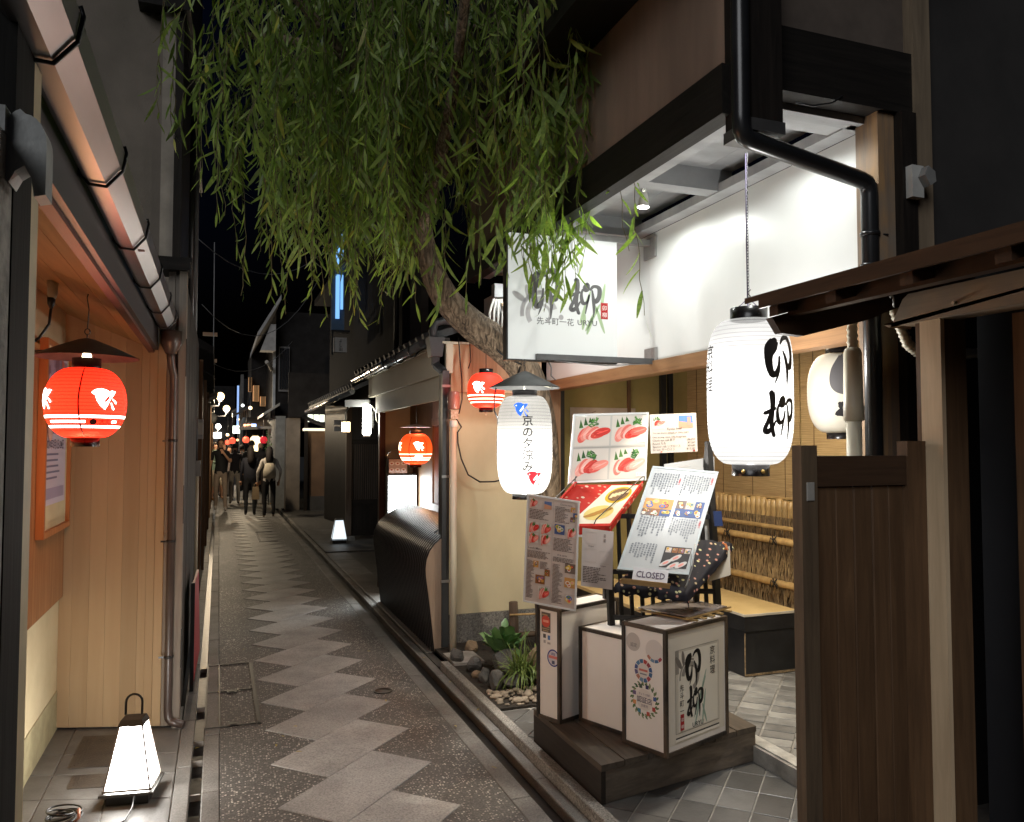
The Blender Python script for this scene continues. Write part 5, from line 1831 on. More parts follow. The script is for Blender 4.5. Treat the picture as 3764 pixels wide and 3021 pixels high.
dish(P, .55, .67, .19, .09, 54)
meat(P, .78, .655, .18, .095, 1, 4)
lines(P, .54, .52, .64, 10, .40, BROWNT, 5)
P.text('A la carte', .62, .475, .024, BROWNT, 3, sx=1.9)
lines(P, .54, .42, .465, 4, .42, BROWNT, 6)
lines(P, .54, .04, .40, 30, .20, BROWNT, 7)
for k, y in enumerate((.33, .20, .05)):
    dish(P, .77, y, .20, .09, 60 + k)
P.build('menu_print', lm)

cd, P, aw, ah = board('info_card', 'small white laminated information card hung beside English menu', 'card', (1.651, 3.50, .923), (1.790, 3.442, .905), (1.660, 3.50, 1.201), .003, SHEETP)
P.column('卯柳', .72, .94, .075, BROWNT, 2, 1.1)
P.frame(.12, .74, .46, .95, .008, ink(196, 186, 178), 2)
P.frame(.10, .43, .46, .66, .008, ink(196, 186, 178), 2)
P.frame(.55, .42, .92, .64, .008, ink(196, 186, 178), 2)
P.text('Coupon', .2, .695, .032, BROWNT, 2, sx=1.7)
P.text('Instagram', .6, .375, .03, BROWNT, 2, sx=1.5)
lines(P, .05, .08, .36, 10, .85, BROWNT, 8)
P.build('card_print', cd)

# ------------------------------------------------------------------ planting bed
MB().box(1.57, 2.5, 4.46, 6.05, .0, .052).build('planting_soil', M_SOIL, kind='structure')
MB().box(1.575, 1.80, 5.42, 5.72, .045, .07).build('stone_slab', M_CONC, ff)


def rock(name, label, c, r, seed, mat, sub=2, cat='rock', group=None, rough=.22):
    rn = random.Random(seed)
    # icosphere-like: lat/long sphere pushed by random planes
    vs, fs = [], []
    n, m = (18, 12) if cat == 'rock' else (10, 7)
    pl_ = []
    for k in range(15 if cat == 'rock' else 9):
        d = V((rn.gauss(0, 1), rn.gauss(0, 1), rn.gauss(0, .8))).normalized()
        pl_.append((d, rn.uniform(.58, .9)))
    for j in range(m + 1):
        ph = math.pi * j / m
        for i in range(n):
            t_ = 2 * math.pi * i / n
            d = V((math.sin(ph) * math.cos(t_), math.sin(ph) * math.sin(t_), math.cos(ph)))
            k = 1.0
            for pn_, o_ in pl_:
                dt = d.dot(pn_)
                if dt > 0:
                    k = min(k, o_ / max(dt, 1e-3))
            k *= 1 + rn.uniform(-.03, .03)
            vs.append((c[0] + d.x * k * r[0], c[1] + d.y * k * r[1], c[2] + d.z * k * r[2]))
    for j in range(m):
        for i in range(n):
            fs.append((j * n + i, (j + 1) * n + i, (j + 1) * n + (i + 1) % n, j * n + (i + 1) % n))
    mb = MB()
    mb.add(vs, fs, 0, cat != 'rock')
    ob = mb.build(name, mat)
    return tag(ob, label, cat, group)


ROCKD = plain('dark_rock', (.14, .135, .125), .75, (.06, .058, .054), 9, bmp=.5, bscale=30)
ROCKB = plain('brown_rock', (.26, .19, .115), .8, (.15, .105, .065), 7, bmp=.5, bscale=30)
ROCKP = plain('pale_pebble', (.40, .33, .25), .75, (.26, .21, .155), 8, bmp=.3, bscale=40, piece=.45)
rocks = [((1.625, 5.50, .10), (.055, .07, .07), 'dark angular rock at far end of planting bed kerb'),
         ((1.665, 5.27, .09), (.06, .065, .065), 'dark rock second from far end along the bed kerb'),
         ((1.645, 5.12, .07), (.038, .04, .036), 'small brownish rock wedged between dark kerb rocks'),
         ((1.655, 4.99, .09), (.045, .055, .06), 'smooth grey rock third along the bed kerb'),
         ((1.685, 4.84, .10), (.06, .06, .07), 'rounded grey rock beside pale pebbles'),
         ((1.79, 4.80, .10), (.08, .06, .065), 'wide dark rock under the grass clump')]
for k, (c_, r_, lab) in enumerate(rocks):
    rock('garden_rock', lab, c_, r_, k + 20, ROCKB if k == 2 else ROCKD, group='rocks in the planting bed')
rock('garden_rock', 'large brown boulder behind grass by narrow sign box', (1.985, 4.86, .15), (.12, .10, .15), 41, ROCKB, group='rocks in the planting bed')
rock('garden_rock', 'flat dark rock under the fern', (1.87, 5.10, .12), (.15, .12, .10), 43, ROCKD, group='rocks in the planting bed')
rock('garden_rock', 'small tan rock at foot of cream wall', (1.80, 5.75, .09), (.06, .06, .05), 44, ROCKB, group='rocks in the planting bed')
rn = random.Random(9)
for k in range(110):
    x = rn.uniform(1.60, 2.1)
    y = rn.uniform(4.47, 4.76)
    s_ = rn.choice((.012, .018, .022, .026, .034)) * rn.uniform(.85, 1.2)
    rock('pebble', 'pale rounded pebble in the gravel beside narrow sign box', (x, y, .05 + rn.uniform(0, .010) + s_ * .25), (s_, s_ * rn.uniform(.6, 1), s_ * rn.uniform(.45, .7)), 100 + k, ROCKP, cat='pebble', group='pale pebbles in planting bed')

# plants
LEAFG = plain('glossy_leaf', (.17, .32, .12), .30, (.09, .20, .06), 4)
GRASSG = plain('grass_blade', (.20, .28, .075), .42, (.09, .15, .03), 5, (1, 1, 1))


def blade(mb, p, dirx, ln, w, droop, lift, seg=6, wavy=0, mi=0):
    """arching leaf: strip of quads with a fold"""
    d = V((math.cos(dirx), math.sin(dirx), 0))
    s = V((-d.y, d.x, 0))
    pts = []
    for i in range(seg + 1):
        t_ = i / seg
        c_ = V(p) + d * (ln * t_ * (1 - .25 * t_)) * math.cos(lift) + V((0, 0, ln * math.sin(lift) * t_ - droop * t_ * t_))
        ww = w * (math.sin(math.pi * min(.98, .08 + .92 * t_)) ** .7) * (1 + wavy * math.sin(t_ * 19))
        pts.append((c_ - s * ww / 2 + V((0, 0, ww * .2)), c_, c_ + s * ww / 2 + V((0, 0, ww * .2))))
    vs_ = [q_ for row in pts for q_ in row]
    fs_ = []
    for i in range(seg):
        k = i * 3
        fs_ += [(k, k + 1, k + 4, k + 3), (k + 1, k + 2, k + 5, k + 4)]
    mb.add(vs_, fs_, mi, True)


rn = random.Random(12)
fp = thing('broad_leaf_fern', 'bright green glossy broad leaved fern in planting bed', 'plant', (1.84, 5.25, .05))
for k in range(34):
    mb = MB()
    a = rn.uniform(0, 2 * math.pi)
    blade(mb, (1.87 + rn.uniform(-.06, .06), 5.22 + rn.uniform(-.06, .06), .16), a, rn.uniform(.22, .38), rn.uniform(.05, .085), rn.uniform(.04, .18), rn.uniform(.5, 1.25), 8, .16)
    mb.build('leaf', LEAFG, fp)
gp = thing('grass_clump', 'arching green grass clump in front of the fern', 'plant', (1.86, 4.85, .05))
for k in range(190):
    mb = MB()
    a = rn.uniform(0, 2 * math.pi)
    blade(mb, (1.87 + rn.gauss(0, .035), 4.83 + rn.gauss(0, .035), .12), a, rn.uniform(.22, .40), rn.uniform(.006, .011), rn.uniform(.08, .34), rn.uniform(.5, 1.35), 6)
    mb.build('blade', GRASSG, gp)
g2 = thing('grass_clump', 'darker grass tuft behind the narrow sign box', 'plant', (2.12, 5.0, .05))
for k in range(90):
    mb = MB()
    blade(mb, (2.12 + rn.gauss(0, .05), 5.02 + rn.gauss(0, .05), .10), rn.uniform(0, 6.28), rn.uniform(.25, .40), rn.uniform(.006, .010), rn.uniform(.06, .25), rn.uniform(.7, 1.4), 5)
    mb.build('blade', GRASSG, g2)
sf = thing('log_fence', 'low rustic log fence with cut bamboo pipe in planting bed', 'fence', (2.2, 5.8, .05))
LOG = wood('log_bark', (.17, .12, .085), (.07, .05, .035), 'z', .8, .6, .4, .2)
MB().tube([(2.14, 5.75, .05), (2.145, 5.75, .2), (2.14, 5.75, .40)], [.04, .037, .034], 10).build('log_post', LOG, sf)
MB().tube([(2.12, 5.74, .15), (2.5, 5.68, .16)], .022, 8).build('log_rail', LOG, sf)
MB().tube([(2.10, 5.72, .31), (2.5, 5.66, .31)], .008, 8).build('bamboo_rail', BAMBOO, sf)
MB().tube([(2.36, 5.66, .05), (2.345, 5.67, .3), (2.34, 5.67, .305), (2.32, 5.68, .56)], [.042, .043, .046, .041], 14, cap=False).build('bamboo_pipe', plain('grey_bamboo', (.22, .17, .09), .5, (.14, .10, .05), 5), sf)
MB().tube([(2.44, 5.60, .05), (2.45, 5.60, .34)], .03, 8).build('log_post', LOG, sf)
for k, (x, y) in enumerate(((.36, 4.55), (.42, 4.7), (.31, 4.42), (.43, 4.3), (1.0, 4.95), (1.475, 5.2), (1.48, 4.6), (1.31, 3.75), (1.28, 4.4), (1.475, 5.85), (2.0, 3.02), (-.07, 4.55), (.2, 6.6), (1.1, 6.2))):
    mb = MB()
    blade(mb, (x, y, .012), rn.uniform(0, 6.28), rn.uniform(.025, .05), rn.uniform(.008, .013), .002, .1, 4)
    tag(mb.build('fallen_leaf', plain('yellow_leaf', (.55, .44, .12), .6, piece=.4)), 'small yellowed willow leaf lying on the paving', 'leaf', 'fallen leaves on the paving')

# ------------------------------------------------------------------ neighbouring shop front with curved guard
sh = thing('low_shop_front', 'low shop front with cream fascia boards beyond the cream wall', 'building', (1.9, 7.5, 0))
FASC = plain('pale_fascia', (.58, .54, .42), .75, (.50, .46, .35), 2, (1, .4, 1))
MB().box(1.69, 1.72, 6.16, 9.08, 1.972, 2.166).build('fascia_board', FASC, sh)
MB().box(1.665, 1.72, 5.98, 9.4, 2.168, 2.40).build('fascia_board', FASC, sh)
MB().box(1.64, 2.2, 6.0, 9.6, 2.402, 2.42).build('eave_board', FASC, sh)
rf = MB().hexa([(1.60, 6.1, 2.44), (3.2, 6.1, 3.0), (3.2, 10.0, 3.0), (1.60, 10.0, 2.44), (1.60, 6.1, 2.50), (3.2, 6.1, 3.06), (3.2, 10.0, 3.06), (1.60, 10.0, 2.50)]).build('roof', plain('dark_roof_tile', (.045, .046, .048), .6, (.025, .026, .027), 8, bmp=.5, bscale=20), sh)
for k in range(17):
    y = 6.2 + .235 * k
    MB().tube([(1.59, y, 2.50), (3.1, y, 3.03)], .035, 8).build('roof_tile_roll', MC['dark_roof_tile'], rf)
gu = MB()
gu.tube([(1.585, 6.42, 2.445), (1.585, 10.0, 2.415)], .038, 12)
gob = gu.build('gutter', plain('zinc_gutter', (.30, .31, .31), .25, (.16, .165, .165), 3, (3, .5, 3), metal=.7), sh)
for y in (6.75, 7.3, 7.9, 8.6, 9.3):
    MB().tube([(1.64, y, 2.44), (1.60, y, 2.38), (1.56, y, 2.37), (1.535, y, 2.41), (1.54, y, 2.47)], .008, 6).build('gutter_hook', BLACKM, gob)
DGREY = plain('slate_plastic', (.055, .06, .065), .4, (.038, .042, .046), 3)
MB().hexa([(1.555, 6.02, 2.30), (1.645, 6.02, 2.30), (1.645, 6.12, 2.30), (1.555, 6.12, 2.30), (1.535, 6.0, 2.45), (1.66, 6.0, 2.45), (1.66, 6.14, 2.45), (1.535, 6.14, 2.45)]).build('rain_hopper', DGREY, sh)
MB().tube([(1.58, 6.06, 2.44), (1.58, 6.06, 2.52), (1.60, 6.06, 2.57), (1.66, 6.06, 2.59), (1.8, 6.06, 2.59)], .032, 12).build('top_elbow', DGREY, sh)
dpm = MB()
for p, q_ in (((1.60, 6.07, 2.31), (1.60, 6.07, 2.235)), ((1.60, 6.07, 2.24), (1.645, 5.95, 2.165)), ((1.645, 5.94, 2.18), (1.645, 5.94, .06))):
    dpm.beam(p, q_, .052, .05, (0, 1, 0))
dpm.build('square_downpipe', DGREY, sh)
for z in (2.05, 1.35, .55):
    MB().box(1.612, 1.68, 5.906, 5.915, z, z + .02).build('pipe_clip', MC['steel_bracket'], sh)
MB().box(1.70, 1.765, 8.88, 8.96, 0, 1.972).build('corner_post', wood('red_brown_post', (.10, .035, .022), (.05, .02, .014), 'z', .5, .8, .2, 0), sh)
MB().box(1.766, 2.4, 8.94, 9.02, 0, 2.40).build('far_wall', plain('tan_plaster', (.42, .35, .24), .9, (.36, .30, .2), 3), sh)
MB().box(2.06, 2.12, 6.2, 8.94, 0, 2.40).build('door_wall', BROWNZ, sh)
for k in range(44):
    y = 6.24 + .0345 * k
    MB().box(2.035, 2.058, y, y + .016, 1.02, 1.80).build('door_slat', wood('red_slat', (.13, .05, .03), (.07, .027, .017), 'z', .5), sh)
MB().box(2.02, 2.059, 6.2, 7.8, 1.80, 1.87).build('door_rail', HINOKIY, sh)
MB().box(2.02, 2.059, 6.2, 7.8, .95, 1.02).build('door_rail', BROWNY, sh)
MB().box(2.03, 2.059, 7.80, 7.86, .0, 2.3).build('door_post', BROWNZ, sh)
MB().box(2.03, 2.059, 6.2, 7.8, 1.87, 2.39).build('transom_panel', plain('reddish_panel', (.32, .16, .09), .5), sh)
MB().box(1.82, 2.03, 6.2, 7.85, .86, .90).build('sill', BROWNY, sh)
# clear folder poster on the slats
cf = thing('plastic_folder', 'clear plastic poster sleeve on red slat door catching lantern light', 'poster', (2.0, 6.75, 1.1))
MB().box(2.015, 2.02, 6.55, 6.86, 1.06, 1.78).build('sleeve_sheet', flat('sleeve_painted_glare', (.34, .24, .22), .08, .9), cf)  # pinkish base colour paints in the orange lantern's reflection on clear film
# curved guard ---------------------------------------------------------------
ig = thing('curved_guard', 'glossy black curved bamboo guard along foot of low shop front', 'guard', (1.6, 7.0, 0))
GL = plain('gloss_black_bamboo', (.014, .013, .014), .36, (.010, .010, .011), 3, (1, 8, 1))
pr = [(1.575, .015), (1.553, .20), (1.527, .42), (1.502, .60), (1.499, .66), (1.508, .73), (1.532, .79), (1.575, .845), (1.635, .895), (1.71, .94), (1.79, .972), (1.87, .992)]
sw = .042
sm = MB()
n_ = len(pr)
A_, B_ = [], []
for i, (x, z) in enumerate(pr):
    x0, z0 = pr[max(i - 1, 0)]
    x1, z1 = pr[min(i + 1, n_ - 1)]
    d = V((x1 - x0, 0, z1 - z0)).normalized()
    nn = V((-d.z, 0, d.x))
    A_.append((V((x, 0, z)), nn))
vs_, fs_ = [], []
for p_, nn in A_:
    for a_, l_ in ((0, -.008), (.002, .001), (.014, .008), (sw - .014, .008), (sw - .002, .001), (sw, -.008)):
        vs_.append(p_ + nn * l_ + V((0, a_, 0)))
for i in range(n_ - 1):
    for j in range(5):
        k = i * 6 + j
        fs_.append((k, k + 6, k + 7, k + 1))
me = bpy.data.meshes.new('guard_slat')
me.from_pydata([tuple(v_ - V((1.575, 0, 0))) for v_ in vs_], [], fs_)
me.materials.append(GL)
me.polygons.foreach_set('use_smooth', [True] * len(me.polygons))
nearme = bpy.data.meshes.new('guard_slat')
keep = [i for i, (x, z) in enumerate(pr) if x <= 1.66]
nearme.from_pydata([tuple(v_ - V((1.575, 0, 0))) for v_ in vs_[:6 * len(keep)]], [], [f_ for f_ in fs_ if max(f_) < 6 * len(keep)])
nearme.materials.append(GL)
nearme.polygons.foreach_set('use_smooth', [True] * len(nearme.polygons))
for k in range(38):
    y = 5.95 + .057 * k
    place('guard_slat', me if y > 6.22 else nearme, (1.575, y, 0), ig)
en = MB()
en.prism([(x - .003, z) for x, z in pr if x <= 1.66] + [(1.66, .90), (1.66, .015)], (0, 5.945, 0), (1, 0, 0), (0, 0, 1), (0, -.012, 0))
en.build('end_panel', wood('guard_end_wood', (.36, .27, .20), (.24, .175, .13), 'z', .6, .6, .2, 0), ig)
bn = MB()
bn.prism([(x + .02, z) for x, z in pr] + [(1.87, .015)], (0, 8.12, 0), (1, 0, 0), (0, 0, 1), (0, .012, 0))
bn.build('end_panel', BROWNZ, ig)
MB().box(1.56, 1.585, 5.95, 8.11, .60, .63).box(1.56, 1.60, 5.95, 8.11, .16, .19).build('inner_batten', BROWNY, ig)

# white standpipe with beacon and wires -----------------------------------
wp = thing('white_standpipe', 'ivory vertical pipe with reddish lamp cover at cream wall corner', 'pipe', (1.675, 5.80, 0))
MB().tube([(1.675, 5.80, .05), (1.675, 5.80, 1.78)], .0255, 16).build('pipe_shaft', plain('ivory_pipe', (.66, .60, .48), .4, (.6, .54, .42), 2), wp)
MB().lathe((1.675, 5.80, 1.74), [(.027, 0), (.031, .004), (.031, .045), (.027, .05)], 16).build('pipe_socket', WHITEP, wp)
MB().box(1.645, 1.705, 5.775, 5.82, 1.80, 1.87).build('terminal_block', plain('terminal_clutter', (.42, .38, .30), .5, (.2, .12, .07), 60), wp)
MB().lathe((1.675, 5.80, 1.875), [(.044, 0), (.047, .01), (.047, .09), (.042, .13), (.036, .135), (.001, .136)], 18).build('lamp_cover', plain('smoky_red_cover', (.30, .14, .11), .25), wp)
wr = MB()
wr.tube([(1.69, 5.78, 1.80), (1.73, 5.78, 1.74), (1.70, 5.78, 1.70), (1.70, 5.77, 1.62), (1.72, 5.75, 1.50), (1.76, 5.7, 1.38), (1.82, 5.6, 1.33), (1.9, 5.5, 1.335), (2.0, 5.4, 1.37)], .006, 6)
wr.tube([(1.70, 5.76, 2.42), (1.715, 5.77, 2.25), (1.73, 5.77, 2.1), (1.735, 5.78, 1.95), (1.71, 5.78, 1.84)], .005, 6)
wr.tube([(1.80, 5.8, 2.4), (1.81, 5.8, 2.25), (1.79, 5.8, 2.19)], .004, 6)
wr.build('loose_wires', BLACKM, wp)

# red lantern with bird at cream wall -------------------------------------
c = (1.84, 5.52, 2.003)
r6, s6, rd6 = lantern('small_red_lantern', 'red bird lantern half behind willow trunk above cream wall', c, .136, .128, .05, .032, .03, 2.1, 2.0, 22, PAPER_RED)
P = Print(fn=s6(facing(c) - 26))
bird(P, .0, .02, .10, W_LIT, REDCUT)
P.build('bird_emblem', r6)
bands(r6, c, rd6, [(-.040, .0045), (-.066, .004), (-.09, .004)], W_LIT2)
MB().tube([(c[0], c[1], c[2] + .16), (c[0], c[1], 2.42)], .003, 6).tube([(c[0], c[1], c[2] - .158), (c[0], c[1], c[2] - .18)], .002, 6).build('hanging_wire', BLACKM, r6)
lamp('lantern_light', 'POINT', (c[0], c[1] - .02, c[2] - .20), 1.1, (1, .45, .25), r6, .04)
MB().box(1.70, 2.3, 5.50, 5.54, 2.42, 2.47).build('lantern_rail', DARKX, r6)

# orange lantern on the shop front ---------------------------------------
c = (1.79, 7.52, 1.565)
r7, s7, rd7 = lantern('orange_lantern', 'orange lantern with bird and round crest at low shop front', c, .160, .148, .055, .035, .03, 2.1, 2.0, 22, PAPER_RED2)
P = Print(fn=s7(facing(c) + 10))
bird(P, .0, .03, .10, W_LIT, glow('lit_orange_gap', (1, .3, .05), .8))
CRW, CRD = glow('lit_crest', (1, .85, .6), 1.6), flat('crest_ink', (.10, .05, .02))
P.disc(.005, -.08, .042, CRW, 2, ry=.032)
P.ring(.005, -.08, .035, .039, CRD, 3, sy=.78)
P.text('高', .005, -.098, .045, CRD, 3, 'c')
P.stroke([(-.075, .12, .0015), (-.09, .03, .0015), (-.09, -.05, .0015), (-.07, -.11, .0015)], SEAM)
P.stroke([(.06, .13, .0015), (.085, .05, .0015), (.08, -.05, .0015)], SEAM)
P.build('crest_and_bird', r7)
P = Print(fn=s7(facing(c) - 75))
bird(P, .0, .03, .10, W_LIT2, REDCUT)
P.build('bird_emblem', r7)
bands(r7, c, rd7, [(-.05, .004), (-.083, .004), (-.104, .0035)], W_LIT2)
MB().lathe((c[0], c[1], c[2] + .21), [(.15, 0), (.10, .012), (.02, .03), (.001, .032), (.001, .026), (.02, .024), (.10, .006)], 30).build('flat_hat', plain('pinkish_tin', (.42, .30, .27), .5), r7)
MB().tube([(c[0], c[1], c[2] + .18), (c[0] + .01, c[1], c[2] + .24), (c[0], c[1], 2.17)], .004, 6).build('hanging_wire', BLACKM, r7)
lamp('lantern_light', 'POINT', (c[0], c[1], c[2] - .21), 2.2, (1, .45, .15), r7, .04)
lamp('lantern_light', 'POINT', (c[0] + .02, c[1] - .03, c[2] + .205), 1.6, (1, .40, .16), r7, .03)

# lit sign board and menu photo -------------------------------------------
ls = thing('lit_sign_board', 'brightly lit white standing sign behind curved guard', 'sign', (1.88, 8.5, 0))
LITW = glow('sign_white', (.94, 1, 1), 7, (.8, .8, .8))
MB().box(1.715, 2.04, 8.50, 8.58, .0, 1.285).build('sign_case', BLACKM, ls)
MB().box(1.728, 2.027, 8.485, 8.4995, .30, 1.268).build('lit_panel', LITW, ls)
P = Print((1.728, 8.485, .30), (1, 0, 0), (0, 0, 1))
for k, cc_ in enumerate(((70, 80, 120), (150, 90, 60), (180, 140, 110))):
    P.rect(.06 + .022 * k, .86, .075 + .022 * k, .885, ink(*cc_))
P.text('小料理', .11, .77, .05, ink(150, 160, 170))
for k in range(3):
    P.rect(.17, .62 - .04 * k, .25, .628 - .04 * k, ink(60, 66, 78))
P.build('sign_lettering', ls)
mf = thing('dish_photo', 'dish photograph card above lit white sign', 'photo', (1.84, 8.5, 1.29))
MB().box(1.73, 1.93, 8.50, 8.51, 1.30, 1.45).build('photo_card', ink(150, 128, 122), mf)
P = Print((1.73, 8.50, 1.30), (1, 0, 0), (0, 0, 1))
P.rect(.004, .004, .196, .146, ink(168, 146, 140), .6)
for k in range(6):
    x, y = .03 + .065 * (k % 3), .035 + .07 * (k // 3)
    P.disc(x, y, .028, ink(206, 200, 198), 1 + .1 * k, ry=.02)
    P.disc(x, y, .012, ink(150, 60, 44), 2 + .1 * k, ry=.008)
P.build('photo_print', mf)
tg = thing('dark_back_plate', 'rounded dark plate behind dish photograph', 'plate', (1.88, 8.56, 1.28))
tg_ = MB()
tg_.prism([(.14 * math.cos(R(a)), .20 + .07 * math.sin(R(a))) for a in range(0, 181, 20)] + [(-.14, 0), (.14, 0)], (1.87, 8.60, 1.29), (1, 0, 0), (0, 0, 1), (0, -.02, 0))
tg_.build('plate', BLACKM, tg)

# ------------------------------------------------------------------ gate house further along
gh = thing('dark_gate_house', 'dark timber gate house with lattice wall and tiled eave', 'building', (2.2, 13.4, 0))
MB().box(1.99, 2.08, 13.28, 13.38, .0, 2.35).build('gate_post', wood('gate_post_wood', (.12, .085, .06), (.06, .043, .032), 'z', .6), gh)
MB().box(1.97, 2.13, 13.24, 13.44, .03, .10).build('post_stone', M_CONC, gh)
for i in range(7):
    t0, t1 = i / 7, (i + 1) / 7
    p0, p1 = V((2.03, 13.40, .25)).lerp(V((1.85, 15.0, .25)), t0), V((2.03, 13.40, .25)).lerp(V((1.85, 15.0, .25)), t1)
    MB().obox(p0, p1 - p0, V((.03, 0, 0)), V((0, 0, 2.1))).build('dark_board', DARKZ, gh)
MB().box(2.08, 2.7, 13.33, 13.37, .10, .62).build('lower_panel', DARKZ, gh)
MB().box(2.08, 2.7, 13.32, 13.38, .62, .70).box(2.08, 2.7, 13.32, 13.38, 1.62, 1.70).build('lattice_rail', DARKX, gh)
for k in range(17):
    MB().box(2.10 + .036 * k, 2.116 + .036 * k, 13.325, 13.35, .70, 1.62).build('lattice_slat', wood('lattice_wood', (.10, .08, .065), (.05, .04, .032), 'z', .6), gh)
MB().box(2.08, 2.7, 13.37, 13.40, .70, 2.35).build('lattice_backing', flat('lattice_dark', (.012, .012, .014)), gh)
MB().box(1.83, 1.99, 13.6, 13.66, 1.95, 2.03).box(1.83, 1.985, 13.61, 13.67, 1.84, 1.92).build('name_board', plain('grey_name_board', (.24, .235, .23), .7), gh)
rg = MB().hexa([(1.62, 10.2, 2.30), (3.0, 10.2, 2.95), (3.0, 15.6, 2.95), (1.62, 15.6, 2.30), (1.62, 10.2, 2.36), (3.0, 10.2, 3.01), (3.0, 15.6, 3.01), (1.62, 15.6, 2.36)]).build('roof', MC['dark_roof_tile'], gh)
for k in range(24):
    y = 10.3 + .225 * k
    MB().tube([(1.60, y, 2.37), (2.9, y, 2.985)], .04, 8).build('roof_tile_roll', MC['dark_roof_tile'], rg)
MB().tube([(1.58, 10.1, 2.28), (1.58, 15.7, 2.25)], .035, 10).build('gutter', MC['zinc_gutter'], gh)
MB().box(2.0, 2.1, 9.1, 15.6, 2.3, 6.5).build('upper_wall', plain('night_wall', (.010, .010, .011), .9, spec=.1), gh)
MB().box(1.7, 2.0, 9.1, 15.6, 4.3, 4.4).build('upper_eave', DARKY, gh)
MB().box(2.08, 2.16, 8.5, 9.05, 2.5, 6.2).build('return_wall', plain('dim_brown_wall', (.05, .042, .036), .9), gh)
MB().tube([(1.95, 9.2, 2.5), (1.95, 9.2, 5.8)], .03, 8).build('downpipe', BLACKM, gh)
pyl, _ = pyramid_lamp('small_floor_lamp', 'small tapering floor lamp on step of dark gate house', 1.85, 13.05, -5, .24, .13, .37, glow('lamp_cool', (.82, .93, 1), .30, (.7, .75, .8)), .03)
tl = thing('wall_light_box', 'upright white light box on bracket beside fascia boards', 'light box', (1.62, 9.3, 1.7))
MB().box(1.585, 1.665, 9.25, 9.34, 1.73, 2.07).build('lit_cover', glow('tube_white', (1, .98, .9), 10, (.8, .8, .8)), tl)
MB().box(1.59, 1.66, 9.255, 9.335, 1.70, 1.7295).box(1.59, 1.66, 9.255, 9.335, 2.0705, 2.085).build('end_cap', WHITEP, tl)
MB().box(1.666, 1.70, 9.27, 9.32, 1.8, 2.0).build('wall_bracket', MC['zinc_gutter'], tl)
MB().hexa([(1.40, 9.5, 2.06), (1.66, 9.36, 2.06), (1.70, 9.46, 2.06), (1.44, 9.6, 2.06), (1.40, 9.5, 2.14), (1.66, 9.36, 2.14), (1.70, 9.46, 2.14), (1.44, 9.6, 2.14)]).build('light_hood', plain('pale_hood', (.32, .33, .32), .5), tl)
MB().tube([(1.70, 9.4, 2.08), (1.73, 9.3, 2.0), (1.72, 9.2, 1.9), (1.72, 9.1, 1.86)], .006, 6).build('cable', MC['ivory_cable'], tl)
sl = thing('porch_lamp', 'small square paper lamp glowing warm on dark wall', 'lamp', (1.85, 12.3, 1.8))
MB().box(1.77, 1.88, 12.2, 12.31, 1.81, 1.955).build('paper_shade', glow('warm_paper', (1, .72, .40), 4.5, (.7, .6, .4)), sl)
for a_ in ((1.762, 1.772), (1.878, 1.888), (1.82, 1.826)):
    MB().box(a_[0], a_[1], 12.19, 12.199, 1.80, 1.965).build('lamp_bar', DARKZ, sl)
MB().box(1.762, 1.888, 12.19, 12.32, 1.956, 1.97).build('lamp_top', DARKZ, sl)
MB().tube([(1.825, 12.3, 1.97), (1.83, 12.32, 2.1), (1.9, 12.4, 2.2)], .008, 6).build('lamp_cable', MC['ivory_cable'], sl)
hs = thing('name_lantern', 'dim white box sign with brush characters high on dark wall', 'sign', (1.72, 12.0, 2.95))
MB().box(1.60, 1.79, 12.0, 12.12, 3.0, 3.22).build('sign_box', plain('dim_box', (.30, .29, .27), .7), hs)
P = Print((1.60, 12.0, 3.0), (1, 0, 0), (0, 0, 1))
P.column('よし田', .10, .20, .06, ink(30, 28, 28))
P.build('sign_lettering', hs)
MB().box(1.56, 1.83, 11.97, 12.15, 3.30, 3.33).box(1.56, 1.585, 11.98, 12.0, 2.95, 3.3).build('sign_hood', BLACKM, hs)
bw = thing('blue_window', 'tall narrow window glowing blue behind willow strands', 'window', (1.8, 12.6, 3.5))
BLU = glow('blue_glow', (.22, .52, 1), .30, (.1, .2, .4))
MB().box(1.70, 1.76, 12.6, 12.62, 3.6, 4.9).build('lit_pane', BLU, bw)
MB().box(1.775, 1.815, 12.6, 12.62, 3.75, 4.95).build('lit_pane', BLU, bw)
MB().box(1.64, 1.84, 12.625, 12.7, 3.4, 5.05).build('window_frame', plain('blue_frame', (.05, .09, .15), .5), bw)
ac = thing('duct_box', 'grey metal duct box with tangled pipes behind the willow trunk', 'duct', (2.05, 5.6, 2.4))
MB().box(1.93, 2.25, 5.58, 5.84, 2.46, 2.74).build('duct_body', plain('duct_grey', (.24, .25, .26), .45, (.16, .165, .17), 5), ac)
MB().box(1.90, 2.28, 5.5, 5.57, 2.70, 2.80).build('duct_flap', MC['duct_grey'], ac)
for k in range(4):
    MB().tube([(1.88 + .03 * k, 5.55, 2.45), (1.87 + .035 * k, 5.53, 2.58), (1.90 + .02 * k, 5.53, 2.68), (1.94 + .02 * k, 5.56, 2.72)], .010, 6).build('duct_pipe', MC['dim_white_box'], ac)
MB().beam((1.96, 5.5, 2.66), (2.1, 5.48, 2.45), .02, .02).build('wooden_brace', HINOKIZ, ac)
MB().box(1.66, 1.80, 5.6, 5.62, 2.50, 2.56).build('tin_flap', plain('tin_flap', (.30, .34, .32), .4), ac)

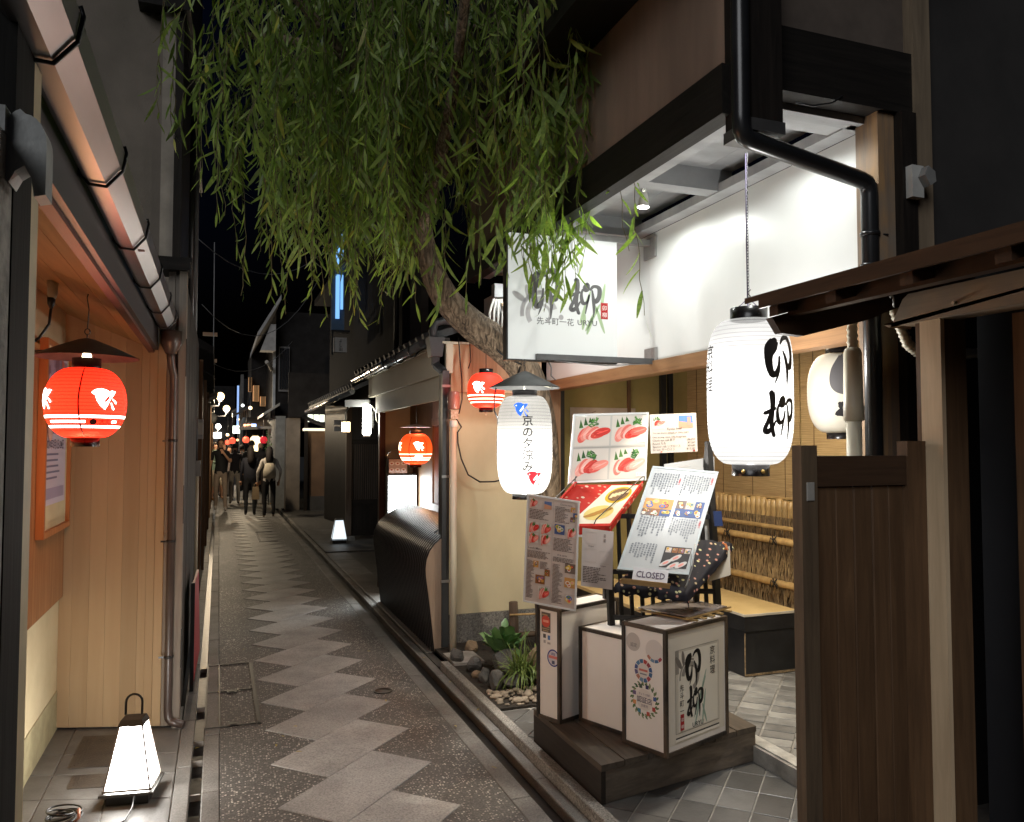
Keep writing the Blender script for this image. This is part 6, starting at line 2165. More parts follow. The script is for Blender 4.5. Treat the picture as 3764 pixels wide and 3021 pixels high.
# ------------------------------------------------------------------ far end of the alley
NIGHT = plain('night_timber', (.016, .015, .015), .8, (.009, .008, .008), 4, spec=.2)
PALEW = plain('pale_far_wall', (.40, .37, .32), .85, (.32, .30, .26), 2)
fh = thing('far_block_house', 'house with pale block wall and brown door beyond cobbles', 'building', (2, 20.4, 0))
MB().box(1.58, 1.90, 20.3, 20.9, 0, 2.28).build('block_wall', plain('block_render', (.20, .17, .14), .9, (.14, .12, .10), 3), fh)
MB().box(1.99, 2.06, 20.0, 20.2, 0, 2.3).build('door_post', DARKZ, fh)
MB().box(2.06, 2.55, 20.1, 20.2, .35, 1.95).build('brown_door', plain('brown_door_paint', (.17, .10, .055), .7, (.12, .07, .04), 3), fh)
MB().box(2.06, 2.55, 20.08, 20.2, 0, .35).build('door_base', plain('door_base_grey', (.07, .068, .065), .7), fh)
MB().box(1.95, 2.6, 19.9, 20.2, 1.96, 2.02).build('lit_lintel', glow('dim_strip', (1, .85, .6), .35), fh)
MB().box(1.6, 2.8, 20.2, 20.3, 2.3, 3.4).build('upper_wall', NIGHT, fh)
for k in range(3):
    MB().box(2.05 + .14 * k, 2.17 + .14 * k, 19.98, 19.995, 2.18, 2.36).build('window_pane', glow('window_pale', (.95, 1, .85), .40), fh)
MB().box(2.6, 2.7, 15.5, 20.2, 0, 5).build('court_wall', NIGHT, fh)
MB().tube([(1.93, 19.6, 2.28), (2.1, 18.6, 2.12), (2.25, 17.8, 2.02), (2.5, 17.2, 1.98)], .05, 8).build('bent_branch', NIGHT, fh)
uh = thing('white_gabled_house', 'two storey house with pale eave and dark window, right of sky gap', 'building', (1.6, 22.5, 0))
MB().box(1.40, 3.2, 22.0, 27.0, 2.35, 5.2).build('upper_storey', NIGHT, uh)
MB().box(1.33, 1.40, 21.96, 22.05, 2.4, 4.4).build('white_corner', plain('white_corner', (.42, .44, .46), .8), uh)
MB().hexa([(.92, 21.6, 4.42), (1.5, 21.6, 5.45), (1.5, 27, 5.45), (.92, 27, 4.42), (.92, 21.6, 4.56), (1.5, 21.6, 5.59), (1.5, 27, 5.59), (.92, 27, 4.56)]).build('eave', plain('pale_eave', (.42, .41, .40), .8), uh)
MB().hexa([(1.0, 21.7, 4.1), (1.38, 21.7, 4.1), (1.38, 22.2, 4.1), (1.0, 22.2, 4.1), (1.25, 21.7, 4.8), (1.38, 21.7, 4.8), (1.38, 22.2, 4.8), (1.25, 22.2, 4.8)]).build('gable_panel', MC['pale_eave'], uh)
MB().box(1.48, 1.76, 21.95, 21.995, 3.04, 4.25).build('window_frame', plain('grey_window_frame', (.16, .16, .165), .6), uh)
for k in range(4):
    MB().box(1.50 + .062 * k, 1.55 + .062 * k, 21.93, 21.949, 3.1, 4.2).build('window_pane', flat('dark_pane', (.02, .022, .026), .1, .8), uh)
MB().box(1.36, 1.6, 21.0, 24.5, 0, 2.35).build('lower_wall', plain('white_lower_wall', (.22, .23, .23), .85), uh)
MB().hexa([(1.05, 20.9, 2.35), (1.45, 20.9, 2.62), (1.45, 24, 2.62), (1.05, 24, 2.35), (1.05, 20.9, 2.42), (1.45, 20.9, 2.69), (1.45, 24, 2.69), (1.05, 24, 2.42)]).build('lower_roof', TILEROOF, uh)
MB().tube([(1.30, 21.9, 3.6), (1.22, 21.8, 3.75), (1.15, 21.7, 3.8)], .05, 8).build('vent_pipe', PALEW, uh)

# left side facades from here to the far end
lfh = thing('left_dark_terrace', 'row of dark timber fronts along left side of alley', 'building', (-.4, 15, 0))
for k in range(8):
    y0 = 8.2 + 2.6 * k
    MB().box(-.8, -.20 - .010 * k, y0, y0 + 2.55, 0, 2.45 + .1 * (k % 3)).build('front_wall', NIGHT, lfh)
    MB().hexa([(-.9, y0, 2.95), (-.06 - .012 * k, y0, 2.48), (-.06 - .012 * k, y0 + 2.5, 2.48), (-.9, y0 + 2.5, 2.95), (-.9, y0, 3.05), (-.06 - .012 * k, y0, 2.56), (-.06 - .012 * k, y0 + 2.5, 2.56), (-.9, y0 + 2.5, 3.05)]).build('eave', NIGHT, lfh)
    MB().box(-.19, -.155, y0 + .2, y0 + .26, 0, 2.45).build('front_post', BROWNZ, lfh)
mt = thing('meter_box', 'small grey meter box with paper notice on left wall', 'meter', (-.16, 8.0, 1.6))
MB().box(-.215, -.135, 7.85, 7.96, 1.66, 1.84).build('meter_case', plain('meter_grey', (.34, .34, .33), .6), mt)
MB().box(-.21, -.14, 7.84, 7.849, 1.70, 1.81).build('notice', ink(180, 176, 168), mt)
m2_ = thing('junction_box', 'lower grey junction box on beige pipe at left wall', 'box', (-.17, 7.8, 1.3))
MB().box(-.225, -.15, 7.75, 7.86, 1.32, 1.46).build('box_case', MC['meter_grey'], m2_)
MB().tube([(-.185, 7.8, .3), (-.185, 7.8, 1.33)], .022, 10).build('beige_pipe', BEIGE, m2_)
MB().tube([(-.19, 7.8, 1.46), (-.2, 7.85, 2.0), (-.21, 7.9, 2.6)], .015, 8).build('upper_pipe', BLACKM, m2_)
cy = thing('cyan_shop_sign', 'small lit pale blue sign projecting high on left side', 'sign', (-.3, 12, 2.9))
MB().box(-.30, -.255, 12, 12.03, 2.72, 3.02).build('lit_panel', glow('cyan_glow', (.45, .80, 1), .45), cy)
MB().box(-.42, -.30, 12.0, 12.04, 2.8, 2.85).build('bracket', BLACKM, cy)
fr = thing('eave_frame', 'brown timber frame jutting from left eaves against night sky', 'frame', (-.1, 12, 3.1))
for z in (3.21, 2.82):
    MB().box(-.24, -.04, 12.4, 12.44, z, z + .05).build('frame_bar', plain('lit_brown', (.28, .16, .09), .7), fr)
MB().tube([(-.10, 12.4, 4.6), (-.09, 12.4, 3.2), (-.085, 12.4, 2.8)], .008, 6).build('hanging_cable', MC['grey_cable'], fr)
ua = thing('left_lower_eave', 'slanting dark bracket eave with small pale vents on left side', 'eave', (-.15, 14, 2.4))
MB().hexa([(-.5, 13.6, 2.2), (-.02, 13.6, 2.42), (-.02, 14.6, 2.42), (-.5, 14.6, 2.2), (-.5, 13.6, 2.26), (-.02, 13.6, 2.48), (-.02, 14.6, 2.48), (-.5, 14.6, 2.26)]).build('eave_board', plain('mid_brown_board', (.10, .075, .055), .7), ua)
MB().lathe((-.16, 20.0, 2.24), [(.001, -.12), (.09, -.09), (.13, 0), (.10, .09), (.001, .13)], 14).build('pale_globe', plain('unlit_globe', (.35, .36, .36), .6), ua)


def globe(name, label, x, y, z, r, strength, wallx, glowc=(1, .72, .36)):
    t_ = thing(name, label, 'street lamp', (x, y, z - r))
    MB().lathe((x, y, z), [(.001, -r)] + [(r * math.sin(R(a)), -r * math.cos(R(a))) for a in range(15, 180, 15)] + [(.001, r)], 16).build('lamp_globe', glow('globe_%d' % int(glowc[1] * 100), glowc, strength), t_)
    lamp('globe_light', 'POINT', (x, y - r - .05, z - r * 1.2), 40, (1, .8, .55), t_, .05)
    MB().lathe((x, y, z - r), [(.05, -.03), (.06, 0), (.05, .02)], 10).build('lamp_base', BLACKM, t_)
    MB().tube([(x, y, z - r), (x - .03, y, z - r - .12), (wallx, y, z - r - .14)], .015, 6).build('lamp_arm', BLACKM, t_)


globe('street_lamp', 'nearer warm globe street lamp on left side of alley', .02, 18, 2.65, .085, 1.3, -.3)
globe('street_lamp', 'second warm globe street lamp beyond the first', .20, 24, 2.65, .095, 1.3, -.4)
globe('street_lamp', 'farthest small white globe street lamp', -.02, 32, 2.32, .10, 3, -.5, (1, .95, .85))
vs_ = thing('vertical_shop_sign', 'lit white vertical shop sign on left beside crowd', 'sign', (-.33, 23, 1.2))
sn = MB().box(-.40, -.27, 23.4, 23.48, 1.19, 1.83).build('lit_panel', glow('vsign_white', (.95, 1, .95), 1.2), vs_)
P = Print((-.40, 23.4, 1.19), (1, 0, 0), (0, 0, 1), lift=.004)
P.column('Wabiya', .065, .60, .095, ink(40, 44, 48), 1, .9)
P.build('sign_lettering', sn)
for k, (x, y, z, r_, lab) in enumerate(((.36, 23.5, 1.73, .085, 'far red lantern left of two over the crowd'), (.25, 25, 1.69, .07, 'dimmer far red lantern tucked behind another'), (.74, 24, 1.76, .09, 'far bright red lantern in centre over the crowd'), (1.17, 23, 1.75, .10, 'far dark red lantern before white lit shop'))):
    rr, _, _ = lantern('far_red_lantern', lab, (x, y, z), r_, r_ * .95, r_ * .4, .03, .03, 2.1, 2, 8, glow('far_red_%d' % k, (1, .10 if k < 3 else .03, .05), .40 if k < 3 else .12))
    MB().tube([(x, y, z + r_), (x, y, z + .75)], .008, 5).build('hanging_wire', BLACKM, rr)
MB_ = thing('far_white_lantern', 'large glowing cream shop lantern behind crowd on right', 'lantern', (1.02, 24.6, 1.2))
MB().lathe((1.02, 24.6, 1.62), [(.08, -.26), (.14, -.2), (.16, 0), (.14, .2), (.08, .26)], 20).build('paper_shade', glow('far_cream', (1, .80, .42), .7), MB_)
MB().lathe((1.02, 24.6, 1.88), [(.08, 0), (.08, .05)], 12, cap=True).build('top_cap', BLACKM, MB_)
aw_ = thing('far_awning', 'dark awning over lit shop front on right far down alley', 'awning', (1.0, 24, 2.0))
MB().hexa([(.55, 24.2, 2.05), (1.35, 22.6, 2.05), (1.5, 26, 2.4), (.7, 26, 2.4), (.55, 24.2, 2.12), (1.35, 22.6, 2.12), (1.5, 26, 2.47), (.7, 26, 2.47)]).build('awning_roof', BLACKM, aw_)
MB().box(.86, .98, 23.3, 23.32, 2.13, 2.2).build('blue_tag', glow('blue_tag', (.3, .5, 1), 1.5), aw_)
MB().box(.68, .90, 24.4, 24.42, 2.16, 2.22).build('orange_tag', glow('orange_tag', (1, .4, .2), .8), aw_)
rh = thing('far_right_terrace', 'dark upper storeys of distant shops on right', 'building', (1.4, 30, 0))
MB().box(.95, 2.4, 26.5, 30, 2.5, 4.6).build('upper_wall', NIGHT, rh)
MB().box(.75, 2.0, 30, 36, 0, 4.0).build('front_wall', NIGHT, rh)
MB().box(.70, .80, 29.4, 29.5, 0, 4.1).build('utility_pole', plain('pole_grey', (.16, .15, .14), .8), rh)
for k, (x, z, w_, h_) in enumerate(((1.0, 3.0, .18, .5), (1.22, 2.85, .16, .3), (.86, 3.3, .1, .45))):
    MB().box(x, x + w_, 26.3, 26.48, z, z + h_).build('lit_window', glow('amber_window', (1, .55, .25), .06), rh)
    for q_ in range(1, 5):
        MB().box(x + w_ * q_ / 5 - .008, x + w_ * q_ / 5 + .008, 26.27, 26.299, z, z + h_).build('window_bar', NIGHT, rh)
MB().box(.56, .62, 28, 28.1, 2.2, 3.6).build('blue_sign', glow('far_blue_sign', (.35, .55, 1), .22), rh)
MB().box(.42, .66, 27.9, 28.0, 2.0, 2.25).build('white_sign', glow('far_white_sign', (.9, 1, .85), .8), rh)
fs = thing('far_shop_light', 'bright shop light strip closing the far end of alley', 'shop front', (.2, 34, 1))
MB().box(-.6, .10, 33.9, 34.0, 1.9, 2.12).build('lit_fascia', glow('far_shop_white', (1, .97, .9), 3), fs)
MB().box(-.5, .6, 34, 34.2, 0, 4.0).build('back_wall', NIGHT, fs)
MB().box(-.45, -.2, 24.6, 24.7, .5, 1.75).build('lit_window', glow('far_shop_window', (1, .93, .8), 2.2), fs)
fg = thing('far_potted_plant', 'green potted plant beside lit shop on right', 'plant', (1.28, 22.4, 1.2))
mb = MB()
for k in range(120):
    p_ = V((1.28 + rn.gauss(0, .05), 22.4 + rn.gauss(0, .05), 1.45 + rn.gauss(0, .18)))
    a_ = rn.uniform(0, 6.28)
    mb.face([p_, p_ + V((.05 * math.cos(a_), .03, .02)), p_ + V((.06 * math.cos(a_), .05, .06))])
mb.build('foliage', plain('far_leaf', (.14, .30, .08), .6), fg)
MB().tube([(1.28, 22.4, .0), (1.28, 22.4, 1.4)], .02, 6).build('stem', NIGHT, fg)
ow = thing('overhead_wires', 'thin overhead wires sagging across the night sky', 'wires', (.3, 14, 4))
for a_, b_, sg in (((-.3, 11, 4.3), (1.7, 13, 4.9), .5), ((-.25, 12, 3.6), (1.6, 14, 4.5), .7), ((-.2, 16, 3.2), (1.5, 18, 3.9), .4)):
    MB().tube([V(a_).lerp(V(b_), t_ / 10) - V((0, 0, sg * 4 * (t_ / 10) * (1 - t_ / 10))) for t_ in range(11)], .006, 5).build('wire', plain('wire_grey', (.12, .12, .12), .6), ow)
# small lights, eaves and bay fronts far down the alley
tiny = [(.62, 29, 2.5, .05, 'far small warm lamp under right eaves'), (.5, 30, 2.1, .04, 'far tiny amber lamp near blue sign'), (.72, 27.2, 2.9, .05, 'far amber lamp high on right front'), (.9, 25.6, 2.75, .06, 'far white lamp box above awning'),
        (-.22, 28, 2.2, .05, 'far small lamp on left beyond crowd'), (.05, 31, 1.95, .05, 'far pale lamp low in mid alley'), (.32, 32, 2.0, .06, 'far white lamp by end wall'), (.66, 31, 1.8, .05, 'far orange lamp low on right')]
for k, (x, y, z, r_, lab) in enumerate(tiny):
    t_ = thing('far_lamp', lab, 'lamp', (x, y, z - r_))
    MB().lathe((x, y, z), [(.001, -r_), (r_ * .8, -r_ * .6), (r_, 0), (r_ * .8, r_ * .6), (.001, r_)], 10).build('lamp_shade', glow('tiny_%d' % (k % 3), ((1, .75, .4), (1, .55, .25), (.9, 1, .95))[k % 3], (.9, .6, 1.5)[k % 3]), t_)
    MB().tube([(x, y, z + r_), (x, y + .02, z + r_ + .2)], .01, 5).build('lamp_cord', BLACKM, t_)
for k in range(5):
    y = 27 + 1.7 * k
    MB().hexa([(.45, y, 2.55 + .1 * k), (.98, y, 2.85 + .1 * k), (.98, y + 1.3, 2.85 + .1 * k), (.45, y + 1.3, 2.55 + .1 * k), (.45, y, 2.6 + .1 * k), (.98, y, 2.9 + .1 * k), (.98, y + 1.3, 2.9 + .1 * k), (.45, y + 1.3, 2.6 + .1 * k)]).build('eave', plain('far_eave', (.05, .045, .042), .7), rh)
    for q_ in range(4):
        MB().box(.72 + .05 * q_, .735 + .05 * q_, y - .02, y, 2.2, 2.75).build('lattice_bar', plain('far_lattice', (.16, .10, .06), .7), rh)
aq = thing('wall_unit', 'grey air conditioner unit high on left terrace front', 'air conditioner', (-.15, 16, 2.6))
MB().box(-.35, -.10, 16, 16.7, 2.62, 3.1).build('unit_case', plain('unit_grey', (.22, .22, .22), .6), aq)
MB().lathe((-.23, 15.99, 2.86), [(.14, -.01), (.15, 0), (.14, .01)], 16).build('fan_ring', BLACKM, aq)
MB().tube([(-.2, 15.98, 2.62), (-.21, 15.9, 2.3), (-.2, 15.9, 1.2)], .02, 6).build('unit_pipe', MC['grey_conduit'], aq)

# ------------------------------------------------------------------ people
PEOPLE = []


def person(label, loc, heading, height, cols, pose, group='people walking down the alley'):
    """cols: skin, hair, top, trousers, shoes; one skinned body"""
    s = height / 1.75
    J = {'pel': (0, 0, .95, .135, .10), 'wai': (0, 0, 1.08, .125, .09), 'che': (0, 0, 1.30, .155, .105), 'nkb': (0, 0, 1.455, .075, .06), 'nk': (0, -.005, 1.52, .048, .048),
         'hd': (0, -.015, 1.605, .070, .082), 'top': (0, -.005, 1.70, .058, .068)}
    for sd, k in (('l', 1), ('r', -1)):
        J.update({'sh' + sd: (.165 * k, 0, 1.415, .058, .055), 'ua' + sd: (.20 * k, .01, 1.26, .05, .048), 'el' + sd: (.215 * k, .02, 1.13, .040, .038), 'wr' + sd: (.225 * k, -.05, .90, .026, .024), 'ha' + sd: (.225 * k, -.065, .835, .030, .017),
                  'hi' + sd: (.085 * k, 0, .89, .085, .085), 'kn' + sd: (.095 * k, -.01, .50, .058, .058), 'an' + sd: (.10 * k, .02, .10, .040, .042), 'to' + sd: (.11 * k, -.12, .035, .040, .030)})
    for k, v_ in pose.items():
        if k in J:
            J[k] = tuple(v_) + J[k][len(v_):]
    E_ = [('pel', 'wai', 2), ('wai', 'che', 2), ('che', 'nkb', 2), ('nkb', 'nk', 0), ('nk', 'hd', 0), ('hd', 'top', 0)]
    sl = pose.get('sleeve', 'long')
    for sd in 'lr':
        E_ += [('che', 'sh' + sd, 2), ('sh' + sd, 'ua' + sd, 2), ('ua' + sd, 'el' + sd, 2 if sl == 'long' else 0), ('el' + sd, 'wr' + sd, 2 if sl == 'long' else 0), ('wr' + sd, 'ha' + sd, 0),
               ('pel', 'hi' + sd, 3), ('hi' + sd, 'kn' + sd, 3), ('kn' + sd, 'an' + sd, 3 if not pose.get('shorts') else 0), ('an' + sd, 'to' + sd, 4)]
        if pose.get('fingers'):
            h = V(J['ha' + sd][:3])
            w_ = V(J['wr' + sd][:3])
            d = (h - w_).normalized()
            sdv = d.cross(V((0, 1, .2))).normalized()
            for f in range(4):
                a = h + d * .012 + sdv * (.022 - .0145 * f)
                b2 = a + d * (.05, .06, .056, .045)[f] + V((0, -.015, 0))
                J['f%s%d' % (sd, f)] = (*a, .009, .009)
                J['g%s%d' % (sd, f)] = (*b2, .007, .007)
                E_ += [('ha' + sd, 'f%s%d' % (sd, f), 0), ('f%s%d' % (sd, f), 'g%s%d' % (sd, f), 0)]
            a = h - d * .03 + sdv * .045 + V((0, -.02, 0))
            J['t' + sd] = (*a, .009, .009)
            E_ += [('ha' + sd, 't' + sd, 0)]
    names = list(J)
    me = bpy.data.meshes.new('person_body')
    me.from_pydata([J[n][:3] for n in names], [(names.index(a), names.index(b2)) for a, b2, _ in E_], [])
    ob = bpy.data.objects.new('skin_tmp', me)
    COL.objects.link(ob)
    sk = ob.modifiers.new('s', 'SKIN')
    sk.use_smooth_shade = True
    for i, n in enumerate(names):
        me.skin_vertices[0].data[i].radius = J[n][3:5]
        me.skin_vertices[0].data[i].use_root = (n == 'pel')
    sb = ob.modifiers.new('u', 'SUBSURF')
    sb.levels = sb.render_levels = 1
    PEOPLE.append((ob, label, loc, heading, s, cols, pose, J, E_, group))


SKIN_ = lin((206, 158, 128))
DARKHAIR = lin((34, 26, 24))
person('man in black shirt and beige trousers walking towards camera', (.06, 20.5), 0, 1.78, (SKIN_, lin((92, 66, 48)), lin((18, 18, 22)), lin((148, 132, 118)), lin((170, 164, 158))),
       dict(sleeve='short', fingers=True, ell=(.22, -.06, 1.17), wrl=(.08, -.20, 1.36), hal=(.03, -.19, 1.43), knl=(.10, -.06, .50), anl=(.11, -.10, .10), tol=(.12, -.24, .04), knr=(-.10, .0, .50), anr=(-.10, .10, .12), tor=(-.11, -.02, .05), elr=(-.23, .05, 1.13), wrr=(-.26, .0, .90), har=(-.26, -.01, .83)))
person('woman in dark jacket and trousers seen from behind', (.69, 18.9), 180, 1.58, (SKIN_, DARKHAIR, lin((24, 26, 38)), lin((16, 17, 22)), lin((60, 56, 56))),
       dict(fingers=True, long_hair=True, che=(0, 0, 1.30, .19, .14), wai=(0, 0, 1.08, .19, .14), pel=(0, 0, .93, .18, .14), anl=(.10, .12, .13), tol=(.11, .0, .05), knl=(.10, .02, .50)))
person('woman in white jacket with pale backpack seen from behind', (1.06, 18.3), 180, 1.58, (SKIN_, DARKHAIR, lin((196, 190, 184)), lin((16, 15, 18)), lin((176, 158, 140))),
       dict(fingers=True, long_hair=True, backpack=True, bag=True, elr=(-.27, .05, 1.16), wrr=(-.25, -.06, .95), ell=(.27, .05, 1.14), wrl=(.27, -.02, .90), hal=(.27, -.03, .83), anr=(-.10, .14, .13), tor=(-.11, .02, .05), knr=(-.10, .04, .50)))
person('person in pale green hoodie and light shorts at left edge', (-.10, 24.2), 60, 1.70, (SKIN_, DARKHAIR, lin((132, 156, 138)), lin((186, 172, 150)), lin((190, 140, 90))),
       dict(shorts=True, elr=(-.22, -.08, 1.16), wrr=(-.12, -.24, 1.08), har=(-.10, -.30, 1.08), ell=(.22, -.06, 1.15), wrl=(.14, -.24, 1.06), hal=(.10, -.30, 1.06), knl=(.10, -.16, .52), anl=(.11, -.18, .12), tol=(.12, -.32, .05)))
for k, (x, y, hd, hh_, top, tr, lab) in enumerate(((.42, 22.6, 180, 1.66, (44, 42, 50), (190, 182, 172), 'person in dark top and pale wide trousers behind the man'), (.62, 23.4, 170, 1.62, (206, 204, 200), (60, 58, 64), 'person in white shirt amid the crowd'), (.82, 22.0, 185, 1.74, (30, 30, 34), (44, 44, 50), 'tall person in black beyond the woman in dark jacket'), (1.02, 21.6, 175, 1.72, (40, 36, 38), (70, 62, 58), 'bald person in dark jacket before the cream lantern'), (.16, 26, 10, 1.68, (60, 50, 56), (90, 84, 80), 'distant person in maroon facing camera'), (.5, 27, 190, 1.70, (20, 22, 28), (28, 28, 32), 'distant figure in black in mid alley'), (.30, 24.4, 0, 1.60, (150, 140, 136), (50, 46, 50), 'distant person in grey top behind the man'), (-.02, 27.5, 180, 1.66, (44, 52, 60), (40, 40, 46), 'distant person in navy by lit sign'))):
    person(lab, (x, y), hd, hh_, (SKIN_, DARKHAIR if k != 3 else SKIN_, lin(top), lin(tr), lin((60, 56, 52))), dict(anl=(.10, -.12, .11), tol=(.11, -.25, .04), knl=(.10, -.10, .50), anr=(-.10, .14, .13), tor=(-.11, .0, .05)))

dg = bpy.context.evaluated_depsgraph_get()
for ob, label, loc, hd, s, cols, pose, J, E_, group in PEOPLE:
    me = bpy.data.meshes.new_from_object(ob.evaluated_get(dg))
    root = thing('person', label, 'person', (*loc, .004), group)
    M4 = Mx.Translation((*loc, .004)) @ Mx.Rotation(R(hd), 4, 'Z') @ Mx.Scale(s, 4)
    seg = [(V(J[a][:3]), V(J[b2][:3]), m, (J[a][3] + J[b2][3]) / 2) for a, b2, m in E_]
    mi = []
    for p in me.polygons:
        c_ = p.center
        best, bm_ = 1e9, 0
        for a, b2, m, r_ in seg:
            ab = b2 - a
            t_ = max(0, min(1, (c_ - a).dot(ab) / ab.length_squared))
            d_ = (c_ - a - ab * t_).length / r_
            if d_ < best:
                best, bm_ = d_, m
        if bm_ in (2, 3) and abs(c_.x) < .17:
            bm_ = 2 if c_.z > .93 else 3
        mi.append(bm_)
    me.materials.clear()
    for k, cl_ in enumerate(cols):
        me.materials.append(plain('cloth_%02x%02x%02x' % tuple(int(255 * x ** (1 / 2.2)) for x in cl_), cl_, .8, tuple(x * .8 for x in cl_), 12))
    me.polygons.foreach_set('material_index', mi)
    me.polygons.foreach_set('use_smooth', [True] * len(mi))
    me.transform(M4)
    body_loc = V((*loc, .004))
    me.transform(Mx.Translation(-body_loc))
    place('body', me, body_loc, root)
    bpy.data.objects.remove(ob)

    def tp(x, y, z):
        return M4 @ V((x, y, z))
    hm = MC['cloth_%02x%02x%02x' % tuple(int(255 * x ** (1 / 2.2)) for x in cols[1])]
    if cols[1] != cols[0]:
        mb = MB()
        vs_, fs_ = [], []
        n, m = 14, 8
        for j in range(m + 1):
            ph = R(100) * j / m
            for i in range(n):
                t_ = 2 * math.pi * i / n
                fx_ = math.sin(t_) < -.35
                ph2 = min(ph, R(52)) if fx_ else ph * (1.12 if pose.get('long_hair') else 1)
                vs_.append(tp(.088 * math.sin(ph2) * math.cos(t_), -.002 + .103 * math.sin(ph2) * math.sin(t_), 1.63 + .118 * math.cos(ph2)))
        for j in range(m):
            for i in range(n):
                fs_.append((j * n + i, (j + 1) * n + i, (j + 1) * n + (i + 1) % n, j * n + (i + 1) % n))
        mb.add(vs_, fs_, 0, True)
        if pose.get('long_hair'):
            mb.tube([tp(0, .05, 1.66), tp(0, .085, 1.56), tp(0, .115, 1.42), tp(0, .12, 1.30)], [.07 * s, .085 * s, .09 * s, .06 * s], 10)
        mb.build('hair', hm, root)
    if pose.get('fingers') and hd == 0:
        MB().tube([tp(0, -.098, 1.615), tp(0, -.118, 1.588), tp(0, -.10, 1.58)], [.009, .014, .010], 6).build('nose', bpy.data.materials[me.materials[0].name], root)
        for k in (-1, 1):
            MB().tube([tp(.03 * k, -.094, 1.62), tp(.03 * k, -.098, 1.62)], .011, 8).build('eye', flat('eye_dark', (.03, .02, .02)), root)
        MB().beam(tp(-.022, -.10, 1.553), tp(.022, -.10, 1.553), .008, .008).build('mouth', flat('mouth_red', (.25, .09, .08)), root)
    if pose.get('backpack'):
        bp_ = thing('backpack', 'pale canvas backpack worn over white jacket', 'backpack', tuple(tp(0, .2, .95)))
        vs_ = []
        for z, w_, d0, d1 in ((.97, .13, .14, .24), (1.02, .15, .13, .28), (1.15, .15, .12, .29), (1.28, .12, .115, .25), (1.34, .08, .115, .19)):
            vs_ += [tp(-w_, d0, z), tp(w_, d0, z), tp(w_ * .92, d1, z), tp(-w_ * .92, d1, z)]
        fs_ = [(3, 2, 1, 0), (16, 17, 18, 19)]
        for j in range(4):
            for i in range(4):
                fs_.append((j * 4 + i, j * 4 + (i + 1) % 4, j * 4 + 4 + (i + 1) % 4, j * 4 + 4 + i))
        MB().add(vs_, fs_, 0, True).build('bag_body', plain('canvas', (.52, .47, .38), .85), bp_)
        for k in (-1, 1):
            MB().tube([tp(.08 * k, .13, 1.34), tp(.10 * k, .06, 1.46), tp(.115 * k, -.06, 1.44), tp(.12 * k, -.12, 1.30)], .014, 6).build('strap', MC['canvas'], bp_)
    if pose.get('bag'):
        pg_ = thing('paper_bag', 'brown paper bag carried beside white jacket', 'bag', tuple(tp(.30, -.03, .45)))
        MB().hexa([tp(.22, -.10, .46), tp(.40, -.10, .46), tp(.40, .05, .46), tp(.22, .05, .46), tp(.24, -.08, .76), tp(.38, -.08, .76), tp(.38, .03, .76), tp(.24, .03, .76)]).build('bag_body', plain('kraft', (.34, .25, .15), .8), pg_)
        MB().tube([tp(.27, -.03, .76), tp(.28, -.03, .83), tp(.34, -.03, .83), tp(.35, -.03, .76)], .006, 6).build('bag_handle', MC['kraft'], pg_)

# ------------------------------------------------------------------ willow
def bark_mat():
    m, nt, bs = nodes('willow_bark')
    vec = coords(nt, (16, 16, 3.0), False)
    f = noise(nt, vec, 2.2, 6, .65, 1.2)
    col = ramp(nt, f, [(.34, (.03, .021, .014)), (.50, (.16, .115, .075)), (.68, (.34, .26, .18))])
    nt.links.new(col, bs.inputs['Base Color'])
    bs.inputs['Roughness'].default_value = .9
    bump(nt, bs, f, 1.0, .02)
    return m


def leaf_mat(name, a, b2, trans):
    m, nt, bs = nodes(name)
    oi = nt.nodes.new('ShaderNodeTexCoord')
    f = noise(nt, oi.outputs['Object'], 9, 2)
    col = ramp(nt, f, [(.32, b2), (.68, a)])
    nt.links.new(col, bs.inputs['Base Color'])
    bs.inputs['Roughness'].default_value = .42
    bs.inputs['Specular IOR Level'].default_value = .45
    tr = nt.nodes.new('ShaderNodeBsdfTranslucent')
    nt.links.new(mixc(nt, 1.0, col, (1.0, 1.25, .45), 'MULTIPLY'), tr.inputs['Color'])
    mx = nt.nodes.new('ShaderNodeMixShader')
    mx.inputs[0].default_value = trans
    nt.links.new(bs.outputs[0], mx.inputs[1])
    nt.links.new(tr.outputs[0], mx.inputs[2])
    nt.links.new(mx.outputs[0], nt.nodes['Material Output'].inputs['Surface'])
    return m


BARK = bark_mat()
LEAF = leaf_mat('willow_leaf', (.38, .48, .13), (.19, .28, .07), .48)
LEAFD = leaf_mat('willow_leaf_dark', (.22, .31, .08), (.11, .17, .04), .42)
LEAFY = leaf_mat('willow_leaf_yellow', (.50, .46, .10), (.36, .36, .07), .45)
TWIG = plain('willow_twig', (.16, .14, .06), .7)
wt = thing('willow_tree', 'weeping willow leaning over alley with long hanging green leaves', 'tree', (2.02, 5.25, .05))


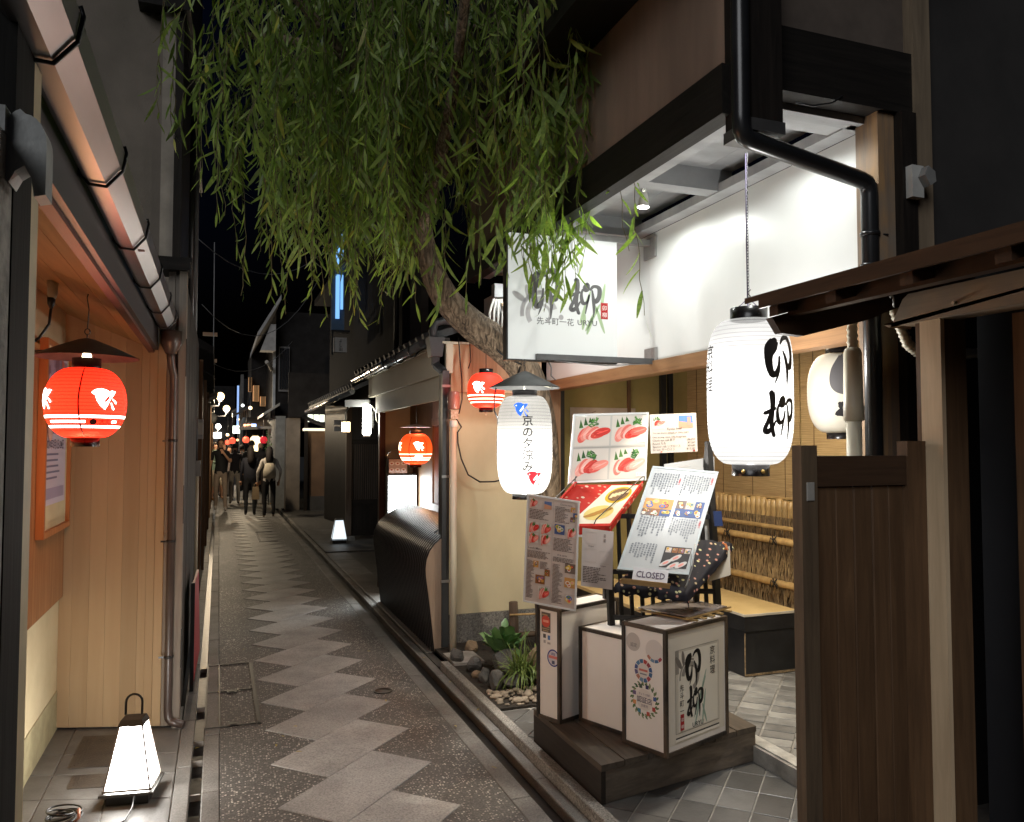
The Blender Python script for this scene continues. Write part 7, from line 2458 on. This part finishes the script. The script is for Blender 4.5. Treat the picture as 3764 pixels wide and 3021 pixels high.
def ridged(path, rad, n=26, seed=1):
    """trunk with furrowed bark"""
    rn = random.Random(seed)
    # resample
    P_ = [V(p) for p in path]
    pts, rs_ = [], []
    for i in range(len(P_) - 1):
        a, b2, c_, d_ = P_[max(i - 1, 0)], P_[i], P_[i + 1], P_[min(i + 2, len(P_) - 1)]
        for k in range(8):
            t_ = k / 8
            pts.append(.5 * (2 * b2 + (c_ - a) * t_ + (2 * a - 5 * b2 + 4 * c_ - d_) * t_ * t_ + (3 * b2 - a - 3 * c_ + d_) * t_ ** 3))
            rs_.append(rad[i] + (rad[i + 1] - rad[i]) * t_)
    pts.append(P_[-1])
    rs_.append(rad[-1])
    ph = [rn.uniform(0, 6.28) for _ in range(6)]
    mb = MB()
    k0 = 0
    prev = None
    for i, p in enumerate(pts):
        t = (pts[min(i + 1, len(pts) - 1)] - pts[max(i - 1, 0)]).normalized()
        if prev is None:
            u = t.cross(V((0, 1, 0))).normalized()
        else:
            u = (prev - t * prev.dot(t)).normalized()
        w = t.cross(u)
        prev = u
        for j in range(n):
            an = 2 * math.pi * j / n
            rr = rs_[i] * (1 + .045 * math.sin(7 * an + ph[0] + i * .17) + .04 * math.sin(12 * an + ph[1] - i * .23) + .03 * math.sin(3 * an + ph[2] + i * .35) + rn.uniform(-.012, .012))
            mb.v.append(tuple(p + (u * math.cos(an) + w * math.sin(an)) * rr))
    for i in range(len(pts) - 1):
        for j in range(n):
            j2 = (j + 1) % n
            mb.f.append((i * n + j, i * n + j2, (i + 1) * n + j2, (i + 1) * n + j))
            mb.m.append(0)
            mb.s.append(True)
    return mb


tp_ = [(2.24, 5.30, .02), (2.23, 5.26, .6), (2.19, 5.18, 1.2), (2.10, 5.06, 1.72), (1.955, 4.98, 2.06), (1.76, 4.95, 2.26), (1.55, 4.95, 2.40), (1.38, 4.97, 2.56), (1.27, 5.0, 2.80), (1.20, 5.02, 3.1), (1.12, 5.05, 3.5), (1.0, 5.1, 4.1), (.9, 5.2, 4.8)]
tr_ = [.10, .09, .085, .095, .105, .10, .098, .088, .074, .068, .062, .055, .04]
trunk = ridged(tp_, tr_, 28).build('trunk', BARK, wt)
limbs = [[(1.20, 5.02, 3.15), (1.5, 4.7, 3.6), (1.8, 4.3, 3.95), (2.0, 4.0, 4.1)],
         [(1.18, 5.04, 3.3), (.8, 4.8, 3.8), (.4, 4.6, 4.15), (.0, 4.5, 4.3)],
         [(1.1, 5.06, 3.6), (1.1, 5.6, 4.1), (1.0, 6.2, 4.4)],
         [(1.05, 5.08, 3.9), (.6, 5.4, 4.3), (.1, 5.8, 4.5)],
         [(1.22, 5.0, 3.0), (1.25, 4.5, 3.5), (1.2, 4.0, 3.9), (1.1, 3.6, 4.05)],
         [(1.0, 5.1, 4.1), (1.5, 5.2, 4.5), (2.0, 5.3, 4.6)]]
for k, lb in enumerate(limbs):
    ridged(lb, [.05, .038, .028, .018][:len(lb)] if len(lb) == 4 else [.045, .032, .02], 12, k + 3).build('limb', BARK, wt)
MB().tube([(2.0, 5.02, 2.18), (1.93, 4.90, 2.12), (1.85, 4.86, 2.14), (1.72, 4.86, 2.20), (1.62, 4.92, 2.34)], .006, 6).tube([(1.86, 4.87, 2.12), (1.83, 4.86, 2.0), (1.81, 4.85, 1.86), (1.79, 4.85, 1.78)], .006, 6).build('binding_rope', BLACKM, wt)

rn = random.Random(21)
LV = []           # leaves: (position, direction, length, width, roll, bend)
twigs = MB()


def strand(top, tip, sway, dens, lsize):
    """one hanging twig with leaves along it"""
    top, tip = V(top), V(tip)
    ln = (tip - top).length
    n = max(6, int(ln / .06))
    ph = rn.uniform(0, 6.28)
    pts = []
    for i in range(n + 1):
        t_ = i / n
        p = top.lerp(tip, t_)
        out = math.sin(math.pi * min(1, t_ * 1.0)) * sway
        p += V((math.cos(ph), math.sin(ph), 0)) * out + V((rn.uniform(-.008, .008), rn.uniform(-.008, .008), 0))
        pts.append(p)
    for i in range(n):
        twigs.tube([pts[i], pts[i + 1]], .0022, 3, cap=False)
    step = .034 / dens
    L_ = 0
    side = 1
    d_ = 0
    while d_ < ln:
        t_ = d_ / ln
        i = min(int(t_ * n), n - 1)
        p = pts[i].lerp(pts[i + 1], t_ * n - i)
        az = rn.uniform(0, 6.28)
        down = rn.uniform(.45, 1.0)
        dr = V((math.cos(az) * (1.02 - down * .8), math.sin(az) * (1.02 - down * .8), -down)).normalized()
        sz = lsize * rn.uniform(.65, 1.25) * (1 - .25 * max(0, t_ - .8) * 5)
        LV.append((p, dr, sz, sz * rn.uniform(.13, .20), rn.uniform(0, 6.28), rn.uniform(-.25, .35)))
        d_ += step * rn.uniform(.7, 1.4)


def tip_z(x, y):
    """how low the curtain of leaves hangs, over the alley"""
    pr_ = [(-.6, 3.3), (-.25, 3.1), (.05, 2.95), (.30, 2.75), (.45, 2.60), (.8, 2.50), (1.05, 2.52), (1.30, 2.75), (1.5, 3.0), (1.9, 2.95), (2.4, 3.1)]
    for (a, za), (b2, zb) in zip(pr_, pr_[1:]):
        if x <= b2:
            return za + (zb - za) * max(0, (x - a)) / (b2 - a)
    return 3.0


# main curtain: strands hang in loose tresses with gaps between
for k in range(96):
    cx = rn.triangular(-.30, 2.1, 1.05)
    cy = rn.uniform(4.2, 6.3)
    dep = abs(rn.gauss(0, .30)) + rn.choice((0, 0, .15, .4, .7))
    for m in range(rn.randint(3, 6)):
        x = cx + rn.gauss(0, .045)
        y = cy + rn.gauss(0, .05)
        topz = rn.uniform(3.3, 4.9)
        low = tip_z(x * 5.0 / max(y, 4.2), y)
        low = 1.6 + (low - 1.6) * y / 5.0
        z = low + dep + abs(rn.gauss(0, .12))
        if z > topz - .35:
            topz = z + rn.uniform(.4, .9)
        strand((x + rn.uniform(-.12, .12), y, topz), (x, y + rn.uniform(-.1, .1), z), rn.uniform(0, .10), rn.uniform(.45, .75), rn.uniform(.11, .16))
# upper mass
for k in range(60):
    cx = rn.uniform(-.1, 2.1)
    cy = rn.uniform(3.9, 6.0)
    cz = rn.uniform(3.1, 4.6)
    for m in range(rn.randint(3, 6)):
        x, y = cx + rn.gauss(0, .07), cy + rn.gauss(0, .07)
        z = 1.6 + (cz + rn.gauss(0, .1) - 1.6) * y / 5
        strand((x, y, z + rn.uniform(.35, .7)), (x + rn.uniform(-.2, .2), y, z), .08, rn.uniform(.5, .75), rn.uniform(.11, .15))
# nearer strands in front of the sign and fascia
near = [(1.50, 3.95, 2.60), (1.56, 3.9, 2.62), (1.60, 4.0, 2.48), (1.66, 3.95, 2.55), (1.47, 4.1, 2.62), (1.40, 4.0, 2.60), (1.74, 4.0, 2.48), (1.80, 4.05, 2.42), (1.85, 4.1, 2.44), (1.90, 4.05, 2.56), (1.70, 3.9, 2.64), (1.63, 4.15, 2.62),
        (1.35, 4.2, 2.5), (1.30, 4.3, 2.45), (1.25, 4.4, 2.60), (1.52, 4.2, 2.55), (1.95, 4.15, 2.50), (1.86, 3.85, 2.75), (1.76, 3.75, 2.85), (1.58, 3.7, 2.70), (1.45, 3.7, 2.75), (1.40, 3.8, 2.62), (1.68, 4.2, 2.45), (1.78, 4.2, 2.52), (1.72, 4.15, 2.36), (1.61, 3.85, 2.5), (1.88, 4.2, 2.62), (1.20, 4.5, 2.35), (1.15, 4.4, 2.5), (1.08, 4.5, 2.4), (1.98, 4.1, 2.85), (2.02, 4.3, 2.95), (1.92, 3.9, 3.05), (1.85, 3.7, 3.0), (1.7, 3.6, 3.05), (1.6, 3.55, 2.9), (1.5, 3.5, 3.0), (1.35, 3.6, 2.8)]
NEAR0 = len(LV)
for x, y, z in near:
    for rep in range(2 if x > 1.55 else 1):
        strand((x + rn.uniform(-.08, .08), y + rn.uniform(-.1, .1), z + rn.uniform(.9, 1.5)), (x + rn.uniform(-.03, .03), y, z + rep * rn.uniform(.05, .3)), .05, .55, .155)
strand((1.93, 3.45, 3.35), (1.905, 3.30, 2.22), .03, .38, .15)
strand((1.90, 3.5, 3.2), (1.87, 3.40, 2.55), .03, .35, .14)
# loose strands at the left, over the alley
for x, y, z in ((-.02, 4.2, 2.75), (-.1, 4.4, 2.9), (.02, 4.9, 2.95), (.3, 5.2, 2.55), (.22, 5.1, 2.8), (.12, 5.0, 2.5), (-.25, 4.6, 3.2), (-.32, 4.5, 3.3), (.40, 5.3, 2.45), (.35, 5.0, 2.9), (.5, 4.8, 2.4), (.62, 4.9, 2.38), (.75, 4.9, 2.36), (.93, 4.9, 2.36), (1.0, 4.8, 2.5), (.85, 5.1, 2.42), (.7, 4.6, 2.5), (.58, 4.6, 2.55)):
    for rep in range(2):
        strand((x + rn.uniform(-.06, .06), y, z + rn.uniform(.6, 1.1)), (x, y, z + rep * .15), .04, .6, .11)


def leaf_verts(ln, w, bend, seg=4):
    vs_, fs_ = [], []
    for i in range(seg + 1):
        t_ = i / seg
        ww = w * math.sin(math.pi * (.06 + .90 * t_)) ** .8 * (1 - .25 * t_)
        vs_ += [(ln * t_, -ww / 2, bend * ln * t_ * t_), (ln * t_, ww / 2, bend * ln * t_ * t_)]
    for i in range(seg):
        k = 2 * i
        fs_.append((k, k + 2, k + 3, k + 1))
    return vs_, fs_


def frame_of(dr, roll):
    z = V((0, 0, 1)) if abs(dr.z) < .95 else V((1, 0, 0))
    s = dr.cross(z).normalized()
    n = s.cross(dr)
    return dr, s * math.cos(roll) + n * math.sin(roll), n * math.cos(roll) - s * math.sin(roll)


# the leaves nearest the camera are single objects, the rest one mass
order = sorted(range(len(LV)), key=lambda i: LV[i][0].length - LV[i][2] * 6)
single = set(order[:300])
shapes = []
for b_ in (-.2, -.05, .1, .25):
    vs_, fs_ = leaf_verts(1, .175, b_, 6)
    me = bpy.data.meshes.new('leaf')
    me.from_pydata(vs_, [], fs_)
    me.materials.append((LEAF, LEAFD, LEAF, LEAF)[len(shapes)])
    me.polygons.foreach_set('use_smooth', [True] * len(me.polygons))
    shapes.append(me)
mass = MB()
for i, (p, dr, ln, w, roll, bend) in enumerate(LV):
    a, s_, n_ = frame_of(dr, roll)
    if i in single:
        ob = place('leaf', shapes[i % 4], p, wt)
        Mr = Mx((a, s_, n_)).transposed().to_4x4()
        ob.rotation_euler = Mr.to_euler()
        ob.scale = (ln, ln, ln)
    else:
        vs_, fs_ = leaf_verts(ln, w, bend, 3)
        mass.add([p + a * x + s_ * y + n_ * z for x, y, z in vs_], fs_, 1 if i % 5 < 2 else (2 if i % 29 == 0 else 0), True)
mass.build('crown', [LEAF, LEAFD, LEAFY], wt, 'stuff')
twigs.build('twigs', TWIG, wt, 'stuff')
print('leaves', len(LV), 'objects', len(bpy.data.objects))
